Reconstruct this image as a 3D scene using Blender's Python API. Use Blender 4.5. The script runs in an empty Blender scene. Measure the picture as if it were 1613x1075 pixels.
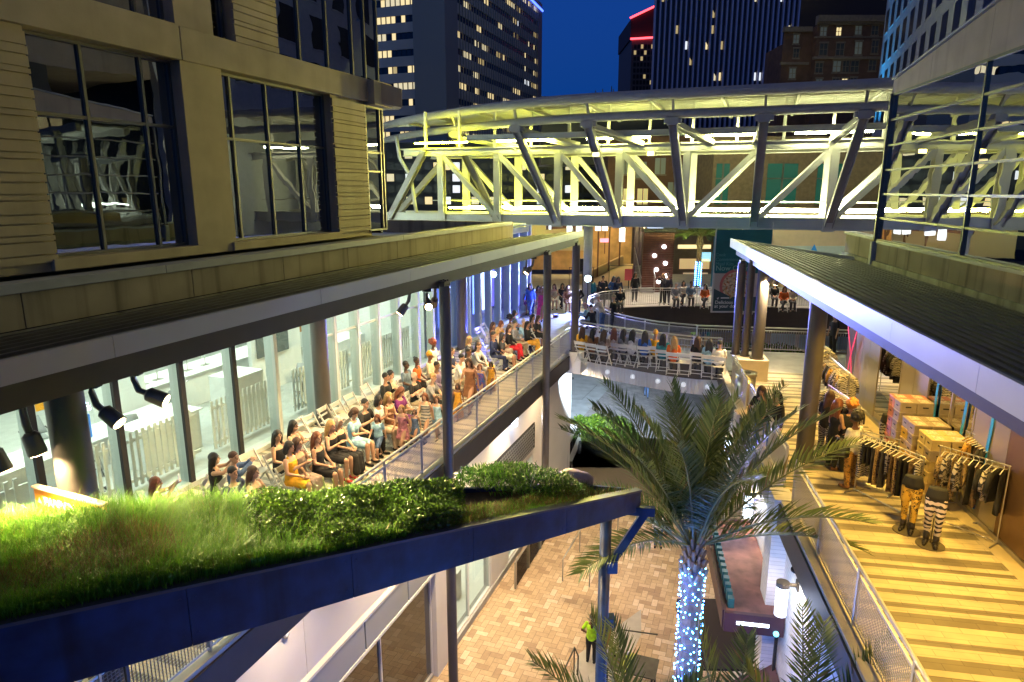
import bpy, bmesh, math, random
from mathutils import Vector, Matrix, noise as mnoise
R_ = math.radians
random.seed(7)
scene = bpy.context.scene
COL = scene.collection
# ------------------------------------------------------------------ camera
FPX, CX, CY, EYE = 1050.0, 806.5, 537.5, 14.4
PITCH = math.atan((CY - 300.0) / FPX)
cam = bpy.data.cameras.new('camera'); cam_o = bpy.data.objects.new('camera', cam); COL.objects.link(cam_o)
cam.sensor_width = 36.0; cam.lens = 36.0 * FPX / 1613.0; cam.clip_start = 0.1; cam.clip_end = 3000
cam_o.location = (0, 0, EYE); cam_o.rotation_euler = (math.pi / 2 - PITCH, 0, 0)
scene.camera = cam_o
# ------------------------------------------------------------------ sky (blue hour, sun below the horizon)
w = bpy.data.worlds.new('World'); scene.world = w; w.use_nodes = True
nt = w.node_tree; bg = nt.nodes['Background']
sky = nt.nodes.new('ShaderNodeTexSky'); sky.sky_type = 'NISHITA'; sky.sun_disc = False
sky.sun_elevation = R_(-3.0); sky.sun_rotation = R_(200); sky.ozone_density = 4.0; sky.air_density = 1.0; sky.dust_density = 0.3
mx = nt.nodes.new('ShaderNodeMix'); mx.data_type = 'RGBA'; mx.blend_type = 'MULTIPLY'; mx.inputs[0].default_value = 1.0
mx.inputs[7].default_value = (0.25, 1.1, 1.6, 1)
tcw = nt.nodes.new('ShaderNodeTexCoord'); spw = nt.nodes.new('ShaderNodeSeparateXYZ'); rmp_ = nt.nodes.new('ShaderNodeValToRGB')
nt.links.new(tcw.outputs['Generated'], spw.inputs[0]); nt.links.new(spw.outputs[2], rmp_.inputs[0])
e_ = rmp_.color_ramp.elements                          # dusk dome: clear blue low down, deep overhead
e_[0].position = 0.0; e_[0].color = (.0012, .040, .200, 1); e_[1].position = 1.0; e_[1].color = (.105, .10, .105, 1)
x_ = e_.new(.10); x_.color = (.0012, .044, .250, 1); x_ = e_.new(.28); x_.color = (.0015, .036, .200, 1); x_ = e_.new(.55); x_.color = (.085, .082, .095, 1)
ad = nt.nodes.new('ShaderNodeMix'); ad.data_type = 'RGBA'; ad.blend_type = 'ADD'; ad.inputs[0].default_value = 1.0
nt.links.new(sky.outputs[0], mx.inputs[6]); nt.links.new(rmp_.outputs[0], ad.inputs[6]); nt.links.new(mx.outputs[2], ad.inputs[7]); nt.links.new(ad.outputs[2], bg.inputs[0])
bg.inputs[1].default_value = 1.0
# ------------------------------------------------------------------ exposure and render settings
vs = scene.view_settings; vs.view_transform = 'Standard'; vs.look = 'None'; vs.exposure = 0.0; vs.gamma = 1.0; vs.use_curve_mapping = False
scene.render.engine = 'CYCLES'
cy = scene.cycles
cy.use_denoising = True
try: cy.denoiser = 'OPENIMAGEDENOISE'
except Exception: pass
cy.max_bounces = 6; cy.diffuse_bounces = 2; cy.glossy_bounces = 4; cy.transmission_bounces = 4; cy.transparent_max_bounces = 10
cy.caustics_reflective = False; cy.caustics_refractive = False
cy.sample_clamp_indirect = 4.0
try: cy.use_light_tree = True
except Exception: pass

# ================================================================== helpers
AL = math.atan(394 / 1076.0); AR = math.atan(194 / 1076.0)
LM = Matrix.Rotation(math.pi / 2 - AL, 4, 'Z')      # left building frame: x along the mall, y to the left
RM = Matrix.Rotation(math.pi / 2 - AR, 4, 'Z')      # right building frame: x along the mall, y to the left
WM = Matrix.Identity(4)
RZL = math.pi / 2 - AL; RZR = math.pi / 2 - AR
def Lw(s, t, z=0.0): return LM @ Vector((s, t, z))
def Rw(s, t, z=0.0): return RM @ Vector((s, -t, z))
def ray(x, y):
    u = (x - CX) / FPX; v = -(y - CY) / FPX; c = math.cos(PITCH); s = math.sin(PITCH)
    return Vector((u, c + v * s, -s + v * c))
def at(x, y, z):                                    # a pixel of the photograph on the horizontal plane z
    r = ray(x, y); k = (z - EYE) / r.z
    return Vector((r.x * k, r.y * k, z))

MATS = {}
def mat(name, col=(.5, .5, .5), rough=.6, metal=0.0, var=0.0, vscale=3.0, bump=0.0, bscale=40.0, emit=None, es=0.0, spec=.5, streak=0.0, trans=0.0):
    if name in MATS: return MATS[name]
    m = bpy.data.materials.new(name); m.use_nodes = True; t = m.node_tree; N = t.nodes; Lk = t.links
    b = N['Principled BSDF']; b.inputs['Roughness'].default_value = rough; b.inputs['Metallic'].default_value = metal
    b.inputs['Specular IOR Level'].default_value = spec
    c4 = (*col, 1)
    b.inputs['Base Color'].default_value = c4
    if var > 0 or bump > 0 or streak > 0:
        tc = N.new('ShaderNodeTexCoord')
    if var > 0:
        nz = N.new('ShaderNodeTexNoise'); nz.inputs['Scale'].default_value = vscale; nz.inputs['Detail'].default_value = 6
        Lk.new(tc.outputs['Object'], nz.inputs['Vector'])
        mr = N.new('ShaderNodeMapRange'); mr.inputs[1].default_value = .3; mr.inputs[2].default_value = .7
        mr.inputs[3].default_value = 1 - var; mr.inputs[4].default_value = 1 + var
        Lk.new(nz.outputs['Fac'], mr.inputs[0])
        last = mr.outputs[0]
        if streak > 0:                              # rain streaks and stains with a shape of their own
            mp = N.new('ShaderNodeMapping'); mp.inputs['Scale'].default_value = (2.2, 2.2, .12)
            n2 = N.new('ShaderNodeTexNoise'); n2.inputs['Scale'].default_value = 1.6; n2.inputs['Detail'].default_value = 8
            Lk.new(tc.outputs['Object'], mp.inputs[0]); Lk.new(mp.outputs[0], n2.inputs['Vector'])
            m2 = N.new('ShaderNodeMapRange'); m2.inputs[1].default_value = .52; m2.inputs[2].default_value = .72
            m2.inputs[3].default_value = 1.0; m2.inputs[4].default_value = 1 - streak
            Lk.new(n2.outputs['Fac'], m2.inputs[0])
            mu = N.new('ShaderNodeMath'); mu.operation = 'MULTIPLY'; Lk.new(last, mu.inputs[0]); Lk.new(m2.outputs[0], mu.inputs[1]); last = mu.outputs[0]
        vm = N.new('ShaderNodeVectorMath'); vm.operation = 'SCALE'; vm.inputs[0].default_value = col
        Lk.new(last, vm.inputs['Scale']); Lk.new(vm.outputs[0], b.inputs['Base Color'])
    if bump > 0:
        nb = N.new('ShaderNodeTexNoise'); nb.inputs['Scale'].default_value = bscale; nb.inputs['Detail'].default_value = 4
        Lk.new(tc.outputs['Object'], nb.inputs['Vector'])
        bp = N.new('ShaderNodeBump'); bp.inputs['Strength'].default_value = bump; bp.inputs['Distance'].default_value = .02
        Lk.new(nb.outputs['Fac'], bp.inputs['Height']); Lk.new(bp.outputs[0], b.inputs['Normal'])
    if emit:
        b.inputs['Emission Color'].default_value = (*emit, 1); b.inputs['Emission Strength'].default_value = es
    MATS[name] = m
    return m
def glass(name, tint=(.8, .9, .88), refl=.10, rough=.0, body=None, bodyfac=0.0):
    """thin architectural glass: see-through, mirror-like at grazing angles; body = dark film that hides the room"""
    if name in MATS: return MATS[name]
    m = bpy.data.materials.new(name); m.use_nodes = True; t = m.node_tree; N = t.nodes; Lk = t.links
    N.remove(N['Principled BSDF']); out = N['Material Output']
    tr = N.new('ShaderNodeBsdfTransparent'); tr.inputs[0].default_value = (*tint, 1)
    gl = N.new('ShaderNodeBsdfGlossy'); gl.inputs['Roughness'].default_value = rough
    base = tr.outputs[0]
    if body:
        df = N.new('ShaderNodeBsdfDiffuse'); df.inputs[0].default_value = (*body, 1)
        m1 = N.new('ShaderNodeMixShader'); m1.inputs[0].default_value = bodyfac
        Lk.new(tr.outputs[0], m1.inputs[1]); Lk.new(df.outputs[0], m1.inputs[2]); base = m1.outputs[0]
    lw = N.new('ShaderNodeLayerWeight'); lw.inputs[0].default_value = .25
    mr = N.new('ShaderNodeMapRange'); mr.inputs[3].default_value = refl; mr.inputs[4].default_value = 1.0
    Lk.new(lw.outputs['Fresnel'], mr.inputs[0])
    # gentle waviness of real panes
    tc = N.new('ShaderNodeTexCoord'); nz = N.new('ShaderNodeTexNoise'); nz.inputs['Scale'].default_value = .9
    bp = N.new('ShaderNodeBump'); bp.inputs['Strength'].default_value = .06; bp.inputs['Distance'].default_value = .05
    Lk.new(tc.outputs['Object'], nz.inputs['Vector']); Lk.new(nz.outputs['Fac'], bp.inputs['Height']); Lk.new(bp.outputs[0], gl.inputs['Normal'])
    mxs = N.new('ShaderNodeMixShader'); Lk.new(mr.outputs[0], mxs.inputs[0]); Lk.new(base, mxs.inputs[1]); Lk.new(gl.outputs[0], mxs.inputs[2])
    Lk.new(mxs.outputs[0], out.inputs[0])
    MATS[name] = m
    return m
def emitm(name, col, s):
    if name in MATS: return MATS[name]
    m = bpy.data.materials.new(name); m.use_nodes = True; N = m.node_tree.nodes
    b = N['Principled BSDF']; b.inputs['Base Color'].default_value = (*[min(.8, c) for c in col], 1)
    b.inputs['Emission Color'].default_value = (*col, 1); b.inputs['Emission Strength'].default_value = s
    MATS[name] = m
    return m

def tag(o, label=None, cat=None, group=None, kind=None):
    if label: o['label'] = label
    if cat: o['category'] = cat
    if group: o['group'] = group
    if kind: o['kind'] = kind
    return o
def thing(name, label, cat, loc=(0, 0, 0), rz=0.0, frame=None, group=None):
    o = bpy.data.objects.new(name, None); COL.objects.link(o)
    m = (frame or WM) @ Matrix.Translation(Vector(loc)) @ Matrix.Rotation(rz, 4, 'Z')
    o.location = m.to_translation(); o.rotation_euler = m.to_euler(); o.empty_display_size = .2
    MW[o.name] = m
    return tag(o, label, cat, group)
MW = {}
def world_of(o):
    return MW.get(o.name, WM) if o else WM

class MB:
    """collects shapes in a frame; build() links them as ONE mesh object"""
    def __init__(s, frame=None): s.v = []; s.f = []; s.mi = []; s.fr = frame or WM; s.cur = 0
    def add(s, vs, fs):
        o = len(s.v); s.v += [Vector(v) for v in vs]
        for f in fs: s.f.append([i + o for i in f]); s.mi.append(s.cur)
        return s
    def box(s, x0, x1, y0, y1, z0, z1):
        if x0 > x1: x0, x1 = x1, x0
        if y0 > y1: y0, y1 = y1, y0
        if z0 > z1: z0, z1 = z1, z0
        return s.add([(x0, y0, z0), (x1, y0, z0), (x1, y1, z0), (x0, y1, z0), (x0, y0, z1), (x1, y0, z1), (x1, y1, z1), (x0, y1, z1)],
                     [(0, 3, 2, 1), (4, 5, 6, 7), (0, 1, 5, 4), (1, 2, 6, 5), (2, 3, 7, 6), (3, 0, 4, 7)])
    def quad(s, a, b, c, d): return s.add([a, b, c, d], [(0, 1, 2, 3)])
    def prism(s, poly, z0, z1):
        n = len(poly); a = sum(poly[i][0] * poly[(i + 1) % n][1] - poly[(i + 1) % n][0] * poly[i][1] for i in range(n))
        if a < 0: poly = poly[::-1]
        z0f = z0 if callable(z0) else (lambda x, y: z0); z1f = z1 if callable(z1) else (lambda x, y: z1)
        vs = [(p[0], p[1], z0f(*p[:2])) for p in poly] + [(p[0], p[1], z1f(*p[:2])) for p in poly]
        fs = [tuple(range(n - 1, -1, -1)), tuple(range(n, 2 * n))] + [(i, (i + 1) % n, n + (i + 1) % n, n + i) for i in range(n)]
        return s.add(vs, fs)
    def extr(s, prof, p0, p1, up=(0, 0, 1)):        # profile of (side, up) points carried from p0 to p1
        p0 = Vector(p0); p1 = Vector(p1); d = (p1 - p0).normalized(); up = Vector(up)
        sd = d.cross(up)
        if sd.length < 1e-4: sd = d.cross(Vector((1, 0, 0)))
        sd.normalize(); u2 = sd.cross(d); n = len(prof)
        vs = [p0 + sd * a + u2 * b for a, b in prof] + [p1 + sd * a + u2 * b for a, b in prof]
        fs = [tuple(range(n)), tuple(range(2 * n - 1, n - 1, -1))] + [(i, n + i, n + (i + 1) % n, (i + 1) % n) for i in range(n)]
        return s.add(vs, fs)
    def beam(s, p0, p1, w, h, up=(0, 0, 1)): return s.extr([(-w / 2, -h / 2), (w / 2, -h / 2), (w / 2, h / 2), (-w / 2, h / 2)], p0, p1, up)
    def ibeam(s, p0, p1, w, h, t=.03, up=(0, 0, 1)):
        return s.beam_off(p0, p1, w, t, h / 2 - t / 2, up).beam_off(p0, p1, w, t, -h / 2 + t / 2, up).beam(p0, p1, t, h - 2 * t, up)
    def beam_off(s, p0, p1, w, h, dz, up=(0, 0, 1)): return s.extr([(-w / 2, dz - h / 2), (w / 2, dz - h / 2), (w / 2, dz + h / 2), (-w / 2, dz + h / 2)], p0, p1, up)
    def tube(s, pts, r, n=8, caps=True):
        pts = [Vector(p) for p in pts]; rr = r if isinstance(r, (list, tuple)) else [r] * len(pts)
        o = len(s.v); k = len(pts)
        for i, p in enumerate(pts):
            d = (pts[min(i + 1, k - 1)] - pts[max(i - 1, 0)]).normalized()
            a = d.cross(Vector((0, 0, 1)))
            if a.length < 1e-3: a = Vector((1, 0, 0))
            a.normalize(); b = a.cross(d)
            for j in range(n):
                th = 2 * math.pi * j / n; s.v.append(p + (a * math.cos(th) + b * math.sin(th)) * rr[i])
        for i in range(k - 1):
            for j in range(n):
                s.f.append([o + i * n + j, o + i * n + (j + 1) % n, o + (i + 1) * n + (j + 1) % n, o + (i + 1) * n + j]); s.mi.append(s.cur)
        if caps:
            s.f.append([o + j for j in range(n)][::-1]); s.mi.append(s.cur)
            s.f.append([o + (k - 1) * n + j for j in range(n)]); s.mi.append(s.cur)
        return s
    def cyl(s, x, y, z0, z1, r, n=20, r1=None): return s.tube([(x, y, z0), (x, y, z1)], [r, r if r1 is None else r1], n)
    def ball(s, c, rx, ry=None, rz=None, n=10, m=6):
        ry = ry or rx; rz = rz or rx; o = len(s.v); c = Vector(c)
        s.v.append(c + Vector((0, 0, -rz)))
        for i in range(1, m):
            ph = -math.pi / 2 + math.pi * i / m
            for j in range(n):
                th = 2 * math.pi * j / n
                s.v.append(c + Vector((rx * math.cos(ph) * math.cos(th), ry * math.cos(ph) * math.sin(th), rz * math.sin(ph))))
        s.v.append(c + Vector((0, 0, rz))); top = len(s.v) - 1
        for j in range(n):
            s.f.append([o, o + 1 + (j + 1) % n, o + 1 + j]); s.mi.append(s.cur)
            for i in range(m - 2):
                a = o + 1 + i * n
                s.f.append([a + j, a + (j + 1) % n, a + n + (j + 1) % n, a + n + j]); s.mi.append(s.cur)
            a = o + 1 + (m - 2) * n
            s.f.append([a + j, a + (j + 1) % n, top]); s.mi.append(s.cur)
        return s
    def ring(s, pts_w, closed=False):               # loft of rings (lists of points)
        o = len(s.v); n = len(pts_w[0])
        for r in pts_w: s.v += [Vector(p) for p in r]
        for i in range(len(pts_w) - 1):
            for j in range(n):
                s.f.append([o + i * n + j, o + i * n + (j + 1) % n, o + (i + 1) * n + (j + 1) % n, o + (i + 1) * n + j]); s.mi.append(s.cur)
        s.f.append([o + j for j in range(n)][::-1]); s.mi.append(s.cur)
        s.f.append([o + (len(pts_w) - 1) * n + j for j in range(n)]); s.mi.append(s.cur)
        return s
    def build(s, name, m, parent=None, smooth=False, bevel=0.0, label=None):
        me = bpy.data.meshes.new(name)
        T = (world_of(parent).inverted() @ s.fr) if parent else s.fr
        o = bpy.data.objects.new(name, me)
        vs = [T @ v for v in s.v]
        if not parent:                              # a thing of one mesh stands at its own base
            mn = Vector((min(v.x for v in vs), min(v.y for v in vs), min(v.z for v in vs))); mxv = Vector((max(v.x for v in vs), max(v.y for v in vs), max(v.z for v in vs)))
            c = Vector(((mn.x + mxv.x) / 2, (mn.y + mxv.y) / 2, mn.z)); B = Matrix.Translation(c) @ s.fr.to_3x3().to_4x4()
            Bi = B.inverted(); vs = [Bi @ v for v in vs]; o.location = c; o.rotation_euler = s.fr.to_euler(); 
        me.from_pydata(vs, [], s.f)
        ml = m if isinstance(m, (list, tuple)) else [m]
        for q in ml: me.materials.append(q)
        if len(ml) > 1:
            me.polygons.foreach_set('material_index', s.mi)
        if smooth: me.polygons.foreach_set('use_smooth', [True] * len(me.polygons))
        me.update()
        COL.objects.link(o)
        if not parent: MW[o.name] = B
        if parent:
            o.parent = parent; MW[o.name] = world_of(parent)
        if bevel > 0:
            bv = o.modifiers.new('bevel', 'BEVEL'); bv.width = bevel; bv.segments = 2; bv.limit_method = 'ANGLE'; bv.harden_normals = False
        if label: o['label'] = label
        return o
def shade_auto(o):
    o.data.polygons.foreach_set('use_smooth', [True] * len(o.data.polygons))
    md = o.modifiers.new('split', 'EDGE_SPLIT'); md.split_angle = R_(35)
    return o
def lamp(name, kind, loc, energy, color, parent=None, target=None, size=.1, angle=60, blend=.5, radius=.05):
    ld = bpy.data.lights.new(name, kind); ld.energy = energy; ld.color = color
    if kind == 'AREA': ld.shape = 'DISK'; ld.size = size
    else: ld.shadow_soft_size = radius
    if kind == 'SPOT': ld.spot_size = R_(angle); ld.spot_blend = blend
    o = bpy.data.objects.new(name, ld); COL.objects.link(o)
    M = Matrix.Translation(Vector(loc))
    if target is not None:
        d = Vector(target) - Vector(loc); M = M @ d.to_track_quat('-Z', 'Y').to_matrix().to_4x4()
    if parent:
        M = world_of(parent).inverted() @ M; o.parent = parent
    o.matrix_local = M
    return o
def copy_tree(o, loc=None, rz=None, label=None, group=None):
    c = o.copy(); COL.objects.link(c)
    if loc is not None: c.location = loc
    if rz is not None: c.rotation_euler = (0, 0, rz)
    if label: c['label'] = label
    if group: c['group'] = group
    for ch in list(o.children):
        d = ch.copy(); COL.objects.link(d); d.parent = c
        for g in list(ch.children):
            e = g.copy(); COL.objects.link(e); e.parent = d
    return c
def text_mesh(s, size, extrude=.004, spacing=1.0, bold=0.0):
    cu = bpy.data.curves.new('text', 'FONT'); cu.body = s; cu.size = size; cu.extrude = extrude; cu.space_character = spacing; cu.offset = bold
    o = bpy.data.objects.new('text', cu); COL.objects.link(o)
    dg = bpy.context.evaluated_depsgraph_get(); me = bpy.data.meshes.new_from_object(o.evaluated_get(dg))
    bpy.data.objects.remove(o); bpy.data.curves.remove(cu)
    return me
def letters(name, s, size, m, parent, M, extrude=.004, spacing=1.0, bold=0.0):
    """lettering as a part: M places the text plane (x right, y up, z out) in the world"""
    me = text_mesh(s, size, extrude, spacing, bold); me.name = name; me.materials.clear(); me.materials.append(m)
    o = bpy.data.objects.new(name, me); COL.objects.link(o); o.parent = parent
    o.matrix_local = world_of(parent).inverted() @ M
    return o
def basis(o, x, y):                                  # placement matrix from origin, x axis, y axis
    x = Vector(x).normalized(); y = Vector(y).normalized(); z = x.cross(y)
    return Matrix(((x.x, y.x, z.x, o[0]), (x.y, y.y, z.y, o[1]), (x.z, y.z, z.z, o[2]), (0, 0, 0, 1)))
# ================================================================== materials of the place
M = {}
M['stone'] = mat('limestone', (.44, .36, .22), .75, var=.12, vscale=1.5, bump=.15, bscale=60, streak=.10)
M['stone_stain'] = mat('stained_limestone', (.40, .33, .21), .8, var=.15, vscale=1.2, bump=.15, bscale=60, streak=.55)
M['flash'] = mat('weathered_flashing', (.26, .25, .19), .6, var=.35, vscale=2.5, streak=.7)
M['coping'] = mat('coping_metal', (.42, .43, .40), .45, var=.08)
M['frame'] = mat('bronze_frame', (.16, .15, .12), .4, .5)
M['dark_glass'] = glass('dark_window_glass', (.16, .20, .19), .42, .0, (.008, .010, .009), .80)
M['clear_glass'] = glass('clear_glass', (.86, .95, .92), .05)
M['r_glass'] = glass('grey_window_glass', (.30, .40, .37), .30, .0, (.010, .014, .014), .70)
M['dark_beam'] = mat('dark_bronze_paint', (.055, .045, .038), .5, var=.12)
M['fascia'] = mat('grey_metal_panel', (.50, .52, .53), .42, .35, var=.06, vscale=1.0)
M['roof'] = mat('standing_seam_metal', (.12, .115, .115), .45, .5, var=.15)
M['col_dark'] = mat('grey_brown_column_paint', (.12, .108, .10), .38, .3, var=.06)
M['white_wall'] = mat('white_render', (.78, .76, .74), .7, var=.05, vscale=.7, bump=.1)
M['concrete'] = mat('concrete', (.40, .39, .37), .75, var=.14, vscale=2, bump=.2)
M['white_paint'] = mat('white_paint', (.80, .80, .78), .45)
M['steel'] = mat('brushed_steel', (.62, .60, .55), .3, .9, var=.08)
M['rail'] = mat('galvanised_rail', (.58, .57, .54), .42, .5)
M['mesh'] = mat('grey_mesh_bar', (.42, .42, .42), .5, .4)
M['sb_steel'] = mat('pale_painted_steel', (.62, .60, .55), .5, var=.08, vscale=.8, bump=.05)
M['sb_grey'] = mat('grey_painted_steel', (.36, .34, .33), .5, var=.08)
M['black'] = mat('black_paint', (.015, .015, .016), .5)
M['blackm'] = mat('black_matt', (.02, .02, .022), .8)
M['soffit'] = mat('soffit_panel', (.55, .52, .46), .6)

# ================================================================== ground
MB().quad((-700, -60, 0), (700, -60, 0), (700, 1400, 0), (-700, 1400, 0)).build('ground', mat('dark_asphalt', (.05, .05, .052), .85, var=.2, vscale=.6))['kind'] = 'structure'
def brick_mat(name, c1, c2, mortar, scale, bw, rh, rough=.75, rot=0.0, ms=.012, metal=0):
    m = bpy.data.materials.new(name); m.use_nodes = True; t = m.node_tree; N = t.nodes; b = N['Principled BSDF']
    tc = N.new('ShaderNodeTexCoord'); mp = N.new('ShaderNodeMapping'); mp.inputs['Rotation'].default_value = (0, 0, rot)
    br = N.new('ShaderNodeTexBrick'); br.inputs['Scale'].default_value = scale; br.inputs['Brick Width'].default_value = bw; br.inputs['Row Height'].default_value = rh
    br.inputs['Color1'].default_value = (*c1, 1); br.inputs['Color2'].default_value = (*c2, 1); br.inputs['Mortar'].default_value = (*mortar, 1); br.inputs['Mortar Size'].default_value = ms
    nz = N.new('ShaderNodeTexNoise'); nz.inputs['Scale'].default_value = 1.3; nz.inputs['Detail'].default_value = 7
    mr = N.new('ShaderNodeMapRange'); mr.inputs[1].default_value = .3; mr.inputs[2].default_value = .7; mr.inputs[3].default_value = .8; mr.inputs[4].default_value = 1.15
    vm = N.new('ShaderNodeVectorMath'); vm.operation = 'SCALE'
    t.links.new(tc.outputs['Object'], mp.inputs[0]); t.links.new(mp.outputs[0], br.inputs['Vector']); t.links.new(tc.outputs['Object'], nz.inputs['Vector'])
    t.links.new(nz.outputs['Fac'], mr.inputs[0]); t.links.new(br.outputs['Color'], vm.inputs[0]); t.links.new(mr.outputs[0], vm.inputs['Scale']); t.links.new(vm.outputs[0], b.inputs['Base Color'])
    bp = N.new('ShaderNodeBump'); bp.inputs['Strength'].default_value = .3; bp.inputs['Distance'].default_value = .01; bp.invert = True
    t.links.new(br.outputs['Fac'], bp.inputs['Height']); t.links.new(bp.outputs[0], b.inputs['Normal'])
    b.inputs['Roughness'].default_value = rough; b.inputs['Metallic'].default_value = metal
    MATS[name] = m
    return m
# herringbone plaza of tan concrete pavers, every paver its own face
tones = [mat('paver_%s' % n, c, .7, var=.10, vscale=9, bump=.1) for n, c in
         (('sand', (.56, .42, .27)), ('buff', (.47, .34, .21)), ('cream', (.66, .53, .38)), ('clay', (.39, .27, .17)), ('wheat', (.52, .38, .235)))]
pv = MB(LM); pL, pW, g = .42, .21, .006
MB(LM).quad((2, -12, .004), (2, 9.5, .004), (38, 9.5, .004), (38, -12, .004)).build('plaza', mat('paver_joint', (.20, .155, .11), .9))['kind'] = 'structure'
rs = random.Random(3)
def herring(x0, x1, y0, y1):
    w_ = pW; n = int((x1 - x0) / w_) + 3; m_ = int((y1 - y0) / w_) + 3
    for a in range(-m_ // 1, n + m_):
        for b in range(0, m_):
            # cell classes of the 2:1 herringbone repeat every four cells along a row
            c = (a - b) % 4
            X = x0 + a * w_; Y = y0 + b * w_
            if c == 0: r = (X, X + 2 * w_, Y, Y + w_)
            elif c == 2: r = (X, X + w_, Y, Y + 2 * w_)
            else: continue
            if c == 2: r = (X, X + w_, Y - w_, Y + w_)
            if r[1] < x0 or r[0] > x1: continue
            yield r
for r in herring(4.0, 30.0, -10.0, 8.2):
    p = LM @ Vector(((r[0] + r[1]) / 2, (r[2] + r[3]) / 2, 0))
    if p.y < 15 or p.x > 10.5 or p.x < -7: continue
    pv.cur = rs.choices(range(5), (4, 4, 2, 2, 4))[0]
    h = .012 + rs.random() * .0015
    pv.quad((r[0] + g, r[2] + g, h), (r[1] - g, r[2] + g, h), (r[1] - g, r[3] - g, h), (r[0] + g, r[3] - g, h))
pv.build('paving', tones)['kind'] = 'structure'
# concrete drive and grey cobbles beyond the hedge
q = lambda x, y, z=0: at(x, y, z)
MB().add([at(760, 790, .004), at(842, 737, .004), at(985, 585, .004), at(1000, 540, .004), at(880, 540, .004), at(600, 700, .004)], [(0, 1, 2, 3, 4, 5)]).build('road', brick_mat('concrete_drive', (.40, .44, .46), (.44, .47, .48), (.24, .26, .27), 1, 6.0, 4.0, .6, .4, .03))['kind'] = 'structure'
MB().add([at(842, 737, .004), at(1300, 737, .004), at(1300, 540, .004), at(1000, 540, .004), at(985, 585, .004)], [(0, 1, 2, 3, 4)]).build('paving', brick_mat('grey_cobbles', (.40, .39, .40), (.30, .30, .31), (.16, .16, .16), 1, .5, .25, .7, .9))['kind'] = 'structure'
MB().add([Vector((2, 52, .012)), Vector((45, 52, .012)), Vector((45, 100, .012)), Vector((2, 100, .012))], [(0, 1, 2, 3)]).build('paving', brick_mat('tan_pavers', (.55, .42, .28), (.45, .34, .22), (.25, .2, .14), 1, .6, .3, .7))['kind'] = 'structure'
cov = MB(); c0 = at(893, 596, .01); cov.cyl(c0.x, c0.y, .005, .03, .55, 24)
tag(cov.build('manhole_cover', mat('iron', (.10, .10, .10), .5, .7)), 'round dark manhole cover in the pale concrete drive', 'manhole cover')

# ================================================================== upper walkway (one deck with an oval opening)
outer = [Lw(-4, 6.7), Lw(25.3, 6.72), Vector((2.75, 27.1, 0)), Vector((3.5, 26.45, 0)), Vector((4.4, 25.75, 0)), Vector((5.3, 25.05, 0)), Vector((6.1, 24.5, 0)), Vector((7.0, 24.1, 0)), Vector((7.75, 23.9, 0)), Rw(22.4, 3.3), Rw(-4, 3.3),
         Rw(-4, 14), Rw(30, 14), Vector((26, 52, 0)), Vector((-14, 52, 0)), Lw(30, 26), Lw(-4, 26)]
hole = [Vector(p) for p in ((3.75, 32.6, 0), (4.0, 31.2, 0), (4.45, 29.9, 0), (5.2, 28.6, 0), (6.2, 27.5, 0), (7.6, 26.8, 0), (9.2, 26.5, 0), (11.1, 26.2, 0), (13.5, 25.8, 0), (16.5, 25.6, 0), (19.5, 26.4, 0), (21.5, 29, 0), (21.3, 33, 0), (18.8, 35.9, 0), (15.5, 36.9, 0), (11.3, 37.4, 0), (8.4, 37.3, 0), (6.3, 36.9, 0), (4.9, 36.0, 0), (4.05, 34.5, 0))]
def deck(z1, z0):
    bm = bmesh.new(); es = []
    for loop in (outer, hole):
        vs = [bm.verts.new((p.x, p.y, z1)) for p in loop]
        es += [bm.edges.new((vs[i], vs[(i + 1) % len(vs)])) for i in range(len(vs))]
    r = bmesh.ops.triangle_fill(bm, edges=es, use_beauty=True)
    fs = [f for f in r['geom'] if isinstance(f, bmesh.types.BMFace)]
    e = bmesh.ops.extrude_face_region(bm, geom=fs)
    bmesh.ops.translate(bm, verts=[v for v in e['geom'] if isinstance(v, bmesh.types.BMVert)], vec=(0, 0, z0 - z1))
    bmesh.ops.recalc_face_normals(bm, faces=bm.faces)
    me = bpy.data.meshes.new('walkway'); bm.to_mesh(me); bm.free(); me.materials.append(M['concrete'])
    o = bpy.data.objects.new('walkway', me); COL.objects.link(o); o['kind'] = 'structure'; MW[o.name] = WM
    return o
walk = deck(8.0, 7.62)
eb = MB()
def along(mb, pts, prof, close=False):               # sweep a profile (offset to the right, up) along a polyline
    n = len(pts); rings = []
    for i, p in enumerate(pts):
        a = pts[(i - 1) % n] if (close or i > 0) else p; b = pts[(i + 1) % n] if (close or i < n - 1) else p
        d = (Vector(b) - Vector(a)); d.z = 0; d.normalize(); rt = Vector((d.y, -d.x, 0))
        rings.append([Vector(p) + rt * o + Vector((0, 0, z)) for o, z in prof])
    if close: rings.append(rings[0])
    return mb.ring(rings)
edgeL = outer[0:2]; edgeB = [Lw(25.3, 6.72)] + outer[2:9]; edgeR = outer[9:11]; edgeB2 = outer[8:10]
along(eb, [Vector((p.x, p.y, 8)) for p in outer[0:11]], [(-.02, -.5), (.12, -.5), (.12, .06), (-.02, .06)])
along(eb, [Vector((p.x, p.y, 8)) for p in hole], [(.02, -1.5), (-.1, -1.5), (-.1, -.02), (.02, -.02)], True)
eb.build('edge_beam', M['dark_beam'], walk)
kb = MB(); along(kb, [Vector((p.x, p.y, 8)) for p in outer[0:11]], [(-.14, .0), (.08, .061), (.08, .13), (-.14, .13)])
kb.build('kerb', mat('pale_kerb', (.62, .58, .50), .6, var=.08), walk)
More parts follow.
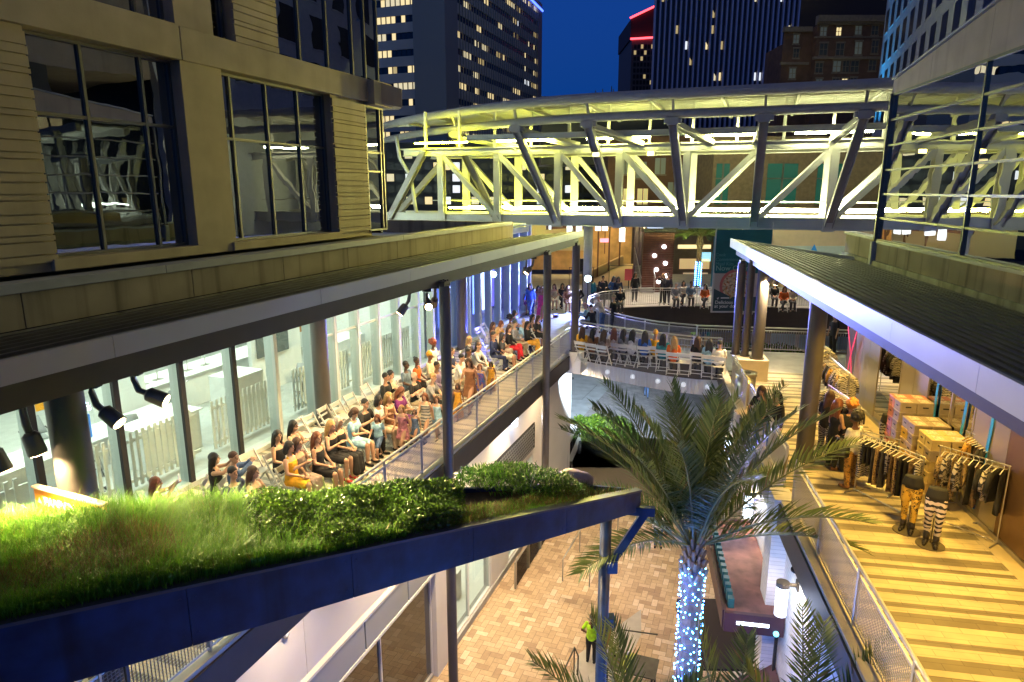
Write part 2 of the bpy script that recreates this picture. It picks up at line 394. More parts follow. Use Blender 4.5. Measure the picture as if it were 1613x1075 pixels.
# striped paving of the two galleries
def stripes(name, light, dark, seq, joint=(.42, .9)):
    m = bpy.data.materials.new(name); m.use_nodes = True; t = m.node_tree; N = t.nodes; b = N['Principled BSDF']; Lk = t.links.new
    tc = N.new('ShaderNodeTexCoord'); sp = N.new('ShaderNodeSeparateXYZ'); Lk(tc.outputs['Object'], sp.inputs[0])
    tot = sum(seq)
    md = N.new('ShaderNodeMath'); md.operation = 'FLOORED_MODULO'; md.inputs[1].default_value = tot; Lk(sp.outputs[0], md.inputs[0])
    dv = N.new('ShaderNodeMath'); dv.operation = 'DIVIDE'; dv.inputs[1].default_value = tot; Lk(md.outputs[0], dv.inputs[0])
    cr = N.new('ShaderNodeValToRGB'); cr.color_ramp.interpolation = 'CONSTANT'; el = cr.color_ramp.elements
    x = 0; first = True
    for i, s in enumerate(seq):
        c = (*(light if i % 2 == 0 else dark), 1)
        if i == 0: el[0].position = 0; el[0].color = c
        elif i == 1: el[1].position = x / tot; el[1].color = c
        else: e = el.new(x / tot); e.color = c
        x += s
    Lk(dv.outputs[0], cr.inputs[0])
    br = N.new('ShaderNodeTexBrick'); br.inputs['Scale'].default_value = 1; br.inputs['Brick Width'].default_value = .6; br.inputs['Row Height'].default_value = .15
    br.inputs['Mortar Size'].default_value = .004; br.inputs['Color1'].default_value = (1, 1, 1, 1); br.inputs['Color2'].default_value = (.86, .86, .86, 1); br.inputs['Mortar'].default_value = (.5, .5, .5, 1)
    mp = N.new('ShaderNodeMapping'); mp.inputs['Rotation'].default_value = (0, 0, R_(90)); Lk(tc.outputs['Object'], mp.inputs[0]); Lk(mp.outputs[0], br.inputs['Vector'])
    nz = N.new('ShaderNodeTexNoise'); nz.inputs['Scale'].default_value = 2.0; nz.inputs['Detail'].default_value = 8; Lk(tc.outputs['Object'], nz.inputs['Vector'])
    mr = N.new('ShaderNodeMapRange'); mr.inputs[1].default_value = .3; mr.inputs[2].default_value = .7; mr.inputs[3].default_value = .85; mr.inputs[4].default_value = 1.12; Lk(nz.outputs['Fac'], mr.inputs[0])
    m1 = N.new('ShaderNodeMix'); m1.data_type = 'RGBA'; m1.blend_type = 'MULTIPLY'; m1.inputs[0].default_value = 1; Lk(cr.outputs[0], m1.inputs[6]); Lk(br.outputs['Color'], m1.inputs[7])
    vm = N.new('ShaderNodeVectorMath'); vm.operation = 'SCALE'; Lk(m1.outputs[2], vm.inputs[0]); Lk(mr.outputs[0], vm.inputs['Scale']); Lk(vm.outputs[0], b.inputs['Base Color'])
    b.inputs['Roughness'].default_value = .55
    return m
seq = [.30, .15, .30, .15, .15, .30, .30, .15, .45, .30, .15, .15, .30, .15]
SM = stripes('striped_pavers', (.70, .60, .40), (.27, .23, .155), [q_ * .87 for q_ in seq])
MB(RM).quad((-3, -6.6, 8.006), (24.5, -6.6, 8.006), (24.5, -3.45, 8.006), (-3, -3.45, 8.006)).build('paving', SM)['kind'] = 'structure'
MB(RM).quad((-3, -6.9, 8.010), (24.5, -6.9, 8.010), (24.5, -6.6, 8.010), (-3, -6.6, 8.010)).build('paving', mat('edge_pavers', (.62, .52, .34), .6, var=.1))['kind'] = 'structure'
MB(LM).quad((-3, 6.86, 8.006), (26.5, 6.86, 8.006), (26.5, 11.3, 8.006), (-3, 11.3, 8.006)).build('paving', SM)['kind'] = 'structure'

# ================================================================== railings
def railing(pts, label, z=8.13, h=.95, step=1.55, infill='picket', dpick=.11, group='walkway railings', mat_rail=None):
    pts = [Vector((p[0], p[1], z)) for p in pts]
    c = pts[len(pts) // 2]; root = thing('railing', label, 'railing', c, 0, None, group)
    mr = mat_rail or M['rail']
    # resample
    L = [0]
    for i in range(1, len(pts)): L.append(L[-1] + (pts[i] - pts[i - 1]).length)
    def pos(d):
        for i in range(1, len(pts)):
            if d <= L[i] + 1e-6: return pts[i - 1].lerp(pts[i], (d - L[i - 1]) / (L[i] - L[i - 1]))
        return pts[-1]
    n = max(1, round(L[-1] / step)); P = [pos(L[-1] * i / n) for i in range(n + 1)]
    fine = [pos(L[-1] * i / max(n * 2, 2)) for i in range(n * 2 + 1)]
    tr = MB(); up = Vector((0, 0, 1))
    tr.tube([p + up * h for p in fine], .03, 8); tr.build('top_rail', mr, root, True)
    t2 = MB(); along(t2, [p + up * (h - .12) for p in fine], [(-.015, -.015), (.015, -.015), (.015, .015), (-.015, .015)])
    along(t2, [p + up * .07 for p in fine], [(-.015, -.015), (.015, -.015), (.015, .015), (-.015, .015)]); t2.build('mid_rail', mr, root)
    for p in P:
        MB().box(p.x - .022, p.x + .022, p.y - .022, p.y + .022, p.z - .1, p.z + h).build('post', mr, root)
    for i in range(n):
        a, b = P[i], P[i + 1]; m = MB(); k = max(2, int((b - a).length / dpick)); d = (b - a)
        if infill == 'picket':
            for j in range(1, k):
                p = a + d * (j / k); m.box(p.x - .007, p.x + .007, p.y - .007, p.y + .007, p.z + .07, p.z + h - .12)
        else:                                        # woven wire panel
            k = max(4, int(d.length / .05))
            for j in range(1, k):
                p = a + d * (j / k); m.tube([p + up * .07, p + up * (h - .12)], .0065, 3, False)
            for j in range(1, 16):
                zz = .07 + (h - .19) * j / 16; m.tube([a + up * zz, b + up * zz], .006, 3, False)
        m.build('infill_panel', M['mesh'], root)
    return root
railing([Lw(3, 6.74), Lw(25.2, 6.76)], 'long grey wire mesh railing along the edge of the left gallery', infill='mesh')
railing([outer[i] + Vector((.0, .10, 0)) for i in range(2, 9)], 'white picket railing on the near side of the curved footbridge', step=1.0, dpick=.10)
railing([Rw(22.3, 3.42), Rw(19.5, 3.42)], 'short white railing section at the far end of the right gallery', infill='mesh', step=1.4)
railing([Rw(18.9, 3.42), Rw(14.2, 3.42)], 'middle mesh railing section of the right gallery behind the palm fronds', infill='mesh')
railing([Rw(13.4, 3.42), Rw(1.5, 3.42)], 'long mesh railing section of the right gallery in the lower right', infill='mesh', step=1.9)
railing([hole[i] + Vector((0, 0, 0)) for i in (17, 18, 19, 0, 1, 2, 3, 4, 5)], 'curved railing round the left end of the oval opening', infill='mesh', step=1.2, z=8.05)
railing([hole[i] + Vector((0, -.05, 0)) for i in (5, 6, 7, 8, 9)], 'railing at the end of the striped right gallery above the oval opening', step=2.2, z=8.05, dpick=.09)
railing([hole[i] + Vector((0, .1, 0)) for i in (17, 16, 15, 14, 13)], 'far railing of the oval opening in front of the seated row', step=2.0, z=8.05, dpick=.12)
# white girder under the footbridge with round ports
gd = thing('bridge_girder', 'white corrugated girder with round lamps under the curved footbridge', 'girder', (5.2, 25.3, 6.8))
gpts = [outer[i] for i in range(2, 9)]
gm = MB(); along(gm, [Vector((p.x, p.y + .12, 7.48)) for p in gpts], [(-.08, -.62), (.06, -.62), (.06, 0), (-.08, 0)]); gm.build('girder', M['white_wall'], gd)
for i in range(len(gpts) - 1):
    a, b = gpts[i], gpts[i + 1]; k = int((b - a).length / .12); d = (b - a); n_ = Vector((d.y, -d.x, 0)).normalized(); m = MB()
    for j in range(k):
        p = a + d * (j / k) + Vector((0, .12, 0)) + n_ * .07; m.box(p.x - .016, p.x + .016, p.y - .016, p.y + .016, 6.88, 7.46)
    m.build('cladding_rib', M['white_paint'], gd)
    p = a + d * .5 + Vector((0, .12, 7.2)) + n_ * .10; m = MB(); m.tube([p - n_ * .02, p + n_ * .05], .085, 16); m.build('port', emitm('port_lamp', (.82, .9, 1), .6), gd)  # glow added to the plain round ports
    if i in (0, 1, 3, 5): lamp('port_spot', 'SPOT', p - n_ * .3 - Vector((0, 0, .45)), 13000, (.72, .86, 1), gd, Vector((3.0 + i * 1.1, 46, .5)), angle=42, blend=.8, radius=.1)  # added spots under the girder brighten the drive, no lamp known there
pl = MB(LM); pl.box(24.6, 25.7, 6.15, 6.9, 7.35, 8.2); tag(pl.build('plinth', M['white_wall'], bevel=.01), 'white block bracket carrying the last column of the left gallery', 'plinth')
pl = MB(RM); pl.box(23.1, 24.3, -4.7, -3.7, 8.0, 8.75); tag(pl.build('plinth', mat('warm_stone', (.62, .54, .42), .7, var=.1), bevel=.015), 'pale stone plinth under the column cluster at the end of the right gallery', 'plinth')

# ================================================================== left building above the canopy
lb = thing('building', 'olive lit stone building with ribbed panels and dark gridded windows on the upper left', 'building', (12, 10, 12.3), 0, LM)
F = 10.0
w_ = MB(LM)
segs = [(-3, 7.2, 0), (9.95, 10.95, 1), (14.56, 16.04, 0)]
for a, b, flat in segs:
    if flat: w_.box(a, b, F, F + .6, 13.2, 16.68)
    else: w_.box(a, b, F + .05, F + .6, 13.2, 16.68)
w_.box(-3, 16.9, F + .5, F + .9, 13.0, 13.45)          # wall under the windows
w_.box(-3, 17.0, F + .6, 16, 16.9, 17.1)               # slab
w_.build('wall', M['stone'], lb)
for a, b in ((-3, 7.19), (14.57, 16.03)):
    rb = MB(LM); z = 13.34; k = 0
    while z < 16.6:
        h = (.13, .20, .09, .17)[k % 4]; k += 1
        rb.box(a, b, F - .012 * (k % 2), F + .06, z, z + h - .022)
        z += h
    rb.build('ribbed_panel', M['stone'], lb)
lg = MB(LM)
lg.box(-3, 9.95, F - .06, F + .55, 16.68, 17.27); lg.box(9.97, 16.1, F - .06, F + .55, 16.68, 17.25)
lg.box(16.12, 17.05, F - .25, F + .55, 16.6, 17.22)
lg.add([(16.1, F - .06, 16.68), (16.1, F - .06, 17.25), (17.05, F - .55, 16.62), (17.05, F - .55, 17.1), (17.5, F - .2, 16.62), (17.5, F - .2, 17.08), (17.5, F + .9, 16.62), (17.5, F + .9, 17.1), (16.1, F + .5, 16.68), (16.1, F + .5, 17.25)],
       [(0, 2, 3, 1), (2, 4, 5, 3), (4, 6, 7, 5), (1, 3, 5, 7, 9), (8, 6, 4, 2, 0)])
lg.build('ledge', M['stone'], lb, bevel=.01)
sl = MB(LM); sl.box(7.1, 10.05, F - .03, F + .3, 13.2, 13.38); sl.box(10.85, 14.66, F - .03, F + .3, 13.2, 13.37); sl.build('sill', M['stone'], lb, bevel=.01)
def window(root, s0, s1, z0, z1, vs, hs, y, gm, fm=None, fr=LM, sg=1, fw=.05, dep=.1, name='window', lab=None):
    """glazed window: frame with bars, the panes are one glass sheet"""
    y = y * sg if sg == 1 else -y
    fm = fm or M['frame']; f = MB(fr); d0, d1 = (y - dep / 2, y + dep / 2)
    f.box(s0, s1, d0, d1, z0, z0 + fw); f.box(s0, s1, d0, d1, z1 - fw, z1); f.box(s0, s0 + fw, d0, d1, z0 + fw, z1 - fw); f.box(s1 - fw, s1, d0, d1, z0 + fw, z1 - fw)
    xs = [s0 + fw] + list(vs) + [s1 - fw]
    for v in vs: f.box(v - fw / 2, v + fw / 2, d0, d1, z0 + fw, z1 - fw)
    for i in range(len(xs) - 1):
        for h in hs: f.box(xs[i] + fw / 2, xs[i + 1] - fw / 2, d0 + .01, d1 - .01, h - fw / 2, h + fw / 2)
    o = f.build(name, fm, root, label=lab)
    g_ = MB(fr); g_.quad((s0 + .02, y, z0 + .02), (s1 - .02, y, z0 + .02), (s1 - .02, y, z1 - .02), (s0 + .02, y, z1 - .02)); g_.build('glass', gm, o)
    return o
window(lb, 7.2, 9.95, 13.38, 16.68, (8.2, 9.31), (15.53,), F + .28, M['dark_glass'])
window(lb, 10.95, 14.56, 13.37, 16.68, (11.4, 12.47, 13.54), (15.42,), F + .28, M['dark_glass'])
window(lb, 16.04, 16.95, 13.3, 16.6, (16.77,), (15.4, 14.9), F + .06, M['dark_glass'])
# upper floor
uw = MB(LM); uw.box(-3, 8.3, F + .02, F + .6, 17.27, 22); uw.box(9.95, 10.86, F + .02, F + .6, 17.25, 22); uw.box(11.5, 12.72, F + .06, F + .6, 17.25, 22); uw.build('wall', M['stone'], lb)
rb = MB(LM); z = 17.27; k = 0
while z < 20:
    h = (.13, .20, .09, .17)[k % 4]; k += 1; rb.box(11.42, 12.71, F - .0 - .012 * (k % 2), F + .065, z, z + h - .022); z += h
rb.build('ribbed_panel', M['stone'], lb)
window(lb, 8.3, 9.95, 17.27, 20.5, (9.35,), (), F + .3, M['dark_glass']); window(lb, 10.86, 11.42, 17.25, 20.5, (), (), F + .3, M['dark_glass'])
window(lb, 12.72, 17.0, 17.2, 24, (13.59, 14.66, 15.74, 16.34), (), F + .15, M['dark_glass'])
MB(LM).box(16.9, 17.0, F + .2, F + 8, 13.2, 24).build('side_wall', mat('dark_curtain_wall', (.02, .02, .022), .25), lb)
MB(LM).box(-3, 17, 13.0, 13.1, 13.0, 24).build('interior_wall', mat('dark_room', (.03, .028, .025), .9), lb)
# parapet below
pr = thing('parapet_wall', 'stained stone parapet with a pale metal coping above the left canopy roof', 'parapet', (10, 9, 12.4), 0, LM)
T = 9.0; joints = [-3, 3.4, 5.9, 8.75, 11.1, 13.4, 15.7, 18.0, 20.3, 22.5, 24.5]
for a, b in zip(joints, joints[1:]): MB(LM).box(a + .008, b - .008, T, T + .25, 12.62, 13.09).build('panel', M['stone_stain'], pr)
MB(LM).box(-3, 24.5, T + .03, T + .22, 12.3, 13.08).build('backing', M['blackm'], pr)
MB(LM).box(-3, 24.5, T - .03, T + .03, 12.3, 12.60).build('flashing', M['flash'], pr)
for a, b in ((-3, 8.2), (8.212, 16), (16.012, 24.52)): MB(LM).box(a, b, T - .03, T + .32, 13.09, 13.22).build('coping', M['coping'], pr, bevel=.006)
MB(LM).box(-3, 16.9, T + .32, F + .5, 12.9, 13.12).build('ledge_top', M['flash'], pr)
MB(LM).box(24.45, 24.7, T, T + 7, 12.3, 13.2).build('return_wall', M['stone_stain'], pr)

# ================================================================== left canopy
lc = thing('canopy', 'long flat canopy with pale grey fascia over the left gallery', 'canopy', (12, 6.5, 12.3), 0, LM)
MB(LM).box(-3, 25.25, 6.5, 6.75, 12.36, 12.64).build('beam', M['dark_beam'], lc)
js = [-3, 1.2, 5.05, 8.7, 11.6, 14.6, 17.6, 20.6, 23.2, 25.5]
for a, b in zip(js, js[1:]): MB(LM).box(a + .005, b - .005, 6.38, 6.44, 12.65, 12.885).build('fascia_panel', M['fascia'], lc)
rf = MB(LM); rf.prism([(-3, 6.44), (25.45, 6.44), (25.45, 8.96), (-3, 8.96)], lambda x, y: 12.66 - (y - 6.44) * .03, lambda x, y: 12.86 - (y - 6.44) * .12)
for k in range(6):
    y = 6.75 + k * .42; zz = 12.86 - (y - 6.44) * .12
    rf.box(-3, 25.4, y - .012, y + .012, zz - .01, zz + .035)
rf.build('roof', M['roof'], lc)
MB(LM).box(-3, 25.2, 6.76, 11.3, 12.30, 12.345).build('soffit', M['soffit'], lc)
def column(fr, s, t, z0, z1, r, label, m=None, base=True, group='gallery columns'):
    root = thing('column', label, 'column', (s, t, z0), 0, fr, group)
    c = MB(fr); c.cyl(s, t, z0, z1, r, 28); shade_auto(c.build('shaft', m or M['col_dark'], root))
    c = MB(fr); c.box(s - r * 1.25, s + r * 1.25, t - r * .55, t + r * .55, z1 - .01, z1 + .1)
    for a in (-.06, .06):
        for b in (-.05, .05): c.cyl(s + a, t + b, z1 + .1, z1 + .13, .02, 6)
    c.build('head_plate', M['dark_beam'], root)
    if base: MB(fr).cyl(s, t, z0, z0 + .03, r * 1.3, 28).build('base_plate', M['dark_beam'], root)
    return root
column(LM, 4.83, 6.95, 8.0, 12.3, .19, 'thick grey brown column by the orange sign at the near end of the left gallery')
column(LM, 13.17, 6.4, 0.0, 12.36, .12, 'tall dark column in front of the left gallery railing with bright spotlights at its head')
column(LM, 20.85, 6.4, 3.6, 12.36, .13, 'pale lit column in front of the left gallery standing down to the plaza')
column(LM, 24.9, 6.5, 8.2, 12.36, .15, 'last grey column of the left gallery on a white block bracket')
column(LM, 14.93, 11.1, 8.0, 12.3, .22, 'thick grey column against the office glass behind the audience')
column(LM, 24.4, 11.1, 8.0, 12.3, .22, 'grey column against the blue lit glass at the far end of the audience')

# ================================================================== left shop front on the gallery, and the bright office behind it
sf = thing('storefront', 'tall office glass wall with pale mullions behind the audience', 'glass wall', (14, 11.4, 8), 0, LM)
GT = 11.4; MINT = mat('mint_mullion', (.55, .60, .56), .5)
ms = [4.2, 5.7, 7.27, 8.87, 10.43, 11.96, 13.4, 14.93, 16.0, 17.2, 18.4, 19.7, 21.1, 22.3, 23.4, 24.5, 25.7, 26.9, 28.1, 29.3, 30.6, 31.9, 33.2]
for v in ms:
    m = MB(LM); m.box(v - .05, v + .05, GT - .02, GT + .22, 8.12, 12.3); m.cur = 1; m.box(v - .06, v + .06, GT - .10, GT - .021, 8.12, 12.3); m.build('mullion', [MINT, M['blackm']] if v < 13 else [MINT, MINT], sf)
for a, b in zip(ms, ms[1:]):
    MB(LM).quad((a, GT, 8.12), (b, GT, 8.12), (b, GT, 12.3), (a, GT, 12.3)).build('glass', M['clear_glass'], sf)
    if 14 < a < 22: MB(LM).box(a + .06, b - .06, GT - .03, GT + .05, 10.3, 10.36).build('transom', MINT, sf)
MB(LM).box(4, 33.4, GT - .12, GT + .2, 8.0, 8.12).build('base_sill', mat('mint_sill', (.60, .66, .60), .5), sf)
MB(LM).box(4, 33.4, GT - .12, GT + .2, 12.3, 12.6).build('head', M['dark_beam'], sf)
of = thing('office', 'white office interior behind the left gallery glass', 'room', (12, 16, 8), 0, LM)
WH = mat('office_white', (.82, .84, .80), .6)
MB(LM).box(-2, 22.6, GT + .25, 21, 7.9, 8.03).build('floor', mat('office_floor', (.50, .52, .48), .5, var=.1), of)
MB(LM).box(-2, 34, 21, 21.2, 8, 12.6).build('back_wall', WH, of)
MB(LM).box(-2, 34, GT + .25, 21, 12.62, 12.7).build('ceiling', WH, of)
MB(LM).box(22.4, 22.6, GT + .4, 21, 8.03, 12.6).build('side_wall', WH, of)
MB(LM).box(-2.2, -2, GT + .25, 21, 8.03, 12.6).build('end_wall', WH, of)
CEIL = emitm('office_light', (.90, 1.0, .86), 19)
for k in range(5):
    MB(LM).box(1 + k * 4.4, 4.2 + k * 4.4, 12.6, 13.4, 12.58, 12.61).build('ceiling_light', CEIL, of); MB(LM).box(1 + k * 4.4, 4.2 + k * 4.4, 16, 17, 12.58, 12.61).build('ceiling_light', CEIL, of)
def furn(name, label, cat, boxes, m, fr=LM, group=None, bevel=.012):
    b = MB(fr)
    for q_ in boxes: b.box(*q_)
    return tag(b.build(name, m, bevel=bevel), label, cat, group)
def fence(s0, s1, t, label, z1=9.35):
    r = thing('slat_screen', label, 'screen', ((s0 + s1) / 2, t, 8.03), 0, LM, 'white slat screens in the office')
    m = MB(LM); n = int((s1 - s0) / .16)
    for j in range(n):
        x = s0 + j * .16; m.box(x, x + .075, t, t + .03, 8.1, z1)
    m.build('slats', WH, r); m = MB(LM); m.box(s0, s1, t + .03, t + .06, 8.2, 8.28); m.box(s0, s1, t + .03, t + .06, 9.1, 9.18); m.build('rails', WH, r)
fence(5.9, 7.6, 12.2, 'short white slat screen beside the thick column near the orange sign')
fence(8.2, 11.7, 12.3, 'white slat screen in the office behind the woman raising her phone')
fence(12.1, 14.7, 12.3, 'white slat screen in the office left of the thick grey column')
fence(15.2, 18.2, 12.3, 'white slat screen in the office right of the thick grey column')
fence(18.5, 22.2, 12.3, 'farthest white slat screen in the office beside the blue lit part')
furn('desk', 'long white office counter nearest the orange sign', 'desk', [(5.5, 8.3, 13.0, 13.9, 8.03, 9.15), (5.5, 8.3, 12.95, 13.95, 9.16, 9.2)], WH, group='white office counters')
furn('desk', 'long white office counter under the blue recycling bin', 'desk', [(8.7, 13.0, 14.1, 15.0, 8.03, 8.7), (8.6, 13.1, 14.0, 15.1, 8.71, 8.76)], WH, group='white office counters')
furn('desk', 'white office counter behind the second glass bay', 'desk', [(10.6, 12.3, 12.9, 13.6, 8.03, 9.0), (10.5, 12.4, 12.85, 13.65, 9.01, 9.05)], WH, group='white office counters')
furn('cabinet', 'white cabinet standing behind the office glass left of the thick grey column', 'cabinet', [(13.5, 14.6, 12.8, 13.7, 8.03, 9.5)], WH)
furn('desk', 'deep white office bench with clutter at the back of the room', 'desk', [(12.9, 19.5, 15.6, 16.6, 8.03, 9.0), (12.8, 19.6, 15.5, 16.7, 9.01, 9.06)], WH, group='white office counters')
furn('desk', 'white office bench along the farthest slat screen', 'desk', [(19.8, 22.0, 14.2, 15.2, 8.03, 8.95)], WH, group='white office counters')
furn('pillar', 'white square pillar inside the office', 'pillar', [(11.9, 12.8, 15.2, 16.1, 8.03, 12.6)], WH)
furn('wall_panel', 'white partition wall with a dark screen inside the office', 'partition', [(16.2, 18.6, 14.6, 14.75, 8.03, 11.4)], WH)
OR = mat('orange_board', (.85, .36, .01), .6)
furn('wall_graphic', 'orange wall graphic with white shapes inside the office', 'graphic', [(16.5, 18.1, 14.55, 14.59, 10.5, 11.3)], OR)
furn('notice_board', 'small orange board above the office counter', 'board', [(11.0, 11.8, 16.9, 16.95, 8.9, 9.4)], OR)
furn('notice_board', 'orange panel at the back of the office near the thick front column', 'board', [(9.0, 9.6, 17.0, 17.05, 9.6, 10.1)], OR)
furn('shelf', 'brown timber shelf unit deep in the office beside the blue glass', 'shelf', [(20.2, 22.2, 16.5, 17.0, 9.0, 10.2)], mat('warm_timber', (.42, .2, .06), .5, var=.2))
furn('picture', 'dark rectangular screen on the white partition in the office', 'screen', [(16.4, 17.9, 14.53, 14.59, 9.2, 9.9)], mat('dark_screen', (.12, .14, .13), .3))
b = MB(LM); b.prism([(9.95, 14.25), (10.45, 14.25), (10.45, 14.65), (9.95, 14.65)], 8.77, 9.35); bn = thing('recycling_bin', 'blue recycling bin on the office counter', 'bin', (10.2, 14.45, 8.77), 0, LM)
b.build('bin', mat('blue_plastic', (.05, .22, .75), .4), bn, bevel=.03)
m = MB(LM); m.tube([Vector((10.2 + .1 * math.cos(a * .5), 14.24, 9.08 + .1 * math.sin(a * .5))) for a in range(12)], .015, 6); m.build('symbol', M['white_paint'], bn)
def office_chair(s, t, rz, label):
    r = thing('office_chair', label, 'chair', (s, t, 8.03), rz, LM, 'office chairs')
    f = LM @ Matrix.Translation((s, t, 8.03)) @ Matrix.Rotation(rz, 4, 'Z'); g1 = mat('grey_mesh_fabric', (.32, .34, .34), .7)
    b = MB(f); b.box(-.24, .24, -.24, .24, .45, .52); b.build('seat', g1, r, bevel=.03)
    b = MB(f); b.ring([[( -.22 + .02 * i, y * (1 - .12 * i), .62 + .11 * i + (.0)) for y in (-.23, .23)] + [(-.18 + .02 * i, y * (1 - .12 * i), .62 + .11 * i) for y in (.23, -.23)] for i in range(5)]); b.build('backrest', g1, r, True)
    b = MB(f); b.tube([(0, 0, .08), (0, 0, .45)], .03, 8)
    for k in range(5):
        a = k * 2 * math.pi / 5; b.tube([(0, 0, .1), (.3 * math.cos(a), .3 * math.sin(a), .07)], .02, 6); b.ball((.3 * math.cos(a), .3 * math.sin(a), .035), .035, n=8, m=5)
    b.build('base', M['black'], r)
    b = MB(f)
    for y in (-.27, .27): b.tube([(-.2, y, .5), (-.15, y, .68), (.12, y, .68)], .018, 6)
    b.build('armrest', M['black'], r)
office_chair(9.3, 12.9, 2.6, 'grey mesh office chair behind the slat screen near the blue bin')
office_chair(11.2, 13.9, 4.0, 'grey mesh office chair between two office counters')
office_chair(10.4, 16.2, 1.2, 'grey mesh office chair at the back under the orange board')
office_chair(13.2, 14.6, 5.1, 'grey office chair beside the white cabinet')
office_chair(16.9, 13.3, .6, 'office chair behind the slat screen right of the thick column')
for k, (s, z, h) in enumerate(((13.4, 9.06, .4), (13.9, 9.06, .5), (14.5, 9.06, .42), (15.0, 9.06, .5), (15.7, 9.06, .4))):
    r = thing('monitor_arm', 'chrome monitor stand on the deep office bench, number %d from its near end' % (k + 1) if False else ('chrome monitor stand nearest the white pillar', 'second chrome monitor stand from the white pillar', 'middle chrome monitor stand on the deep bench', 'chrome monitor stand left of the orange graphic', 'chrome monitor stand under the orange graphic')[k], 'stand', (s, 16.0, z), 0, LM, 'chrome stands on the office bench')
    b = MB(LM); b.tube([(s, 16, z), (s, 16, z + h)], .015, 8); b.tube([(s - .18, 16, z + h), (s + .18, 16, z + h)], .012, 8); b.build('stem', M['steel'], r)
    MB(LM).box(s - .12, s + .12, 15.9, 16.1, z, z + .015).build('foot', M['steel'], r)
    MB(LM).box(s - .2, s - .02, 15.95, 15.97, z + h - .12, z + h + .1).build('plate', mat('light_panel', (.6, .65, .62), .3), r)
# blue lit shop beyond
bl = thing('shop_interior', 'blue and violet lit shop interior behind the far gallery glass', 'room', (28, 14, 8), 0, LM)
BW = mat('violet_wall', (.45, .45, .62), .6)
MB(LM).box(22.6, 34, GT + .25, 21, 7.9, 8.03).build('floor', BW, bl); MB(LM).box(22.65, 34, 14.6, 14.8, 8.03, 12.6).build('back_wall', BW, bl); MB(LM).box(34, 34.2, GT, 21, 8, 12.6).build('end_wall', BW, bl)
for k in range(9):
    s = 22.9 + k * 1.25
    MB(LM).box(s, s + .42, 13.2, 13.25, 8.3, 12.2).build('light_panel', emitm('blue_panel_%d' % (k % 3), ((.20, .32, 1.0), (.45, .55, 1.0), (.12, .10, .9))[k % 3], (3.0, 4.2, 2.4)[k % 3]), bl)
for k in range(4):
    s = 23.4 + k * 2.6; MB(LM).box(s, s + .9, 13.3, 13.5, 8.03, 12.6).build('partition', BW, bl)

# lower level of the left side
lw_ = thing('retaining_wall', 'tall white rendered wall under the left gallery', 'wall', (14, 8.2, 3.5), 0, LM)
jt = [-2, 2.6, 6.6, 9.9, 13.2, 16.6, 20.0, 23.4, 26.8, 31]
for i, (a, b) in enumerate(zip(jt, jt[1:])): MB(LM).box(a + .008, b - .008, 8.2, 8.5, 4.49 if a < 16 else 5.0, 7.6).build('panel', M['white_wall'], lw_)
MB(LM).box(-2, 31, 8.26, 8.45, 4.4, 7.6).build('backing', M['concrete'], lw_)
BP = mat('blue_grey_panel', (.42, .47, .55), .35, .3)
for i, (a, b) in enumerate(((-1, 3), (3.06, 6.4), (6.46, 9.3), (9.36, 11.9), (11.96, 14.0), (14.06, 15.9))):
    MB(LM).box(a, b, 8.1, 8.16, 3.62, 4.42).build('band_panel', BP, lw_)
MB(LM).box(-1, 16, 8.07, 8.2, 4.42, 4.49).build('band_trim', M['white_paint'], lw_); MB(LM).box(-1, 16, 8.07, 8.2, 3.54, 3.62).build('band_trim', M['white_paint'], lw_)
for i, s in enumerate((9.3, 21.4, 24.6)):
    r = thing('wall_port', ('round chrome lamp on the white wall under the planter', 'small round fitting on the white wall left of the wall lamp', 'small round fitting on the white wall beyond the wall lamp')[i], 'wall fitting', (s, 8.15, 5.87 if i == 0 else 6.6), 0, LM)
    z = 5.87 if i == 0 else 6.6
    m = MB(LM); m.tube([(s, 8.2, z), (s, 8.12, z)], .09, 18); m.build('housing', M['steel'], r, bevel=.01); m = MB(LM); m.ball((s, 8.12, z), .06, .03, .06, 12, 6); m.build('lens', mat('lens_glass', (.55, .6, .7), .1), r, True)
gs = thing('storefront', 'dark glazed shop window under the blue grey band on the lower left', 'shop front', (13, 8.3, 0), 0, LM)
window(gs, 5, 15.6, 0.1, 3.52, (7.6, 10.2, 12.8), (), 8.3, glass('smoked_glass', (.30, .28, .24), .22, .0, (.02, .018, .015), .4), M['white_paint'], name='shop_window')
MB(LM).box(4.9, 15.7, 8.25, 8.6, 0, .1).build('plinth', M['concrete'], gs)
MB(LM).box(15.62, 16.35, 8.1, 8.7, 0, 5).build('pier', M['white_wall'], gs, bevel=.02)
MB(LM).box(3, 16, 11.5, 11.6, 0, 4.4).build('interior_wall', mat('brown_room', (.12, .08, .05), .8), gs)
ls = thing('storefront', 'bright lit shop window with white displays on the plaza level', 'shop front', (19, 8.3, 0), 0, LM)
window(ls, 16.6, 20.2, 0.25, 3.6, (18.3,), (), 8.3, M['clear_glass'], M['white_paint'], name='shop_window')
window(ls, 22.0, 25.0, 0.25, 3.6, (23.5,), (), 8.3, M['clear_glass'], M['white_paint'], name='shop_window')
MB(LM).box(20.2, 22.0, 8.2, 8.5, 0, 5).build('wall', M['white_wall'], ls); MB(LM).box(25.0, 31, 8.2, 8.5, 0, 5).build('wall', M['white_wall'], ls)
MB(LM).box(16.36, 25, 8.2, 8.5, 3.6, 4.99).build('head', M['white_wall'], ls); MB(LM).box(16.4, 25, 8.15, 8.5, 0, .25).build('plinth', M['concrete'], ls)
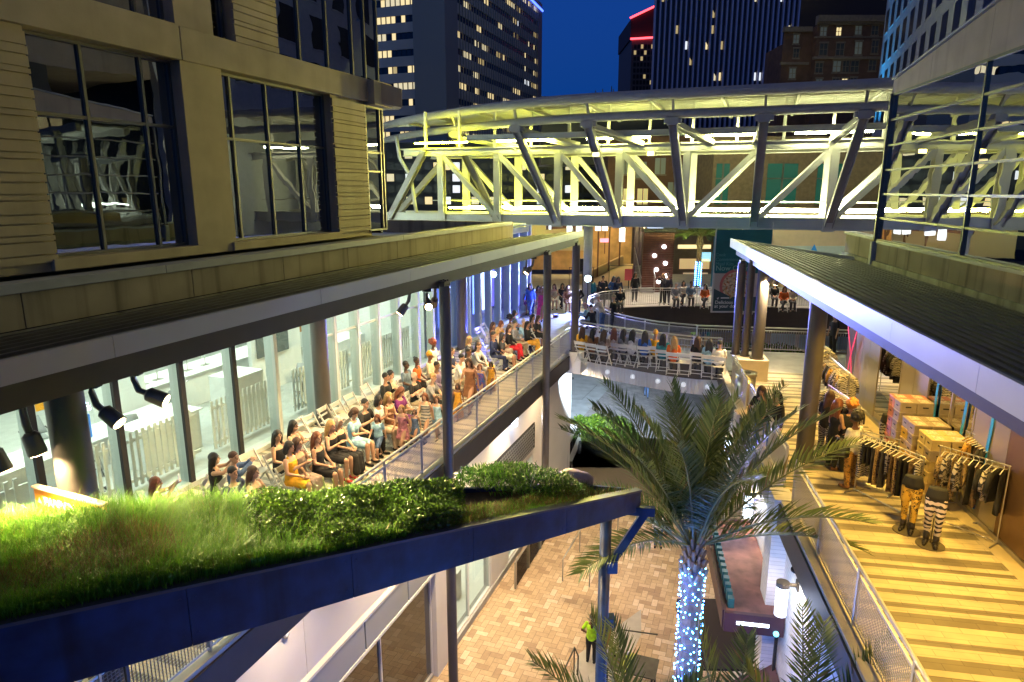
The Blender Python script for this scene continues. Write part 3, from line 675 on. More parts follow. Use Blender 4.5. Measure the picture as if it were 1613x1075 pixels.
MB(LM).box(16.4, 26, 11.6, 11.7, 0, 3.6).build('back_wall', WH, ls); MB(LM).box(16.4, 26, 8.5, 11.7, 3.61, 3.7).build('ceiling', WH, ls); MB(LM).box(16.4, 26, 8.5, 11.6, .01, .25).build('floor', WH, ls)
for k in range(3): MB(LM).box(17 + k * 2.6, 18.6 + k * 2.6, 9.4, 10.2, 3.56, 3.6).build('ceiling_light', emitm('shop_light', (1, .93, .72), 16), ls)
MB(LM).box(16.37, 16.4, 8.5, 11.7, 0, 3.7).build('side_wall', WH, ls)
for k, (s, t, h) in enumerate(((17.2, 9.3, 1.1), (17.9, 9.6, .8), (19.2, 9.3, 1.0), (22.8, 9.3, .9))):
    r = thing('display_stand', ('white display stand with a vase in the lit shop window', 'low white display stand behind the vase stand', 'white display stand at the far side of the first lit window', 'white display stand in the second lit window')[k], 'display stand', (s, t, .25), 0, LM)
    MB(LM).box(s - .25, s + .25, t - .25, t + .25, .25, .25 + h).build('plinth', M['white_paint'], r, bevel=.01)
    m = MB(LM); m.tube([(s, t, .25 + h), (s, t, .35 + h), (s, t, .5 + h), (s, t, .62 + h), (s, t, .7 + h)], [.08, .15, .13, .06, .09], 14); m.build('vase', mat('copper_glaze' if k % 2 == 0 else 'pale_glaze', (.5, .2, .08) if k % 2 == 0 else (.6, .62, .6), .3), r, True)
lt = thing('lattice_screen', 'dark patterned metal lattice on the white wall under the left gallery', 'screen', (20, 8.15, 3.9), 0, LM)
m = MB(LM)
for i in range(38):
    for j in range(8):
        s = 17.2 + i * .2 + (j % 2) * .1; z = 3.95 + j * .13
        m.box(s, s + .12, 8.1, 8.13, z, z + .07)
m.build('pattern', mat('lattice_grey', (.30, .30, .31), .4, .6), lt); MB(LM).box(17.1, 25, 8.135, 8.18, 3.9, 5.0).build('backing', M['black'], lt)

# ================================================================== right building
rbd = thing('building', 'stone banded building with tilted glass grid on the upper right', 'building', (16, -6.9, 12.2), 0, RM)
T = -6.9
m = MB(RM); sgs = [(21.08, 17.0), (18.6, 0), (15.84, 0), (12.9, 0), (8, 0), (-2, 0)]
def btop(s): return 17.34 + (21.07 - s) * .125
bs = [21.07, 18.63, 15.84, 12.6, 8, -2]
for a, b in zip(bs, bs[1:]):
    m = MB(RM); m.add([(a - .006, T, 17.0), (b + .006, T, 17.0), (b + .006, T, btop(b)), (a - .006, T, btop(a)), (a - .006, T - .4, 17.0), (b + .006, T - .4, 17.0), (b + .006, T - .4, btop(b)), (a - .006, T - .4, btop(a))],
        [(0, 3, 2, 1), (4, 5, 6, 7), (0, 1, 5, 4), (3, 7, 6, 2), (0, 4, 7, 3), (1, 2, 6, 5)]); m.build('band_panel', mat('tan_stone', (.40, .31, .22), .75, var=.10, vscale=1.4, bump=.12, bscale=60, streak=.2), rbd)
m = MB(RM); m.extr([(-.3, 0), (.06, 0), (.06, .05), (-.3, .05)], (21.07, T, 17.36), (-2, T, btop(-2) + .02)); m.build('coping', M['coping'], rbd)
window(rbd, 2, 21.02, 12.98, 17.0, (5.0, 8.0, 10.6, 13.2, 15.85), (13.62, 14.29, 14.95, 15.62, 16.3), 6.95, M['r_glass'], M['frame'], RM, -1, fw=.055)
window(rbd, 20.99, 21.08, 12.98, 17.0, (), (), 6.9, M['r_glass'], M['frame'], RM, -1, fw=.04)
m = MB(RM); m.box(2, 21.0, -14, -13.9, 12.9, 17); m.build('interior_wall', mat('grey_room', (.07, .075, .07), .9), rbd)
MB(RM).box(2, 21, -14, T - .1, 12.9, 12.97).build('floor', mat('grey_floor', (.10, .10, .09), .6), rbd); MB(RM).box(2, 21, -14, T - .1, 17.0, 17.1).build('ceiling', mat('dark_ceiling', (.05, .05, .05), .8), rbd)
for a, b in ((-2, 8.2), (8.215, 12.0), (12.015, 16.2), (16.215, 20.8)): MB(RM).box(a, b, T - .2, T + .02, 12.42, 12.92).build('wall_panel', M['stone_stain'], rbd)
MB(RM).box(-2, 20.8, T - .15, T + .05, 12.92, 12.99).build('sill', M['coping'], rbd); MB(RM).box(-2, 23.8, T - .1, T + .06, 12.1, 12.42).build('flashing', M['flash'], rbd)
MB(RM).box(20.95, 21.15, T - .2, T + .10, 12.1, 12.95).build('downpipe', M['coping'], rbd, bevel=.02)
MB(RM).box(21.15, 23.8, T - .25, T, 12.42, 13.0).build('wall_panel', M['stone_stain'], rbd); MB(RM).box(21.1, 23.85, T - .32, T + .05, 13.0, 13.08).build('coping', M['coping'], rbd)
MB(RM).box(-2, 20.95, -20, -14.2, 13, 20).build('core', mat('dark_core', (.06, .055, .05), .9), rbd)
ub = MB(RM); ub.box(-24, 26, -30, -14.3, 20, 46); ub.build('upper_block', mat('tan_stone', (.40, .31, .22)), rbd)  # added unseen storeys that keep blue sky out of the left windows
for k in range(9):
    for j in range(5): MB(RM).box(-20 + k * 4.3, -17.6 + k * 4.3, -14.31, -14.26, 22 + j * 4.4, 24.6 + j * 4.4).build('window', mat('upper_pane', (.012, .016, .018), .1), rbd)
# right canopy
rc = thing('canopy', 'pointed flat canopy with violet lit fascia over the right gallery', 'canopy', (14, -4, 12.1), 0, RM)
m = MB(RM); poly = [(-3, -3.95), (28.4, -3.95), (22.5, -6.86), (-3, -6.86)]
m.prism(poly, lambda x, y: 12.14, lambda x, y: 12.46 - (-3.95 - y) * .07); 
for k in range(15):
    y = -4.12 - k * .19; zz = 12.46 - (-3.95 - y) * .07; e = 28.4 - (-3.95 - y) / 2.91 * 5.9 - .2
    m.box(-3, e, y - .01, y + .01, zz - .005, zz + .03)
m.build('roof', M['roof'], rc)
js = [-3, 1.5, 5.3, 8.05, 10.7, 14.2, 17.7, 21.2, 24.6, 28.45]
for a, b in zip(js, js[1:]): MB(RM).box(a + .004, b - .004, -3.94, -3.88, 12.16, 12.5).build('fascia_panel', M['fascia'], rc)
MB(RM).extr([(-.03, -.17), (.03, -.17), (.03, .17), (-.03, .17)], (28.42, -3.92, 12.31), (22.45, -6.9, 12.2)).build('end_trim', M['fascia'], rc)
MB(RM).box(-3, 27.2, -4.3, -3.96, 11.96, 12.135).build('beam', M['dark_beam'], rc)
MB(RM).prism([(-3, -4.31), (27.0, -4.31), (22.0, -6.86), (-3, -6.86)], 12.08, 12.13).build('soffit', M['soffit'], rc)
column(RM, 16.25, -4.3, 8.0, 11.96, .20, 'thick dark column on the striped right gallery')
column(RM, 23.4, -4.35, 8.75, 11.96, .19, 'pale lit column of the cluster at the far end of the right gallery')
column(RM, 23.75, -4.0, 8.75, 11.96, .13, 'middle dark column of the cluster at the far end of the right gallery')
column(RM, 24.0, -3.72, 8.75, 11.96, .14, 'leftmost dark column of the cluster at the far end of the right gallery')
# right gallery shop wall
rs_ = thing('storefront', 'bronze, steel and glass shop front along the right gallery', 'shop front', (16, -6.9, 8), 0, RM)
ST = mat('satin_steel', (.60, .55, .46), .28, .85, var=.10, vscale=.8); BZ = mat('bronze_panel', (.20, .12, .07), .32, .7, var=.15, vscale=1.0)
def panel(a, b, m_, z0=8.1, z1=12.08, d=.05, name='panel'): MB(RM).box(a + .006, b - .006, T - d, T, z0, z1).build(name, m_, rs_)
panel(-2, 11.0, mat('dark_wood_panel', (.07, .04, .025), .5, var=.2)); panel(11.0, 11.4, mat('grey_jamb', (.30, .28, .25), .5)); panel(11.4, 12.9, BZ)
panel(12.9, 13.5, ST); panel(13.5, 14.2, ST)
for a, b in ((14.2, 15.2), (15.2, 16.4), (18.0, 19.6)):
    MB(RM).quad((a, T - .02, 8.1), (b, T - .02, 8.1), (b, T - .02, 12.08), (a, T - .02, 12.08)).build('glass', glass('shop_glass', (.75, .72, .62), .14), rs_)
    MB(RM).box(a - .03, a + .03, T - .06, T + .01, 8.1, 12.08).build('mullion', ST, rs_)
panel(16.4, 17.2, ST); panel(17.2, 18.0, ST); panel(19.6, 20.4, ST); panel(20.4, 21.0, ST); panel(21.0, 21.6, ST); panel(21.6, 22.4, BZ)
MB(RM).box(-2, 22.5, T - .06, T + .03, 8.0, 8.1).build('plinth', M['steel'], rs_)
MB(RM).box(11.4, 22.4, -9.2, -9.1, 8, 12.1).build('interior_wall', mat('tan_room', (.35, .28, .18), .8), rs_)
MB(RM).box(11.4, 22.4, -9.1, T - .1, 12.08, 12.12).build('interior_ceiling', mat('tan_ceiling', (.4, .35, .25), .8), rs_); MB(RM).box(11.4, 22.4, -9.1, T - .1, 7.95, 8.02).build('interior_floor', mat('tan_floor', (.3, .22, .14), .6), rs_)
BLUE = mat('blue_vinyl', (.01, .22, .62), .4)
def swoosh(s0, s1, z0, z1, bow, label, wd=.10):
    m = MB(RM); rr = []
    for i in range(17):
        f = i / 16; s = s0 + (s1 - s0) * f + bow * math.sin(math.pi * f); z = z0 + (z1 - z0) * f
        rr.append([(s - wd / 2, T + .012, z), (s + wd / 2, T + .012, z), (s + wd / 2, T + .02, z), (s - wd / 2, T + .02, z)])
    m.ring(rr); tag(m.build('window_decal', BLUE), label, 'decal', 'blue stripes on the shop front')
swoosh(15.6, 15.5, 8.3, 11.6, .35, 'left blue curved stripe on the shop glass behind the boxes'); swoosh(14.75, 14.6, 8.3, 11.5, -.12, 'middle blue curved stripe on the shop glass behind the boxes'); swoosh(13.7, 13.5, 8.2, 11.3, -.08, 'right blue stripe on the steel panels of the shop front')
# wall under the right gallery
rw = thing('retaining_wall', 'white brick wall under the right gallery', 'wall', (10, -3.3, 0), 0, RM)
WB = brick_mat('painted_brick', (.74, .73, .74), (.66, .66, .68), (.50, .50, .52), 1, .3, .09, .65, 0, .006)
for n_ in WB.node_tree.nodes:
    if n_.type == 'MAPPING': n_.inputs['Rotation'].default_value = (R_(90), 0, 0)
MB(RM).box(-2, 22.2, -3.8, -3.42, 0, 7.6).build('wall', WB, rw)
MB(RM).box(13.5, 14.1, -3.5, -3.1, 0, 8.15).build('pier', WB, rw); MB(RM).box(18.95, 19.45, -3.5, -3.1, 0, 8.15).build('pier', mat('warm_render', (.62, .52, .42), .7), rw)
rt = random.Random(11)
LITS = [emitm('lit_window_%d' % k, c, e) for k, (c, e) in enumerate((((1, .78, .38), 1.0), ((1, .85, .5), .75), ((1, .74, .30), .45), ((.9, .95, 1), 1.0)))]
DKW = mat('dark_pane', (.010, .011, .014), .3)
def strip_row(root, fr, a, b, z0, z1, y, n, plit, sg=-1, axis='x', wash=.0):
    """one floor's window strip: panes set back between mullions"""
    m = MB(fr); w_ = (b - a) / n
    run = 0
    for k in range(n):
        if run <= 0: run = rt.randint(1, 4); cur = rt.choices(range(4), (4, 3, 2, .3))[0] if rt.random() < plit else 4
        run -= 1; m.cur = cur if rt.random() < .85 else 4
        x0, x1 = a + k * w_ + w_ * .12, a + (k + 1) * w_ - w_ * .12
        if axis == 'x': m.quad((x0, y, z0), (x1, y, z0), (x1, y, z1), (x0, y, z1))
        else: m.quad((y, x0, z0), (y, x1, z0), (y, x1, z1), (y, x0, z1))
    m.build('window_strip', LITS + [DKW], root)
# ================================================================== sky bridge
sb = thing('skybridge', 'enclosed steel truss footbridge with glowing yellow light tubes and curved roof', 'bridge', (37, 5, 12.6), 0, LM)
NOD = [21.55, 18.03, 14.44, 10.8, 7.35, 3.81, .27, -3.21, -6.7, -10.2]        # t of the truss nodes
SN, SF = 37.0, 40.6; ZB, ZM = 12.75, 16.6
for s_ in (SN, SF):
    MB(LM).ibeam((s_, 22.5, ZB), (s_, -12, ZB), .34, .62, .05).build('bottom_chord', M['sb_steel'], sb)
    MB(LM).ibeam((s_, 20.5, ZM), (s_, -12, ZM), .30, .42, .04).build('mid_chord', M['sb_steel'], sb)
for s_ in (SN, SF):
    for k, t in enumerate(NOD):
        if k == 0: continue
        MB(LM).ibeam((s_, t, ZB + .25), (s_, t, ZM - .18), .38, .38, .04, (1, 0, 0)).build('post', M['sb_steel'], sb)
        MB(LM).box(s_ - .20, s_ + .20, t - .26, t + .26, ZB - .38, ZB + .30).build('node_plate', M['sb_steel'], sb)
    for k in range(1, len(NOD) - 1):
        a, b = NOD[k], NOD[k + 1]
        p0, p1 = ((a - .1, ZM - .2), (b + .25, ZB + .3)) if k < 5 else ((a - .25, ZB + .3), (b + .1, ZM - .2))
        MB(LM).beam((s_ + .01, p0[0], p0[1]), (s_ + .01, p1[0], p1[1]), .28, .34, (1, 0, 0)).build('diagonal', M['sb_steel'], sb)
MB(LM).ibeam((SN - .2, 21.7, 12.45), (SN - .2, 19.0, 16.7), .34, .42, .05, (1, 0, 0)).build('end_strut', M['sb_grey'], sb)
MB(LM).ibeam((SN + 1.4, 21.9, 12.9), (SN + 1.4, 18.2, 16.5), .30, .36, .05, (1, 0, 0)).build('end_strut', M['sb_grey'], sb)
MB(LM).tube([(SN, 21.0, 17.6), (SN, 20.8, 16.3), (SN + .2, 20.2, 15.2), (SN + .3, 19.9, 12.7)], .11, 10).build('end_pipe', M['sb_steel'], sb, True)
MB(LM).box(SN + .1, SF - .1, -12, 22.3, ZB - .18, ZB - .02).build('floor', M['sb_steel'], sb)
MB(LM).box(SN + .15, SF - .15, -12, 21, ZM + .20, ZM + .26).build('ceiling_deck', M['sb_steel'], sb)
cr = MB(LM)
for k in range(9): cr.beam((SN + .1, 20.2 - k * 3.5, ZM + .05), (SF - .1, 20.2 - k * 3.5 - 1.6, ZM + .05), .10, .14)
cr.build('ceiling_bracing', M['sb_steel'], sb)
hr = MB(LM)
for s_ in (SN + .35, SF - .35):
    hr.tube([(s_, 19, ZB + 1.05), (s_, -11, ZB + 1.05)], .025, 6)
hr.build('handrail', M['rail'], sb)
# roof: bowed in plan at its left end
EDGE = [(-26.5, 44.3), (-24.8, 42.7), (-21.5, 40.0), (-18.2, 37.9), (-15.6, 36.5), (-13.2, 35.4), (-11.2, 34.7), (-9.3, 34.25), (-6.0, 34.0), (0, 34.0), (6, 34.0), (11, 34.0)]
def smooth_poly(p, it=2):
    for _ in range(it):
        q_ = [p[0]]
        for a, b in zip(p, p[1:]):
            q_ += [(a[0] * .75 + b[0] * .25, a[1] * .75 + b[1] * .25), (a[0] * .25 + b[0] * .75, a[1] * .25 + b[1] * .75)]
        p = q_ + [p[-1]]
    return p
EG = smooth_poly(EDGE)
rp = [(s_, -u) for u, s_ in EG] + [(44.6, -11), (44.6, 26.4)]
m = MB(LM); m.prism(rp, 18.98, 19.06); m.build('roof_deck', M['sb_steel'], sb)
e1 = MB(LM); n = 14
ring_ = [[(s_ + .20 * math.cos(a), -u, 18.86 + .24 * math.sin(a)) for a in [2 * math.pi * j / n for j in range(n)]] for u, s_ in EG]
e1.ring(ring_); e1.build('roof_edge_tube', M['sb_grey'], sb, True)
ring_ = [[(s_ + .75 + .20 * math.cos(a), -u, 18.02 + .22 * math.sin(a)) for a in [2 * math.pi * j / n for j in range(n)]] for u, s_ in EG]
e1 = MB(LM); e1.ring(ring_); e1.build('lower_edge_tube', M['sb_grey'], sb, True)
def edge_s(t):
    u = -t
    for (a, b) in zip(EG, EG[1:]):
        if a[0] <= u <= b[0]: return a[1] + (b[1] - a[1]) * (u - a[0]) / (b[0] - a[0])
    return 34.0
pr_ = MB(LM)
for k in range(11):
    s_ = 35.6 + k * .82
    ts = [t for t in [26 - i * .25 for i in range(150)] if edge_s(t) < s_ - .3]
    if ts: pr_.beam((s_, max(ts), 18.88), (s_, -11, 18.88), .10, .16)
pr_.build('purlins', M['sb_steel'], sb)
pr_ = MB(LM)
for k in range(10):
    t = 22.5 - k * 3.4; pr_.beam((edge_s(t) + .3, t, 18.74), (44.4, t, 18.74), .14, .16)
pr_.build('rafters', M['sb_steel'], sb)
TOP = [15.89, 12.37, 8.51, 4.32, .16, -3.99]
for i, u in enumerate(TOP):
    s0 = 34.5
    for _ in range(6): s0 = edge_s(u * s0 / 34.5) + .75
    t = u * s0 / 34.5; tb = NOD[i + 2]; ztop = 17.72
    MB(LM).ibeam((SN - .1, tb, ZB - .1), (s0, t, ztop - .15), .38, .40, .05, (0, 1, 0)).build('outer_strut', M['sb_grey'], sb)
    m = MB(LM); m.box(s0 - .22, s0 + .22, t - .26, t + .26, ztop - .22, ztop + .14); m.box(s0 - .12, s0 + .12, t - .42, t - .26, ztop - .14, ztop + .10); m.box(s0 - .12, s0 + .12, t + .26, t + .42, ztop - .14, ztop + .10)
    for a in (-.15, .15): m.box(s0 - .05, s0 + .05, t + a - .03, t + a + .03, ztop + .14, ztop + .36)
    m.build('bracket', M['sb_grey'], sb)
    MB(LM).ibeam((s0 + .2, t, ztop - .1), (SN, NOD[i + 2] - (1.2 if i < 4 else -.2), ZM + .15), .28, .34, .04, (0, 1, 0)).build('knee_beam', M['sb_steel'], sb)
    MB(LM).beam((s0, t, 18.1), (s0 - .5, t, 18.8), .12, .12).build('hanger', M['sb_grey'], sb)
hg = MB(LM)
for k in range(14):
    t = 19 - k * 2.2; hg.box(SN - .08, SN + .08, t - .07, t + .07, ZM + .2, 18.9)
hg.build('roof_posts', M['sb_steel'], sb)
m = MB(LM); m.ibeam((SN - .8, 16, 17.3), (SN - .8, -10, 17.3), .2, .3, .03); m.build('upper_beam', M['sb_steel'], sb)
for k in range(1, 8):
    a, b = NOD[k] - .3, NOD[k + 1] + .3
    f = (k - 1) / 6
    c = (.95, .98, .07 + .52 * f)
    for s_ in (SN + .32, SF - .32):
        MB(LM).tube([(s_, a, ZB + .62), (s_, b, ZB + .62)], .05, 8).build('light_tube', emitm('bridge_tube_%d' % k, c, 230), sb)
for k in range(6):
    t = 19.5 - k * 5.2; f = min(1, k / 5); c = (.95, .98, .05 + .52 * f)
    MB(LM).tube([(SN - .45, t, ZM + .5), (SN - .45, t - 3.4, ZM + .5)], .045, 8).build('light_tube', emitm('roof_tube_%d' % k, c, 170), sb)
# added floods, no known fixtures, throw yellow onto the left building
for k, (s_, t, z, e) in enumerate(((35.0, 8.2, 16.2, 6200), (35.0, 5.4, 16.2, 9800))):
    m = MB(LM); m.box(s_, s_ + .3, t - .2, t + .2, z - .12, z + .12); m.box(s_ + .1, SN - .16, t - .04, t + .04, z - .04, z + .04); m.build('flood_housing', M['sb_grey'], sb)
    m = MB(LM); m.box(s_ - .01, s_ - .002, t - .17, t + .17, z - .09, z + .09); m.build('flood_lens', emitm('flood_yellow', (1, .85, .2), 10), sb)
    lamp('bridge_lamp', 'SPOT', Lw(s_ - .1, t, z), e, (1, .84, .16), sb, Lw(11, 10.2, 15.0), angle=55, blend=.8, radius=.25)
# invented span, added behind the left building: only its reflection in the window panes can be seen
for s_ in (26.5, 29.5):
    MB(LM).ibeam((s_, 18, ZB), (s_, 44, ZB), .34, .62, .05).build('bottom_chord', M['sb_steel'], sb); MB(LM).ibeam((s_, 18, ZM), (s_, 44, ZM), .30, .42, .04).build('mid_chord', M['sb_steel'], sb)
    MB(LM).beam((s_ - .3, 18, 18.4), (s_ - .3, 44, 18.4), .4, .4).build('roof_edge_tube', M['sb_steel'], sb)
    for k in range(7):
        t = 19 + k * 3.55
        MB(LM).ibeam((s_, t, ZB + .25), (s_, t, ZM - .18), .38, .38, .04, (1, 0, 0)).build('post', M['sb_steel'], sb); MB(LM).beam((s_, t + .2, ZB + .3), (s_, t + 3.4, ZM - .2), .28, .34, (1, 0, 0)).build('diagonal', M['sb_steel'], sb)
        MB(LM).beam((s_, t + 1.8, ZB), (s_ - 1.4 if s_ < 28 else s_ + 1.4, t + .6, 18.2), .38, .4, (0, 1, 0)).build('outer_strut', M['sb_steel'], sb)
    MB(LM).tube([(28.0 + (s_ - 28) * .6, 19, ZB + .62), (28.0 + (s_ - 28) * .6, 43, ZB + .62)], .05, 8).build('light_tube', emitm('bridge_tube_return', (.80, 1, .80), 260), sb)
MB(LM).box(26.6, 29.4, 18, 44, ZB - .18, ZB - .02).build('floor', M['sb_steel'], sb); MB(LM).box(26.0, 30, 18, 44, 18.6, 18.7).build('roof_deck', M['sb_steel'], sb)
ob = thing('building', 'dark office block with a few lit floors mirrored in the upper left windows', 'building', (40, 48, 0), 0, LM)  # put in only to be mirrored in the window panes
MB(LM).box(20, 60, 46, 60, 0, 60).build('wall', mat('dark_block', (.03, .035, .045)), ob)
for k in range(12): strip_row(ob, LM, 21, 59, 8 + k * 4, 9.6 + k * 4, 45.95, 26, .12)
pp = thing('column', 'tall blue lit round column carrying the sky bridge beside the oval opening', 'column', (4.19, 36.9, 8))
MB().cyl(4.19, 36.9, 8.0, 12.45, .24, 24).build('shaft', M['sb_steel'], pp, True); MB().cyl(4.19, 36.9, 8.0, 8.05, .34, 24).build('base_plate', M['sb_steel'], pp)
MB().cyl(4.19, 36.9, 12.45, 12.5, .34, 24).build('cap_plate', M['sb_steel'], pp)
p2 = Lw(37, .27); pp = thing('column', 'pale round column of the sky bridge rising behind the right canopy tip', 'column', (p2.x, p2.y, 8))
MB().cyl(p2.x, p2.y, 8.0, 12.3, .30, 24).build('shaft', M['sb_steel'], pp, True); MB().cyl(p2.x, p2.y, 12.3, 12.36, .42, 24).build('cap_plate', M['sb_steel'], pp)
for k, (x, y) in enumerate(((864, 355), (897, 361), (912, 358), (942, 357), (953, 357), (980, 370))):
    zc = 12.0; r0 = ray(x, y); kk = 44.0 / r0.y; p = Vector((0, 0, EYE)) + r0 * kk
    r = thing('pendant_lamp', ('leftmost white pendant lamp under the sky bridge', 'second white pendant lamp from the left under the sky bridge', 'white pendant lamp just left of the blue column top', 'white pendant lamp just right of the blue column top', 'second white pendant lamp right of the blue column', 'large white pendant lamp by the orange shop')[k], 'pendant lamp', p, 0, None, 'pendant lamps under the sky bridge')
    h = .9 if k in (1, 5) else .55
    MB().box(p.x - .17, p.x + .17, p.y - .17, p.y + .17, p.z - h / 2, p.z + h / 2).build('shade', emitm('pendant_white', (.85, .92, 1), 1.6), r, bevel=.02); MB().tube([(p.x, p.y, p.z + h / 2), (p.x, p.y, 13.2)], .012, 6).build('cord', M['black'], r)

# ================================================================== far buildings on the upper level
def pix(x, y, Y):
    r0 = ray(x, y); k = Y / r0.y; return Vector((0, 0, EYE)) + r0 * k
def slab(mb, x0, x1, y0, y1, Y, d=.4):               # a real wall piece at distance Y covering that part of the photograph
    a = pix(x0, y1, Y); b = pix(x1, y0, Y); mb.box(a.x, b.x, Y, Y + d, a.z, b.z); return a, b
WARM = mat('warm_plaster', (.62, .46, .30), .7, var=.1)
fb = thing('shop', 'warm lit restaurant with glass front and ramp behind the disc jockey', 'shop', (5, 50, 8))
m = MB(); slab(m, 770, 925, 330, 395, 49.5); m.build('wall', mat('rose_plaster', (.66, .54, .42), .7), fb)
m = MB(); m.prism([(2.2, 43.6), (7.8, 50.6), (7.8, 50.9), (2.2, 43.9)], 11.9, 12.5); m.build('canopy_beam', mat('brown_beam', (.16, .07, .05), .6), fb)
m = MB(); m.box(1.5, 9.8, 55, 55.2, 8, 13); m.build('back_wall', mat('amber_wall', (.60, .38, .16), .7, var=.3, vscale=1.2), fb)
m = MB(); m.box(1.5, 9.8, 44, 55, 12.9, 13.0); m.build('ceiling', WARM, fb)
for k in range(4): MB().box(2.4 + k * 1.8, 3.4 + k * 1.8, 49 + k, 50.2 + k, 12.82, 12.88).build('ceiling_light', emitm('amber_light', (1, .70, .32), 22), fb)
for k in range(5):
    x = 4.2 + k * .95; y = 45.2 + k * 1.15
    MB().box(x - .05, x + .05, y - .05, y + .05, 8, 12.6).build('mullion', mat('brown_beam', (.16, .07, .05)), fb)
m = MB(); m.add([(4.4, 45.6, 8), (8.4, 50.4, 8), (8.4, 50.4, 9.6), (4.4, 45.6, 8.5), (4.25, 45.75, 8), (8.25, 50.55, 8), (8.25, 50.55, 9.6), (4.25, 45.75, 8.5)], [(0, 1, 2, 3), (7, 6, 5, 4), (3, 2, 6, 7), (0, 3, 7, 4), (1, 5, 6, 2)]); m.build('ramp_wall', mat('tan_board', (.55, .38, .20), .7), fb)
m = MB(); m.add([(4.6, 45.3, 8.02), (8.9, 45.3, 8.02), (9.8, 50, 9.0), (8.4, 50.3, 9.0)], [(0, 1, 2, 3)]); m.build('ramp', mat('tan_floor2', (.62, .47, .28), .6), fb)
for k in range(5):
    MB().box(5.3 + k * .5, 5.36 + k * .5, 53, 53.1, 9.5, 12.3).build('interior_post', mat('brown_beam', (.16, .07, .05)), fb)
ss = thing('sign', 'small glowing pink sign in the restaurant window', 'sign', pix(953, 379, 50)); p = pix(953, 379, 50)
MB().box(p.x - .36, p.x + .36, p.y, p.y + .05, p.z - .14, p.z + .14).build('panel', emitm('pink_sign', (1, .25, .35), 2.2), ss)
for k, x in enumerate((1000, 1007)):
    a = pix(x, 450, 46); MB().box(a.x - .13, a.x + .13, 46, 46.3, 8, 13).build('column', mat('purple_brown', (.16, .10, .14), .5), fb)
pb = thing('poster_board', 'pink poster on a stand right of the disc jockey table', 'poster', pix(991, 445, 43.5)); a = pix(991, 430, 43.5)
MB().box(a.x - .28, a.x + .28, 43.5, 43.54, a.z - .5, a.z + .25).build('poster', mat('pink_card', (.75, .12, .16), .6), pb); MB().box(a.x - .03, a.x + .03, 43.54, 43.58, 8, a.z).build('stand', M['black'], pb)
# slatted timber wall with round lamps
tw = thing('timber_wall', 'brown slatted timber wall with round glowing lamps', 'wall', pix(1037, 465, 42.5)); a, b = pix(1010, 466, 42.5), pix(1063, 366, 42.5)
n = 26
for k in range(n): 
    z0 = 8 + (b.z - 8) * k / n; MB().box(a.x, b.x, 42.5 + (k % 2) * .015, 42.75, z0, z0 + (b.z - 8) / n - .02).build('slat', mat('dark_timber', (.12, .045, .03), .5, var=.3, vscale=4), tw)
MB().box(a.x + .03, b.x - .03, 42.6, 43.2, 8, b.z - .05).build('core', M['black'], tw); MB().box(a.x - .05, b.x + .05, 42.4, 43.25, b.z, b.z + .2).build('cap', M['black'], tw)
for k, (x, y) in enumerate(((1046, 389), (1031, 403), (1048, 415), (1034, 425), (1049, 435), (1037, 444))):
    c = pix(x, y, 42.45); m = MB(); m.tube([(c.x, 42.5, c.z), (c.x, 42.38, c.z)], .12, 16); m.build('lamp', emitm('round_lamp', (.95, .97, 1), 9), tw)
# stairs with steel balustrade
st = thing('stair', 'steel railed stair in front of the timber wall', 'stair', (8.7, 42, 8))
m = MB()
for k in range(9): m.box(8.2, 9.0, 42.0 + k * .28, 42.28 + k * .28, 8.0, 8.17 + k * .165)
m.build('steps', M['concrete'], st)
for x in (8.15, 9.05):
    m = MB(); m.tube([(x, 41.9, 9.0), (x, 44.6, 10.7)], .03, 8)
    for k in range(10): m.box(x - .012, x + .012, 41.98 + k * .28, 42.0 + k * .28, 8.1 + k * .165, 9.0 + k * .17)
    m.build('balustrade', M['steel'], st)
# far blocks on the right
fr_ = thing('building', 'rose rendered block with a blue band and diamond emblem behind the right canopy', 'building', (20, 46, 8))
m = MB(); slab(m, 1214, 1460, 335, 388, 46, 6); m.build('wall', mat('rose_render', (.62, .48, .38), .75, var=.06), fr_)
m = MB(); a, b = slab(m, 1214, 1460, 388, 470, 45.9, 6); m.build('band', mat('pale_blue_render', (.50, .58, .66), .7, var=.06), fr_)
p = pix(1281, 402, 45.85)
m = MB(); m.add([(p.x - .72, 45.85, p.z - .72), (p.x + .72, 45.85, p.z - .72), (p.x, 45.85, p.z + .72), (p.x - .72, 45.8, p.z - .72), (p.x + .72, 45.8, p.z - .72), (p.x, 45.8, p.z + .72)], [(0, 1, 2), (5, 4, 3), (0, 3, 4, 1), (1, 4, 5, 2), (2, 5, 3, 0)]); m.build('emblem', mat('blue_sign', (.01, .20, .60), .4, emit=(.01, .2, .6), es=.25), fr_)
m = MB(); m.add([(p.x - .3, 45.79, p.z - .45), (p.x - .05, 45.79, p.z - .45), (p.x + .12, 45.79, p.z), (p.x, 45.79, p.z + .15)], [(0, 1, 2, 3)]); m.add([(p.x + .05, 45.79, p.z - .45), (p.x + .3, 45.79, p.z - .45), (p.x + .18, 45.79, p.z - .1)], [(0, 1, 2)]); m.build('emblem_stroke', M['white_paint'], fr_)
tb = thing('shop', 'teal panelled shop front behind the seated guests on the far side', 'shop', (17, 45, 8))
m = MB(); slab(m, 1120, 1216, 372, 476, 45); m.build('panel', mat('teal_paint', (.01, .16, .19), .5), tb)
m = MB(); slab(m, 1214, 1330, 430, 476, 44.9); m.build('mural', mat('tan_mural', (.52, .36, .20), .7, var=.7, vscale=1.1), tb)
bb = thing('building', 'dark backdrop building with shop lights beyond the far palm', 'building', (12, 62, 0))
m = MB(); slab(m, 985, 1215, 340, 480, 62, 8); m.build('wall', mat('dusk_wall', (.20, .15, .11), .8, var=.4, vscale=.5), bb)
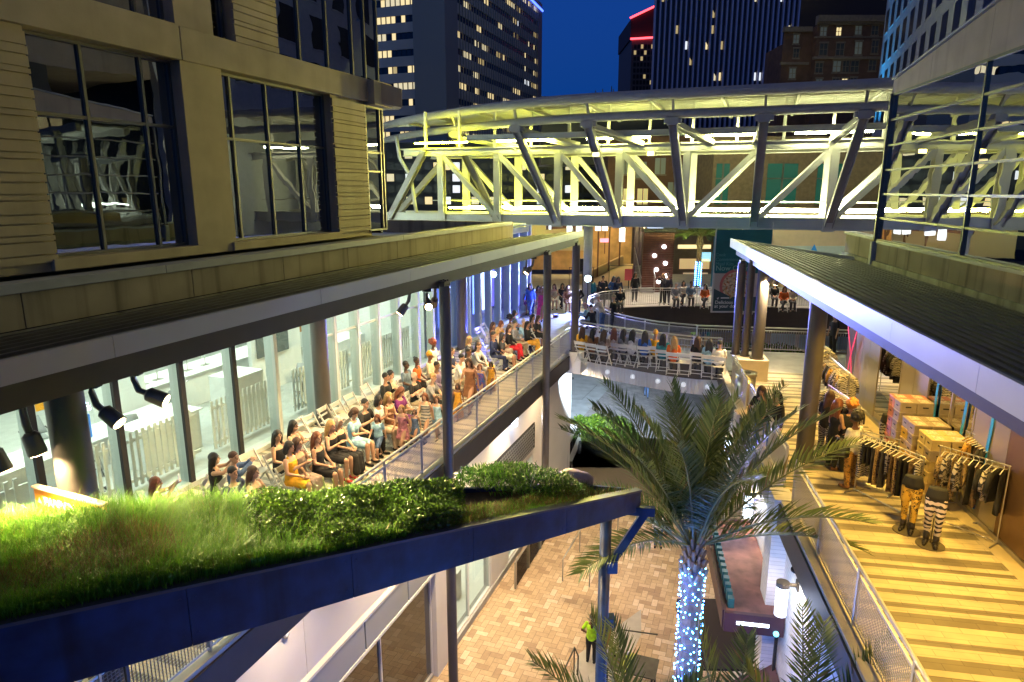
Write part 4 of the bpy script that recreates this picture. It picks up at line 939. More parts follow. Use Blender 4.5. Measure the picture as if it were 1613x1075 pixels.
for k, (x0, x1, y0, y1, c, e) in enumerate(((1068, 1120, 386, 392, (1, .8, .4), 1.2), (1100, 1120, 398, 412, (.4, .8, 1), 1.0), (1020, 1045, 358, 366, (.6, .75, 1), 1.6), (1008, 1016, 357, 365, (1, .7, .35), 6), (1070, 1118, 408, 424, (1, .66, .3), .5), (1075, 1115, 430, 452, (.9, .66, .4), .45))):
    m = MB(); slab(m, x0, x1, y0, y1, 61.9, .08); m.build('lit_sign' if k < 2 else 'window', emitm('far_light_%d' % k, c, e), bb)
# ground floor far under the ring
gb = thing('building', 'pale blue lit ground floor wall seen through the oval opening', 'building', (25, 60, 0))
m = MB(); slab(m, 1225, 1500, 500, 560, 60, 2); m.build('wall', mat('pale_blue_wall', (.42, .62, .70), .7), gb); m = MB(); slab(m, 1252, 1262, 505, 552, 59.8, .2); m.build('pilaster', M['white_paint'], gb)
gb = thing('building', 'brown and teal back wall on the ground seen through the oval opening', 'building', (15, 78, 0))
m = MB(); slab(m, 900, 1225, 470, 507, 82, 3); m.build('wall', mat('brown_back', (.30, .22, .15), .8), gb); m = MB(); slab(m, 1113, 1120, 505, 540, 66, .4); m.build('pilaster', mat('teal_paint', (.01, .16, .19)), gb)

# ================================================================== city towers
T1 = mat('tower_grey_panel', (.62, .52, .36), .6, .1, var=.08, vscale=.2); T1D = mat('tower_grey_core', (.30, .27, .20), .6)
t1 = thing('tower', 'grey office tower with lit ribbon windows and a blue roof line', 'tower', (150, 66, 0), 0, LM)
tc_, td_ = 65.5, 142.0
MB(LM).box(td_ + .4, 204, tc_ + .4, 120, 0, 66).build('core', DKW, t1)
m = MB(LM); m.box(135.6, 142.0, tc_ - 1.0, 72.0, 0, 72); m.build('corner_shaft', T1D, t1)
fl = 3.52
for k in range(19):
    z0 = 1.5 + k * fl
    m = MB(LM); m.box(td_, 204, tc_, tc_ + .4, z0 + 1.35, z0 + fl); m.build('spandrel', T1, t1)
    if z0 > 22: strip_row(t1, LM, td_ + .2, 203.8, z0 + .05, z0 + 1.35, tc_ + .25, 62, .24)
    m = MB(LM); m.box(td_ + .0, td_ + .4, 72.0, 100, z0 + 1.45, z0 + fl); m.build('spandrel', T1, t1)
    if z0 > 22: strip_row(t1, LM, 72.2, 99.8, z0 + .05, z0 + 1.45, td_ + .25, 22, .55, axis='y')
m = MB(LM)
for k in range(41): m.box(td_ + k * 1.55, td_ + k * 1.55 + .16, tc_ - .18, tc_, 2, 68)
m.build('fin', T1D, t1)
MB(LM).box(200.5, 204.1, tc_ - .3, tc_ + 20, 0, 68).build('end_pier', T1D, t1)
MB(LM).tube([(178, tc_ - .4, 67.6), (204.3, tc_ - .4, 66.2)], .28, 6).build('roof_light', emitm('blue_led', (.05, .10, 1), 6), t1)
# red lined tower far away
t2 = thing('tower', 'distant tower with glowing red lines along its roof', 'tower', pix(1006, 200, 260))
a, b = pix(991, 180, 260), pix(1060, 62, 260); top = pix(991, 28, 260).z
m = MB(); m.box(a.x, b.x, 260, 290, 0, b.z); m.build('lower_wall', mat('tower_brown', (.12, .09, .075), .7), t2)
m = MB(); m.prism([(a.x - .4, 261), (b.x, 261), (b.x, 290), (a.x - .4, 290)], b.z + .2, lambda x, y: top + (x - a.x) * .47); m.build('upper_wall', mat('tower_dark_red', (.05, .016, .014), .7), t2)
MB().tube([(a.x - .6, 259.6, b.z), (b.x, 259.6, b.z + .9)], .35, 6).build('red_line', emitm('red_led', (1, .06, .08), 5), t2); MB().tube([(a.x - .8, 260.6, top), (b.x, 260.6, top + (b.x - a.x) * .47)], .35, 6).build('red_line', emitm('red_led', (1, .06, .08)  , 5), t2)
for k in range(11):
    m = MB(); z = b.z - 3.2 - k * 2.05
    for j in range(7):
        m.cur = 1 if rt.random() < .10 else 0; x = a.x + .9 + j * 1.25
        m.quad((x, 259.95, z), (x + .85, 259.95, z), (x + .85, 259.95, z + 1.4), (x, 259.95, z + 1.4))
    m.build('window_strip', [DKW, LITS[2]], t2)
# dark ribbed tower
t3 = thing('tower', 'dark ribbed skyscraper with scattered lit windows', 'tower', pix(1130, 200, 180))
a, b = pix(1024, 200, 180), pix(1250, 200, 180)
MB().prism([(a.x, 180.6), (b.x, 180.6), (b.x * 1.19, 215), (a.x * 1.19 + .5, 215)], 0, 140).build('core', mat('tower_black', (.012, .012, .016), .4), t3)
nb = 29; bw = (b.x - a.x) / nb
for k in range(nb + 1):
    MB().box(a.x + k * bw - .18, a.x + k * bw + .18, 179.6, 180.6, 0, 140).build('rib', mat('tower_rib', (.46, .42, .50), .6), t3)
for k in range(nb):
    m = MB()
    for j in range(13):
        z = 38 + j * 3.7
        if z > 92: break
        lit = rt.random() < (.22 if j < 3 else .09); m.cur = rt.choices(range(4), (1, 2, 2, 2))[0] if lit else 4
        m.quad((a.x + k * bw + .35, 180.5, z), (a.x + (k + 1) * bw - .35, 180.5, z), (a.x + (k + 1) * bw - .35, 180.5, z + (1.9 if rt.random() < .7 else 1.0)), (a.x + k * bw + .35, 180.5, z + 1.9))
    m.build('window_strip', LITS + [DKW], t3)
# brown brick hotel block
t4 = thing('building', 'brown brick block with stone cornices and a few lit windows', 'building', pix(1310, 250, 92))
a, b = pix(1228, 200, 92), pix(1405, 200, 92); BR = mat('brown_brick', (.17, .085, .05), .85, var=.2, vscale=1.2); TR = mat('brown_stone', (.26, .19, .13), .8, var=.15)
z = lambda y: pix(1300, y, 92).z
MB().prism([(a.x, 93.2), (a.x + 3.8, 93.2), (a.x + 12, 110), (a.x * 1.19, 110)], 0, z(48)).build('side_wing', BR, t4); MB().box(a.x + 3.8, b.x + 8, 92, 110, 0, z(40)).build('wall', BR, t4)
MB().prism([(41.5, 104), (b.x + 8, 104), (b.x + 20, 125), (50.5, 125)], 0, z(-60)).build('tower_wing', mat('brown_dark', (.07, .045, .03), .9), t4)
for y0, y1, d in ((26, 36, .7), (36, 40, .4), (90, 94, .35), (58, 60, .15)): MB().box(a.x + 3.5, b.x + 8, 92 - d, 92.1, z(y1), z(y0)).build('cornice', TR, t4)
for y0, y1, d in ((40, 48, .5), (96, 100, .3)): MB().box(a.x - .2, a.x + 3.5, 93.2 - d, 93.3, z(y1), z(y0)).build('cornice', TR, t4)
m = MB()
for k in range(60): m.box(a.x + 3.6 + k * .32, a.x + 3.75 + k * .32, 91.5, 91.62, z(39), z(36))
m.build('dentils', TR, t4)
PANE = mat('dim_pane', (.10, .10, .095), .25)
for (x, y, w2, h2) in [(1254, 62, 9, 12), (1254, 84, 9, 12), (1248, 116, 10, 14), (1297, 50, 10, 12), (1297, 78, 12, 16), (1323, 78, 12, 16), (1321, 50, 8, 11), (1352, 48, 10, 12), (1352, 76, 11, 17), (1378, 48, 10, 12), (1378, 74, 10, 17), (1290, 107, 11, 13), (1318, 105, 12, 15), (1332, 105, 10, 15), (1346, 105, 12, 15), (1374, 103, 11, 14), (1290, 130, 10, 9), (1316, 130, 10, 10), (1330, 130, 9, 10), (1344, 129, 10, 10), (1250, 140, 10, 9)]:
    yy = 92 if x > 1270 else 93.2; c = pix(x, y, yy); sx = w2 / 2 * .0855; sz = h2 / 2 * .0855
    m = MB(); m.box(c.x - sx - .12, c.x + sx + .12, yy - .1, yy - .02, c.z - sz - .25, c.z - sz - .08); m.box(c.x - sx - .1, c.x + sx + .1, yy - .12, yy - .02, c.z + sz + .02, c.z + sz + .22)
    for dx in (-sx, 0, sx): m.box(c.x + dx - .035, c.x + dx + .035, yy - .06, yy - .02, c.z - sz - .08, c.z + sz + .02)
    m.box(c.x - sx, c.x + sx, yy - .05, yy - .02, c.z - .03, c.z + .03)
    f = m.build('window', TR, t4); lit = (x, y) in ((1321, 50), (1330, 130)); dim = rt.random() < .4
    g_ = MB(); g_.quad((c.x - sx, yy - .015, c.z - sz), (c.x + sx, yy - .015, c.z - sz), (c.x + sx, yy - .015, c.z + sz), (c.x - sx, yy - .015, c.z + sz)); g_.build('pane', LITS[0] if lit else (mat('dim_curtain', (.30, .32, .28), .6, emit=(.5, .55, .4), es=.05) if dim else PANE), f)
# shops seen through the right part of the sky bridge
t6 = thing('building', 'stone block with green glazed windows seen through the sky bridge', 'building', (20, 55, 8))
m = MB(); slab(m, 1118, 1430, 215, 345, 56, 8); m.build('wall', mat('dusk_stone', (.24, .17, .11), .8, var=.2), t6)
for x0, x1 in ((1125, 1150), (1205, 1258), (1283, 1330)):
    m = MB(); a_, b_ = slab(m, x0, x1, 258, 322, 55.9, .05); o = m.build('window', mat('green_pane', (.02, .09, .07), .2, emit=(.03, .30, .22), es=.16), t6)
    m = MB(); m.box((a_.x + b_.x) / 2 - .06, (a_.x + b_.x) / 2 + .06, 55.82, 55.9, a_.z, b_.z); m.box(a_.x, b_.x, 55.84, 55.9, a_.z + 2.0, a_.z + 2.1); m.build('frame', M['frame'], o)
t7 = thing('building', 'brown block with a few warm windows seen through the middle of the sky bridge', 'building', (11, 66, 0))
m = MB(); slab(m, 955, 1120, 215, 345, 66, 8); m.build('wall', BR, t7)
for (x, y, e) in ((1010, 268, 0), (985, 262, 0), (990, 310, 1), (1012, 310, 1), (1060, 300, 0), (1040, 262, 0), (1082, 310, 0)):
    c = pix(x, y, 65.95); m = MB(); m.box(c.x - .5, c.x + .5, 65.9, 65.98, c.z - .75, c.z + .75); o = m.build('window', LITS[2] if e else mat('dim_curtain', (.3, .32, .28)), t7); m = MB(); m.box(c.x - .04, c.x + .04, 65.84, 65.9, c.z - .75, c.z + .75); m.box(c.x - .6, c.x + .6, 65.8, 65.98, c.z - .9, c.z - .76); m.build('frame', TR, o)
t8 = thing('building', 'dark glazed office block seen through the left part of the sky bridge', 'building', (-8, 90, 0))
m = MB(); slab(m, 560, 955, 225, 380, 95, 8); m.build('wall', mat('dark_block', (.03, .035, .045), .5), t8)
for k in range(5):
    m = MB(); z_ = pix(700, 322 - k * 18, 94.9).z; x_ = pix(610, 300, 94.9).x
    for j in range(22):
        m.cur = rt.choice((0, 1, 3)) if rt.random() < .16 else 4; m.quad((x_ + j * 1.3, 94.9, z_), (x_ + j * 1.3 + 1, 94.9, z_), (x_ + j * 1.3 + 1, 94.9, z_ + 1), (x_ + j * 1.3, 94.9, z_ + 1))
    m.build('window_strip', LITS + [DKW], t8)
# blue lit facade on the right
t5 = thing('tower', 'blue floodlit facade with slanting rows of tall windows above the right building', 'tower', (70, -11.2, 0), 0, LM)
TB = mat('white_facade', (.62, .64, .66), .7, var=.05)
MB(LM).box(30, 89.3, -11.7, -11.35, 0, 62).build('wall', TB, t5); MB(LM).box(30, 89.3, -30, -11.75, 0, 61).build('core', DKW, t5)
for r in range(7):
    z0 = 21.2 + r * 3.3
    for k in range(16):
        s = 86.6 - k * 3.55 + (.9 if r % 2 else 0)
        if s < 34: continue
        m = MB(LM); m.box(s - 1.0, s + 1.0, -11.349, -11.30, z0 - .1, z0); o = m.build('window', TB, t5)
        m = MB(LM); m.quad((s - .95, -11.33, z0), (s + .95, -11.33, z0), (s + .95, -11.33, z0 + 2.3), (s - .95, -11.33, z0 + 2.3)); m.cur = 0; m.build('pane', DKW, o)
lamp('flood_lamp', 'SPOT', Lw(89, -9.0, 20), 7000, (.02, .42, 1.0), t5, Lw(80, -11.3, 33), angle=75, blend=.8, radius=.5)
fl_ = thing('flood_light', 'small glowing floodlight at the foot of the blue lit facade', 'floodlight', pix(1399, 128, 60)); p = pix(1399, 128, 60)
m = MB(); m.ball(p, .22); m.build('bulb', emitm('flood_bulb', (1, .8, .6), 14), fl_, True); MB().box(p.x - .2, p.x + .2, p.y + .1, p.y + .5, p.z - .3, p.z - .1).build('body', M['black'], fl_)
# low dark roof edge and aerials behind the sky bridge
rf_ = thing('rooftop', 'dark rooftop with aerials behind the sky bridge roof', 'rooftop', pix(960, 160, 75)); m = MB(); slab(m, 852, 1060, 152, 260, 75, 6); m.build('roof_edge', mat('tower_black', (.012, .012, .016)), rf_)
for x, h in ((938, 10), (949, 12), (963, 16), (966, 12)):
    a = pix(x, 154, 74.5); MB().tube([(a.x, 74.5, a.z - .5), (a.x, 74.5, a.z + h * .07)], .05, 6).build('aerial', M['black'], rf_)
# ================================================================== people
def remesh(mb, voxel=.014, smooth=6, name='body'):
    me = bpy.data.meshes.new('tmp'); me.from_pydata(mb.v, [], mb.f); me.update()
    o = bpy.data.objects.new('tmp', me); COL.objects.link(o)
    r = o.modifiers.new('r', 'REMESH'); r.mode = 'VOXEL'; r.voxel_size = voxel
    if smooth:
        s = o.modifiers.new('s', 'SMOOTH'); s.iterations = smooth; s.factor = .5
    dg = bpy.context.evaluated_depsgraph_get(); dg.update()
    out = bpy.data.meshes.new_from_object(o.evaluated_get(dg)); out.name = name
    bpy.data.objects.remove(o); bpy.data.meshes.remove(me)
    out.polygons.foreach_set('use_smooth', [True] * len(out.polygons))
    out.materials.clear(); out.materials.append(None)
    return out
V = Vector
def limb(mb, pts, rs, n=10, sub=3):
    """tapered limb with round joints"""
    P = [V(p) for p in pts]
    for i in range(len(P) - 1):
        mb.tube([P[i].lerp(P[i + 1], k / sub) for k in range(sub + 1)], [rs[i] + (rs[i + 1] - rs[i]) * k / sub for k in range(sub + 1)], n)
    for p, r in zip(P, rs): mb.ball(p, r * 1.0, n=n, m=6)
def torso_rings(J, grow=0.0, top=True, low=True, wscale=1.0):
    """rings from hip to neck base along the spine, ellipse in the body's own side/front axes"""
    sd = J['side']; hip, mid, ch, shc = J['hip'], J['waist'], J['chest'], J['shc']
    spec = []
    if low: spec.append((hip - J['up'] * .08, .150, .10)); spec.append((hip, .168 * wscale, .118))
    spec += [(hip.lerp(mid, .5), .158 * wscale, .112), (mid, .138 * wscale, .100), (mid.lerp(ch, .5), .150 * wscale, .108), (ch, .165 * wscale, .115), (ch.lerp(shc, .6), .160, .100), (shc, .120, .075)]
    if top: spec.append((shc + J['up'] * .035, .065, .058))
    rings = []
    for i, (c, a, b) in enumerate(spec):
        f = sd.cross(J['up']).normalized() * -1
        f = J['up'].cross(sd).normalized()
        rings.append([c + sd * (a + grow) * math.cos(t) + f * (b + grow) * math.sin(t) for t in [2 * math.pi * k / 16 for k in range(16)]])
    return rings
def skeleton(pose, sex='f', seed=0):
    """joints in metres, the figure faces +x, its left is +y; origin on the floor under the hips (seat height .45)"""
    rd = random.Random(seed); J = {}; k = .95 if sex == 'f' else 1.0
    sit = pose.startswith('sit')
    lean = {'sit': -.05, 'sit_clap': .02, 'sit_cross': -.06, 'sit_phone': .08, 'sit_fwd': .22, 'sit_legs': -.03, 'sit_talk': .06}.get(pose, .0)
    lean += rd.uniform(-.04, .04)
    if sit: hip = V((0, 0, .54))
    elif pose == 'kneel': hip = V((0, 0, .32)); lean = .2
    else: hip = V((0, 0, .93 * k))
    if pose == 'walk': lean = .04
    if pose == 'lean': lean = .35
    up = V((math.sin(lean), 0, math.cos(lean))); side = V((0, 1, 0))
    yaw = rd.uniform(-.15, .15) if sit else 0
    side = V((-math.sin(yaw), math.cos(yaw), 0))
    J['hip'] = hip; J['up'] = up; J['side'] = side
    J['waist'] = hip + up * .20 * k; J['chest'] = hip + up * .36 * k; J['shc'] = hip + up * .50 * k
    J['neck'] = hip + up * .565 * k; 
    look = rd.uniform(-.5, .5); nod = {'sit_phone': .45, 'lean': .3, 'sit_fwd': .2, 'kneel': .5}.get(pose, rd.uniform(-.05, .2))
    J['look'] = (look if pose not in ('photo',) else 0, nod)
    J['head'] = J['neck'] + up * .05 * k + V((.02 + .03 * nod, 0, .125 * k))
    sw = (.165 if sex == 'f' else .190)
    fw = up.cross(side) * -1; fw = side.cross(up)
    J['fw'] = fw
    for s, nm in ((1, 'L'), (-1, 'R')):
        sh = J['shc'] + side * s * sw - up * .01; J['sh' + nm] = sh
        if pose in ('sit', 'sit_legs', 'sit_talk'):
            el = sh + V((.06, s * .06, -.25)); wr = hip + V((.26 + .04 * (s > 0), s * .07, .13)); 
            if pose == 'sit_talk' and s > 0: wr = sh + V((.24, -.06, -.12))
        elif pose == 'sit_clap': el = sh + V((.10, s * .09, -.22)); wr = sh + V((.28, -s * (sw - .035), -.10))
        elif pose == 'sit_cross': el = sh + V((.07, s * .07, -.24)); wr = J['chest'] + V((.17, -s * .10, -.04 - .03 * s))
        elif pose == 'sit_phone': el = sh + V((.10, s * .04, -.24)); wr = sh + V((.32, -s * (sw - .05), -.20))
        elif pose == 'sit_fwd': el = sh + V((.16, s * .06, -.22)); wr = hip + V((.42, s * .06, .15))
        elif pose in ('photo', 'sit_photo'): el = sh + V((.20, s * .05, .02)); wr = sh + V((.36, -s * (sw - .05), .20))
        elif pose == 'walk':
            el = sh + V((-.10 * s, s * .05, -.26)); wr = el + V((.06 - .10 * s, s * .01, -.22))
        elif pose == 'hold': el = sh + V((.03, s * .06, -.27)); wr = el + V((.22, -s * .08, .02))
        elif pose == 'lean': el = sh + V((.12, s * .08, -.22)); wr = el + V((.18, -s * .06, -.12))
        elif pose == 'hips': el = sh + V((-.05, s * .14, -.24)); wr = hip + V((.04, s * .15, .08))
        elif pose == 'kneel': el = sh + V((.12, s * .06, -.24)); wr = el + V((.20, -s * .06, .05))
        else: el = sh + V((.0, s * .06, -.28 * k)); wr = el + V((.07, s * .01, -.24 * k))
        J['el' + nm] = el; J['wr' + nm] = wr
        hp = hip + side * s * .09 - up * .03; J['hp' + nm] = hp
        if sit:
            kn = V((.46, s * .09 + rd.uniform(-.03, .03), .50)); an = V((.47 + rd.uniform(-.05, .06), s * .10, .09)); 
            if pose == 'sit_legs' and s > 0: kn = V((.45, .02, .62)); an = V((.60, -.14, .24))
            if pose == 'sit_legs' and s < 0: kn = V((.45, -.06, .50)); an = V((.42, -.04, .09))
        elif pose == 'walk': kn = hp + V((.13 + .17 * s, 0, -.42)); an = kn + V((-.16 + .12 * s, 0, -.40)); an.z = max(an.z, .085)
        elif pose == 'kneel': kn = V((.30, s * .12, .32 if s > 0 else .08)); an = V((.30 if s > 0 else -.08, s * .12, .08))
        elif pose == 'lean': kn = V((.03, s * .12, .49)); an = V((-.02, s * .12, .085))
        else: kn = V((.02, s * .10, .49 * k)); an = V((-.02, s * .105, .085))
        J['kn' + nm] = kn; J['an' + nm] = an
        d = V((1, s * .18, 0)).normalized()
        if pose == 'sit_legs' and s > 0: d = V((.85, -.1, -.5)).normalized()
        J['ft' + nm] = an + d * .15 + V((0, 0, -.045))
    return J
def hand(mb, wr, el, closed=.4, s=1, phone=False):
    d = (wr - el).normalized(); sd = d.cross(V((0, 0, 1)))
    if sd.length < .2: sd = V((0, s, 0))
    sd.normalize(); pal = sd.cross(d)
    mb.tube([wr, wr + d * .045, wr + d * .085], [.024, .034, .030], 8)
    for i, L_ in enumerate((.062, .074, .078, .066)):
        r = wr + d * .082 + sd * (-.027 + .018 * i) * s
        k1 = r + (d * math.cos(closed) - pal * math.sin(closed)) * L_ * .5; k2 = k1 + (d * math.cos(closed * 2.2) - pal * math.sin(closed * 2.2)) * L_ * .5
        mb.tube([r, k1, k2], [.0095, .009, .0075], 6)
    th = wr + d * .03 - sd * .028 * s; t1 = th + (d * .6 - sd * .7 * s - pal * .2).normalized() * .035; t2 = t1 + (d * .9 - pal * .3).normalized() * .03
    mb.tube([th, t1, t2], [.012, .010, .008], 6)
def rot_head(J, p):
    """a point in head space (x front) to body space"""
    look, nod = J['look']; q_ = Matrix.Rotation(look, 3, 'Z') @ Matrix.Rotation(nod, 3, 'Y')
    return J['head'] + q_ @ V(p)
PCACHE = {}
def template(pose, outfit, hair, sex, seed):
    key = (pose, outfit, hair, sex, seed)
    if key in PCACHE: return PCACHE[key]
    J = skeleton(pose, sex, seed); parts = {}
    vx = .0135
    b = MB(); m = 1.0 if sex == 'm' else .88
    b.ring(torso_rings(J)); limb(b, [J['shc'], J['neck'] + J['up'] * .02, J['head'] - V((0, 0, .06))], [.068, .050 * m, .046], 10)
    # head: skull, jaw, nose, ears, brow
    b.ball(rot_head(J, (-.008, 0, .025)), .096, .076, .103, 14, 9); b.ball(rot_head(J, (.022, 0, -.045)), .066, .056, .070, 12, 7)
    b.ball(rot_head(J, (.060, 0, -.088)), .028, .030, .022, 8, 5); b.tube([rot_head(J, (.086, 0, .025)), rot_head(J, (.112, 0, -.022))], [.009, .017], 6)
    for s in (1, -1): b.ball(rot_head(J, (-.005, s * .078, -.005)), .022, .012, .032, 8, 5)
    for s, nm in ((1, 'L'), (-1, 'R')):
        limb(b, [J['sh' + nm], J['el' + nm], J['wr' + nm]], [.056 * m, .043 * m, .029 * m], 9, 4)
        hand(b, J['wr' + nm], J['el' + nm], .9 if 'photo' in pose or 'phone' in pose else .45, s)
        limb(b, [J['hp' + nm], J['hp' + nm].lerp(J['kn' + nm], .5), J['kn' + nm], J['kn' + nm].lerp(J['an' + nm], .35), J['an' + nm]], [.092, .080, .058, .058, .038], 10, 3)
        limb(b, [J['an' + nm], J['an' + nm].lerp(J['ft' + nm], .55) - V((0, 0, .012)), J['ft' + nm]], [.040, .036, .026], 8, 2)
    parts['body'] = remesh(b, vx, 3, 'body')
    e = MB()
    for s in (1, -1): e.ball(rot_head(J, (.083, s * .031, .018)), .011, .014, .009, 8, 5); e.beam(rot_head(J, (.088, s * .016, .042)), rot_head(J, (.078, s * .048, .044)), .008, .008)
    parts['eyes'] = e
    mo = MB(); mo.ball(rot_head(J, (.084, 0, -.060)), .010, .024, .008, 8, 5); parts['mouth'] = mo
    # hair
    if hair != 'bald':
        h = MB()
        if hair == 'short': h.ball(rot_head(J, (-.018, 0, .045)), .099, .084, .098, 14, 8)
        elif hair in ('long', 'tail', 'bob'):
            h.ball(rot_head(J, (-.020, 0, .040)), .104, .090, .106, 14, 8)
            n = 3 if hair != 'bob' else 1
            ln = {'long': .36, 'tail': .42, 'bob': .18}[hair]
            for s in ((-1, -.4, .4, 1) if hair != 'tail' else (0, .15)):
                p0 = rot_head(J, (-.05, s * .055, .03)); p1 = rot_head(J, (-.075, s * .075, -.08)); p2 = p1 + V((-.02, s * .015, -ln * .5)); p3 = p1 + V((.0, s * .02, -ln))
                if hair == 'bob': limb(h, [p0, p1, p1 + V((.01, 0, -.05))], [.055, .050, .035], 8, 2)
                else: limb(h, [p0, p1, p2, p3], [.055, .050, .042, .022], 8, 3)
            for s in (1, -1):
                if hair != 'tail': limb(h, [rot_head(J, (.03, s * .072, .05)), rot_head(J, (.0, s * .086, -.05)), rot_head(J, (-.01, s * .088, -.12))], [.024, .026, .018], 8, 2)
        elif hair == 'afro': 
            h.ball(rot_head(J, (-.025, 0, .06)), .135, .135, .125, 14, 8)
            rd = random.Random(5)
            for k in range(30):
                a = rd.uniform(0, 6.28); z = rd.uniform(-.3, 1); q_ = math.sqrt(max(0, 1 - z * z)); h.ball(rot_head(J, (-.035 + .12 * q_ * math.cos(a) * (.6 if math.cos(a) > 0 else 1), .13 * q_ * math.sin(a), .06 + .12 * z)), .035, n=6, m=4)
        elif hair == 'turban':
            h.ball(rot_head(J, (-.015, 0, .075)), .112, .100, .092, 14, 8); h.ball(rot_head(J, (-.02, 0, .15)), .06, .06, .045, 10, 6)
        elif hair == 'cap':
            h.ball(rot_head(J, (-.012, 0, .060)), .102, .088, .078, 14, 8); h.ball(rot_head(J, (.09, 0, .055)), .065, .060, .012, 12, 5)
        elif hair == 'bun': h.ball(rot_head(J, (-.020, 0, .042)), .100, .085, .098, 14, 8); h.ball(rot_head(J, (-.10, 0, .10)), .05, n=10, m=6)
        parts['hair'] = remesh(h, .013, 2, 'hair')
    # clothing
    long_sl = outfit in ('suit', 'shirt'); sleeve = {'suit': 1.0, 'shirt': .95, 'tee': .45, 'tank': 0, 'dress': 0.0, 'dress_sl': .4, 'long_dress': 0.0}.get(outfit.split('+')[0], .45)
    t = MB(); g = .014 if outfit.split('+')[0] != 'suit' else .028
    is_dress = 'dress' in outfit
    rings = torso_rings(J, g, top=False, low=True)
    if outfit.split('+')[0] in ('tank', 'dress', 'long_dress'): rings = rings[:-1]
    t.ring(rings)
    if sleeve > 0:
        for s, nm in ((1, 'L'), (-1, 'R')):
            P = [J['sh' + nm], J['el' + nm], J['wr' + nm]]
            if sleeve <= .5: limb(t, [P[0], P[0].lerp(P[1], sleeve * 1.5)], [.070 * m, .062 * m], 9, 2)
            else: limb(t, [P[0], P[1], P[1].lerp(P[2], (sleeve - .5) * 1.9)], [.070 * m, .056 * m, .043 * m], 9, 3)
    else:
        for s in (1, -1): limb(t, [J['chest'] + J['side'] * s * .09 + J['fw'] * .07, J['shc'] + J['side'] * s * .09 + J['up'] * .045, J['chest'] + J['side'] * s * .09 - J['fw'] * .07], [.022, .022, .022], 6, 3)
    sit = pose.startswith('sit')
    if is_dress:
        ln = .98 if outfit == 'long_dress' else .62
        if sit:
            kl, kr = J['knL'], J['knR']; hp = J['hip']
            for s, nm in ((1, 'L'), (-1, 'R')): limb(t, [J['hp' + nm], J['hp' + nm].lerp(J['kn' + nm], min(1, ln * 1.3))], [.115, .088], 10, 3)
            limb(t, [hp, hp.lerp((kl + kr) / 2, min(1, ln * 1.3))], [.12, .08], 10, 3)
            if outfit == 'long_dress':
                for nm in 'LR': limb(t, [J['kn' + nm], J['kn' + nm].lerp(J['an' + nm], .8)], [.085, .10], 10, 3)
                limb(t, [(kl + kr) / 2, (J['anL'] + J['anR']) / 2 + V((0, 0, .1))], [.09, .11], 10, 3)
        else:
            zb = .12 if outfit == 'long_dress' else .52; hp = J['hip']; rr = []
            for k in range(6):
                f = k / 5; z = hp.z - .02 - (hp.z - zb) * f; rad = .185 + (.11 if outfit == 'long_dress' else .07) * f
                rr.append([V((hp.x + (rad * .78 + .012 * math.sin(5 * a)) * math.cos(a), (rad + .012 * math.cos(6 * a)) * math.sin(a), z)) for a in [2 * math.pi * q_ / 18 for q_ in range(18)]])
            t.ring(rr)
    parts['dress' if is_dress else 'top'] = remesh(t, vx, 3, 'dress' if is_dress else 'top')
    if not is_dress:
        p = MB(); low = outfit.split('+')[1] if '+' in outfit else 'trousers'
        p.ring(torso_rings(J, .010, False, True)[:3])
        for nm in 'LR':
            hp, kn, an = J['hp' + nm], J['kn' + nm], J['an' + nm]
            if low == 'shorts': limb(p, [hp, hp.lerp(kn, .75)], [.108, .090], 10, 3)
            elif low == 'skirt':
                limb(p, [hp, hp.lerp(kn, .8)], [.11, .088], 10, 3); limb(p, [J['hip'], J['hip'].lerp((J['knL'] + J['knR']) / 2, .8)], [.11, .08], 10, 3)
            else: limb(p, [hp, hp.lerp(kn, .5), kn, kn.lerp(an, .5), an.lerp(kn, .03)], [.106, .094, .074, .066, .054], 10, 3)
        parts['shorts' if low == 'shorts' else ('skirt' if low == 'skirt' else 'trousers')] = remesh(p, vx, 3, 'trousers')
    for nm in 'LR':
        s_ = MB(); an, ft = J['an' + nm], J['ft' + nm]
        limb(s_, [an - V((.035, 0, .03)), an.lerp(ft, .5) - V((0, 0, .024)), ft - V((0, 0, .006))], [.044, .044, .034], 8, 2)
        parts['shoe_' + nm] = s_
    for k in list(parts):
        if isinstance(parts[k], MB):
            q_ = parts[k]; me = bpy.data.meshes.new(k); me.from_pydata(q_.v, [], q_.f); me.polygons.foreach_set('use_smooth', [True] * len(me.polygons)); me.materials.append(None); parts[k] = me
    PCACHE[key] = (parts, J)
    return PCACHE[key]
SKIN = {'fair': (.62, .38, .26), 'light': (.55, .33, .21), 'tan': (.40, .21, .12), 'brown': (.20, .095, .05), 'dark': (.09, .042, .025)}
HAIR = {'black': (.012, .010, .009), 'brown': (.06, .028, .014), 'auburn': (.16, .05, .018), 'red': (.20, .04, .02), 'blonde': (.42, .25, .09), 'grey': (.38, .35, .31), 'yellow': (.75, .36, .02), 'orange': (.62, .25, .04), 'cap_white': (.75, .75, .72), 'cap_tan': (.35, .28, .18)}
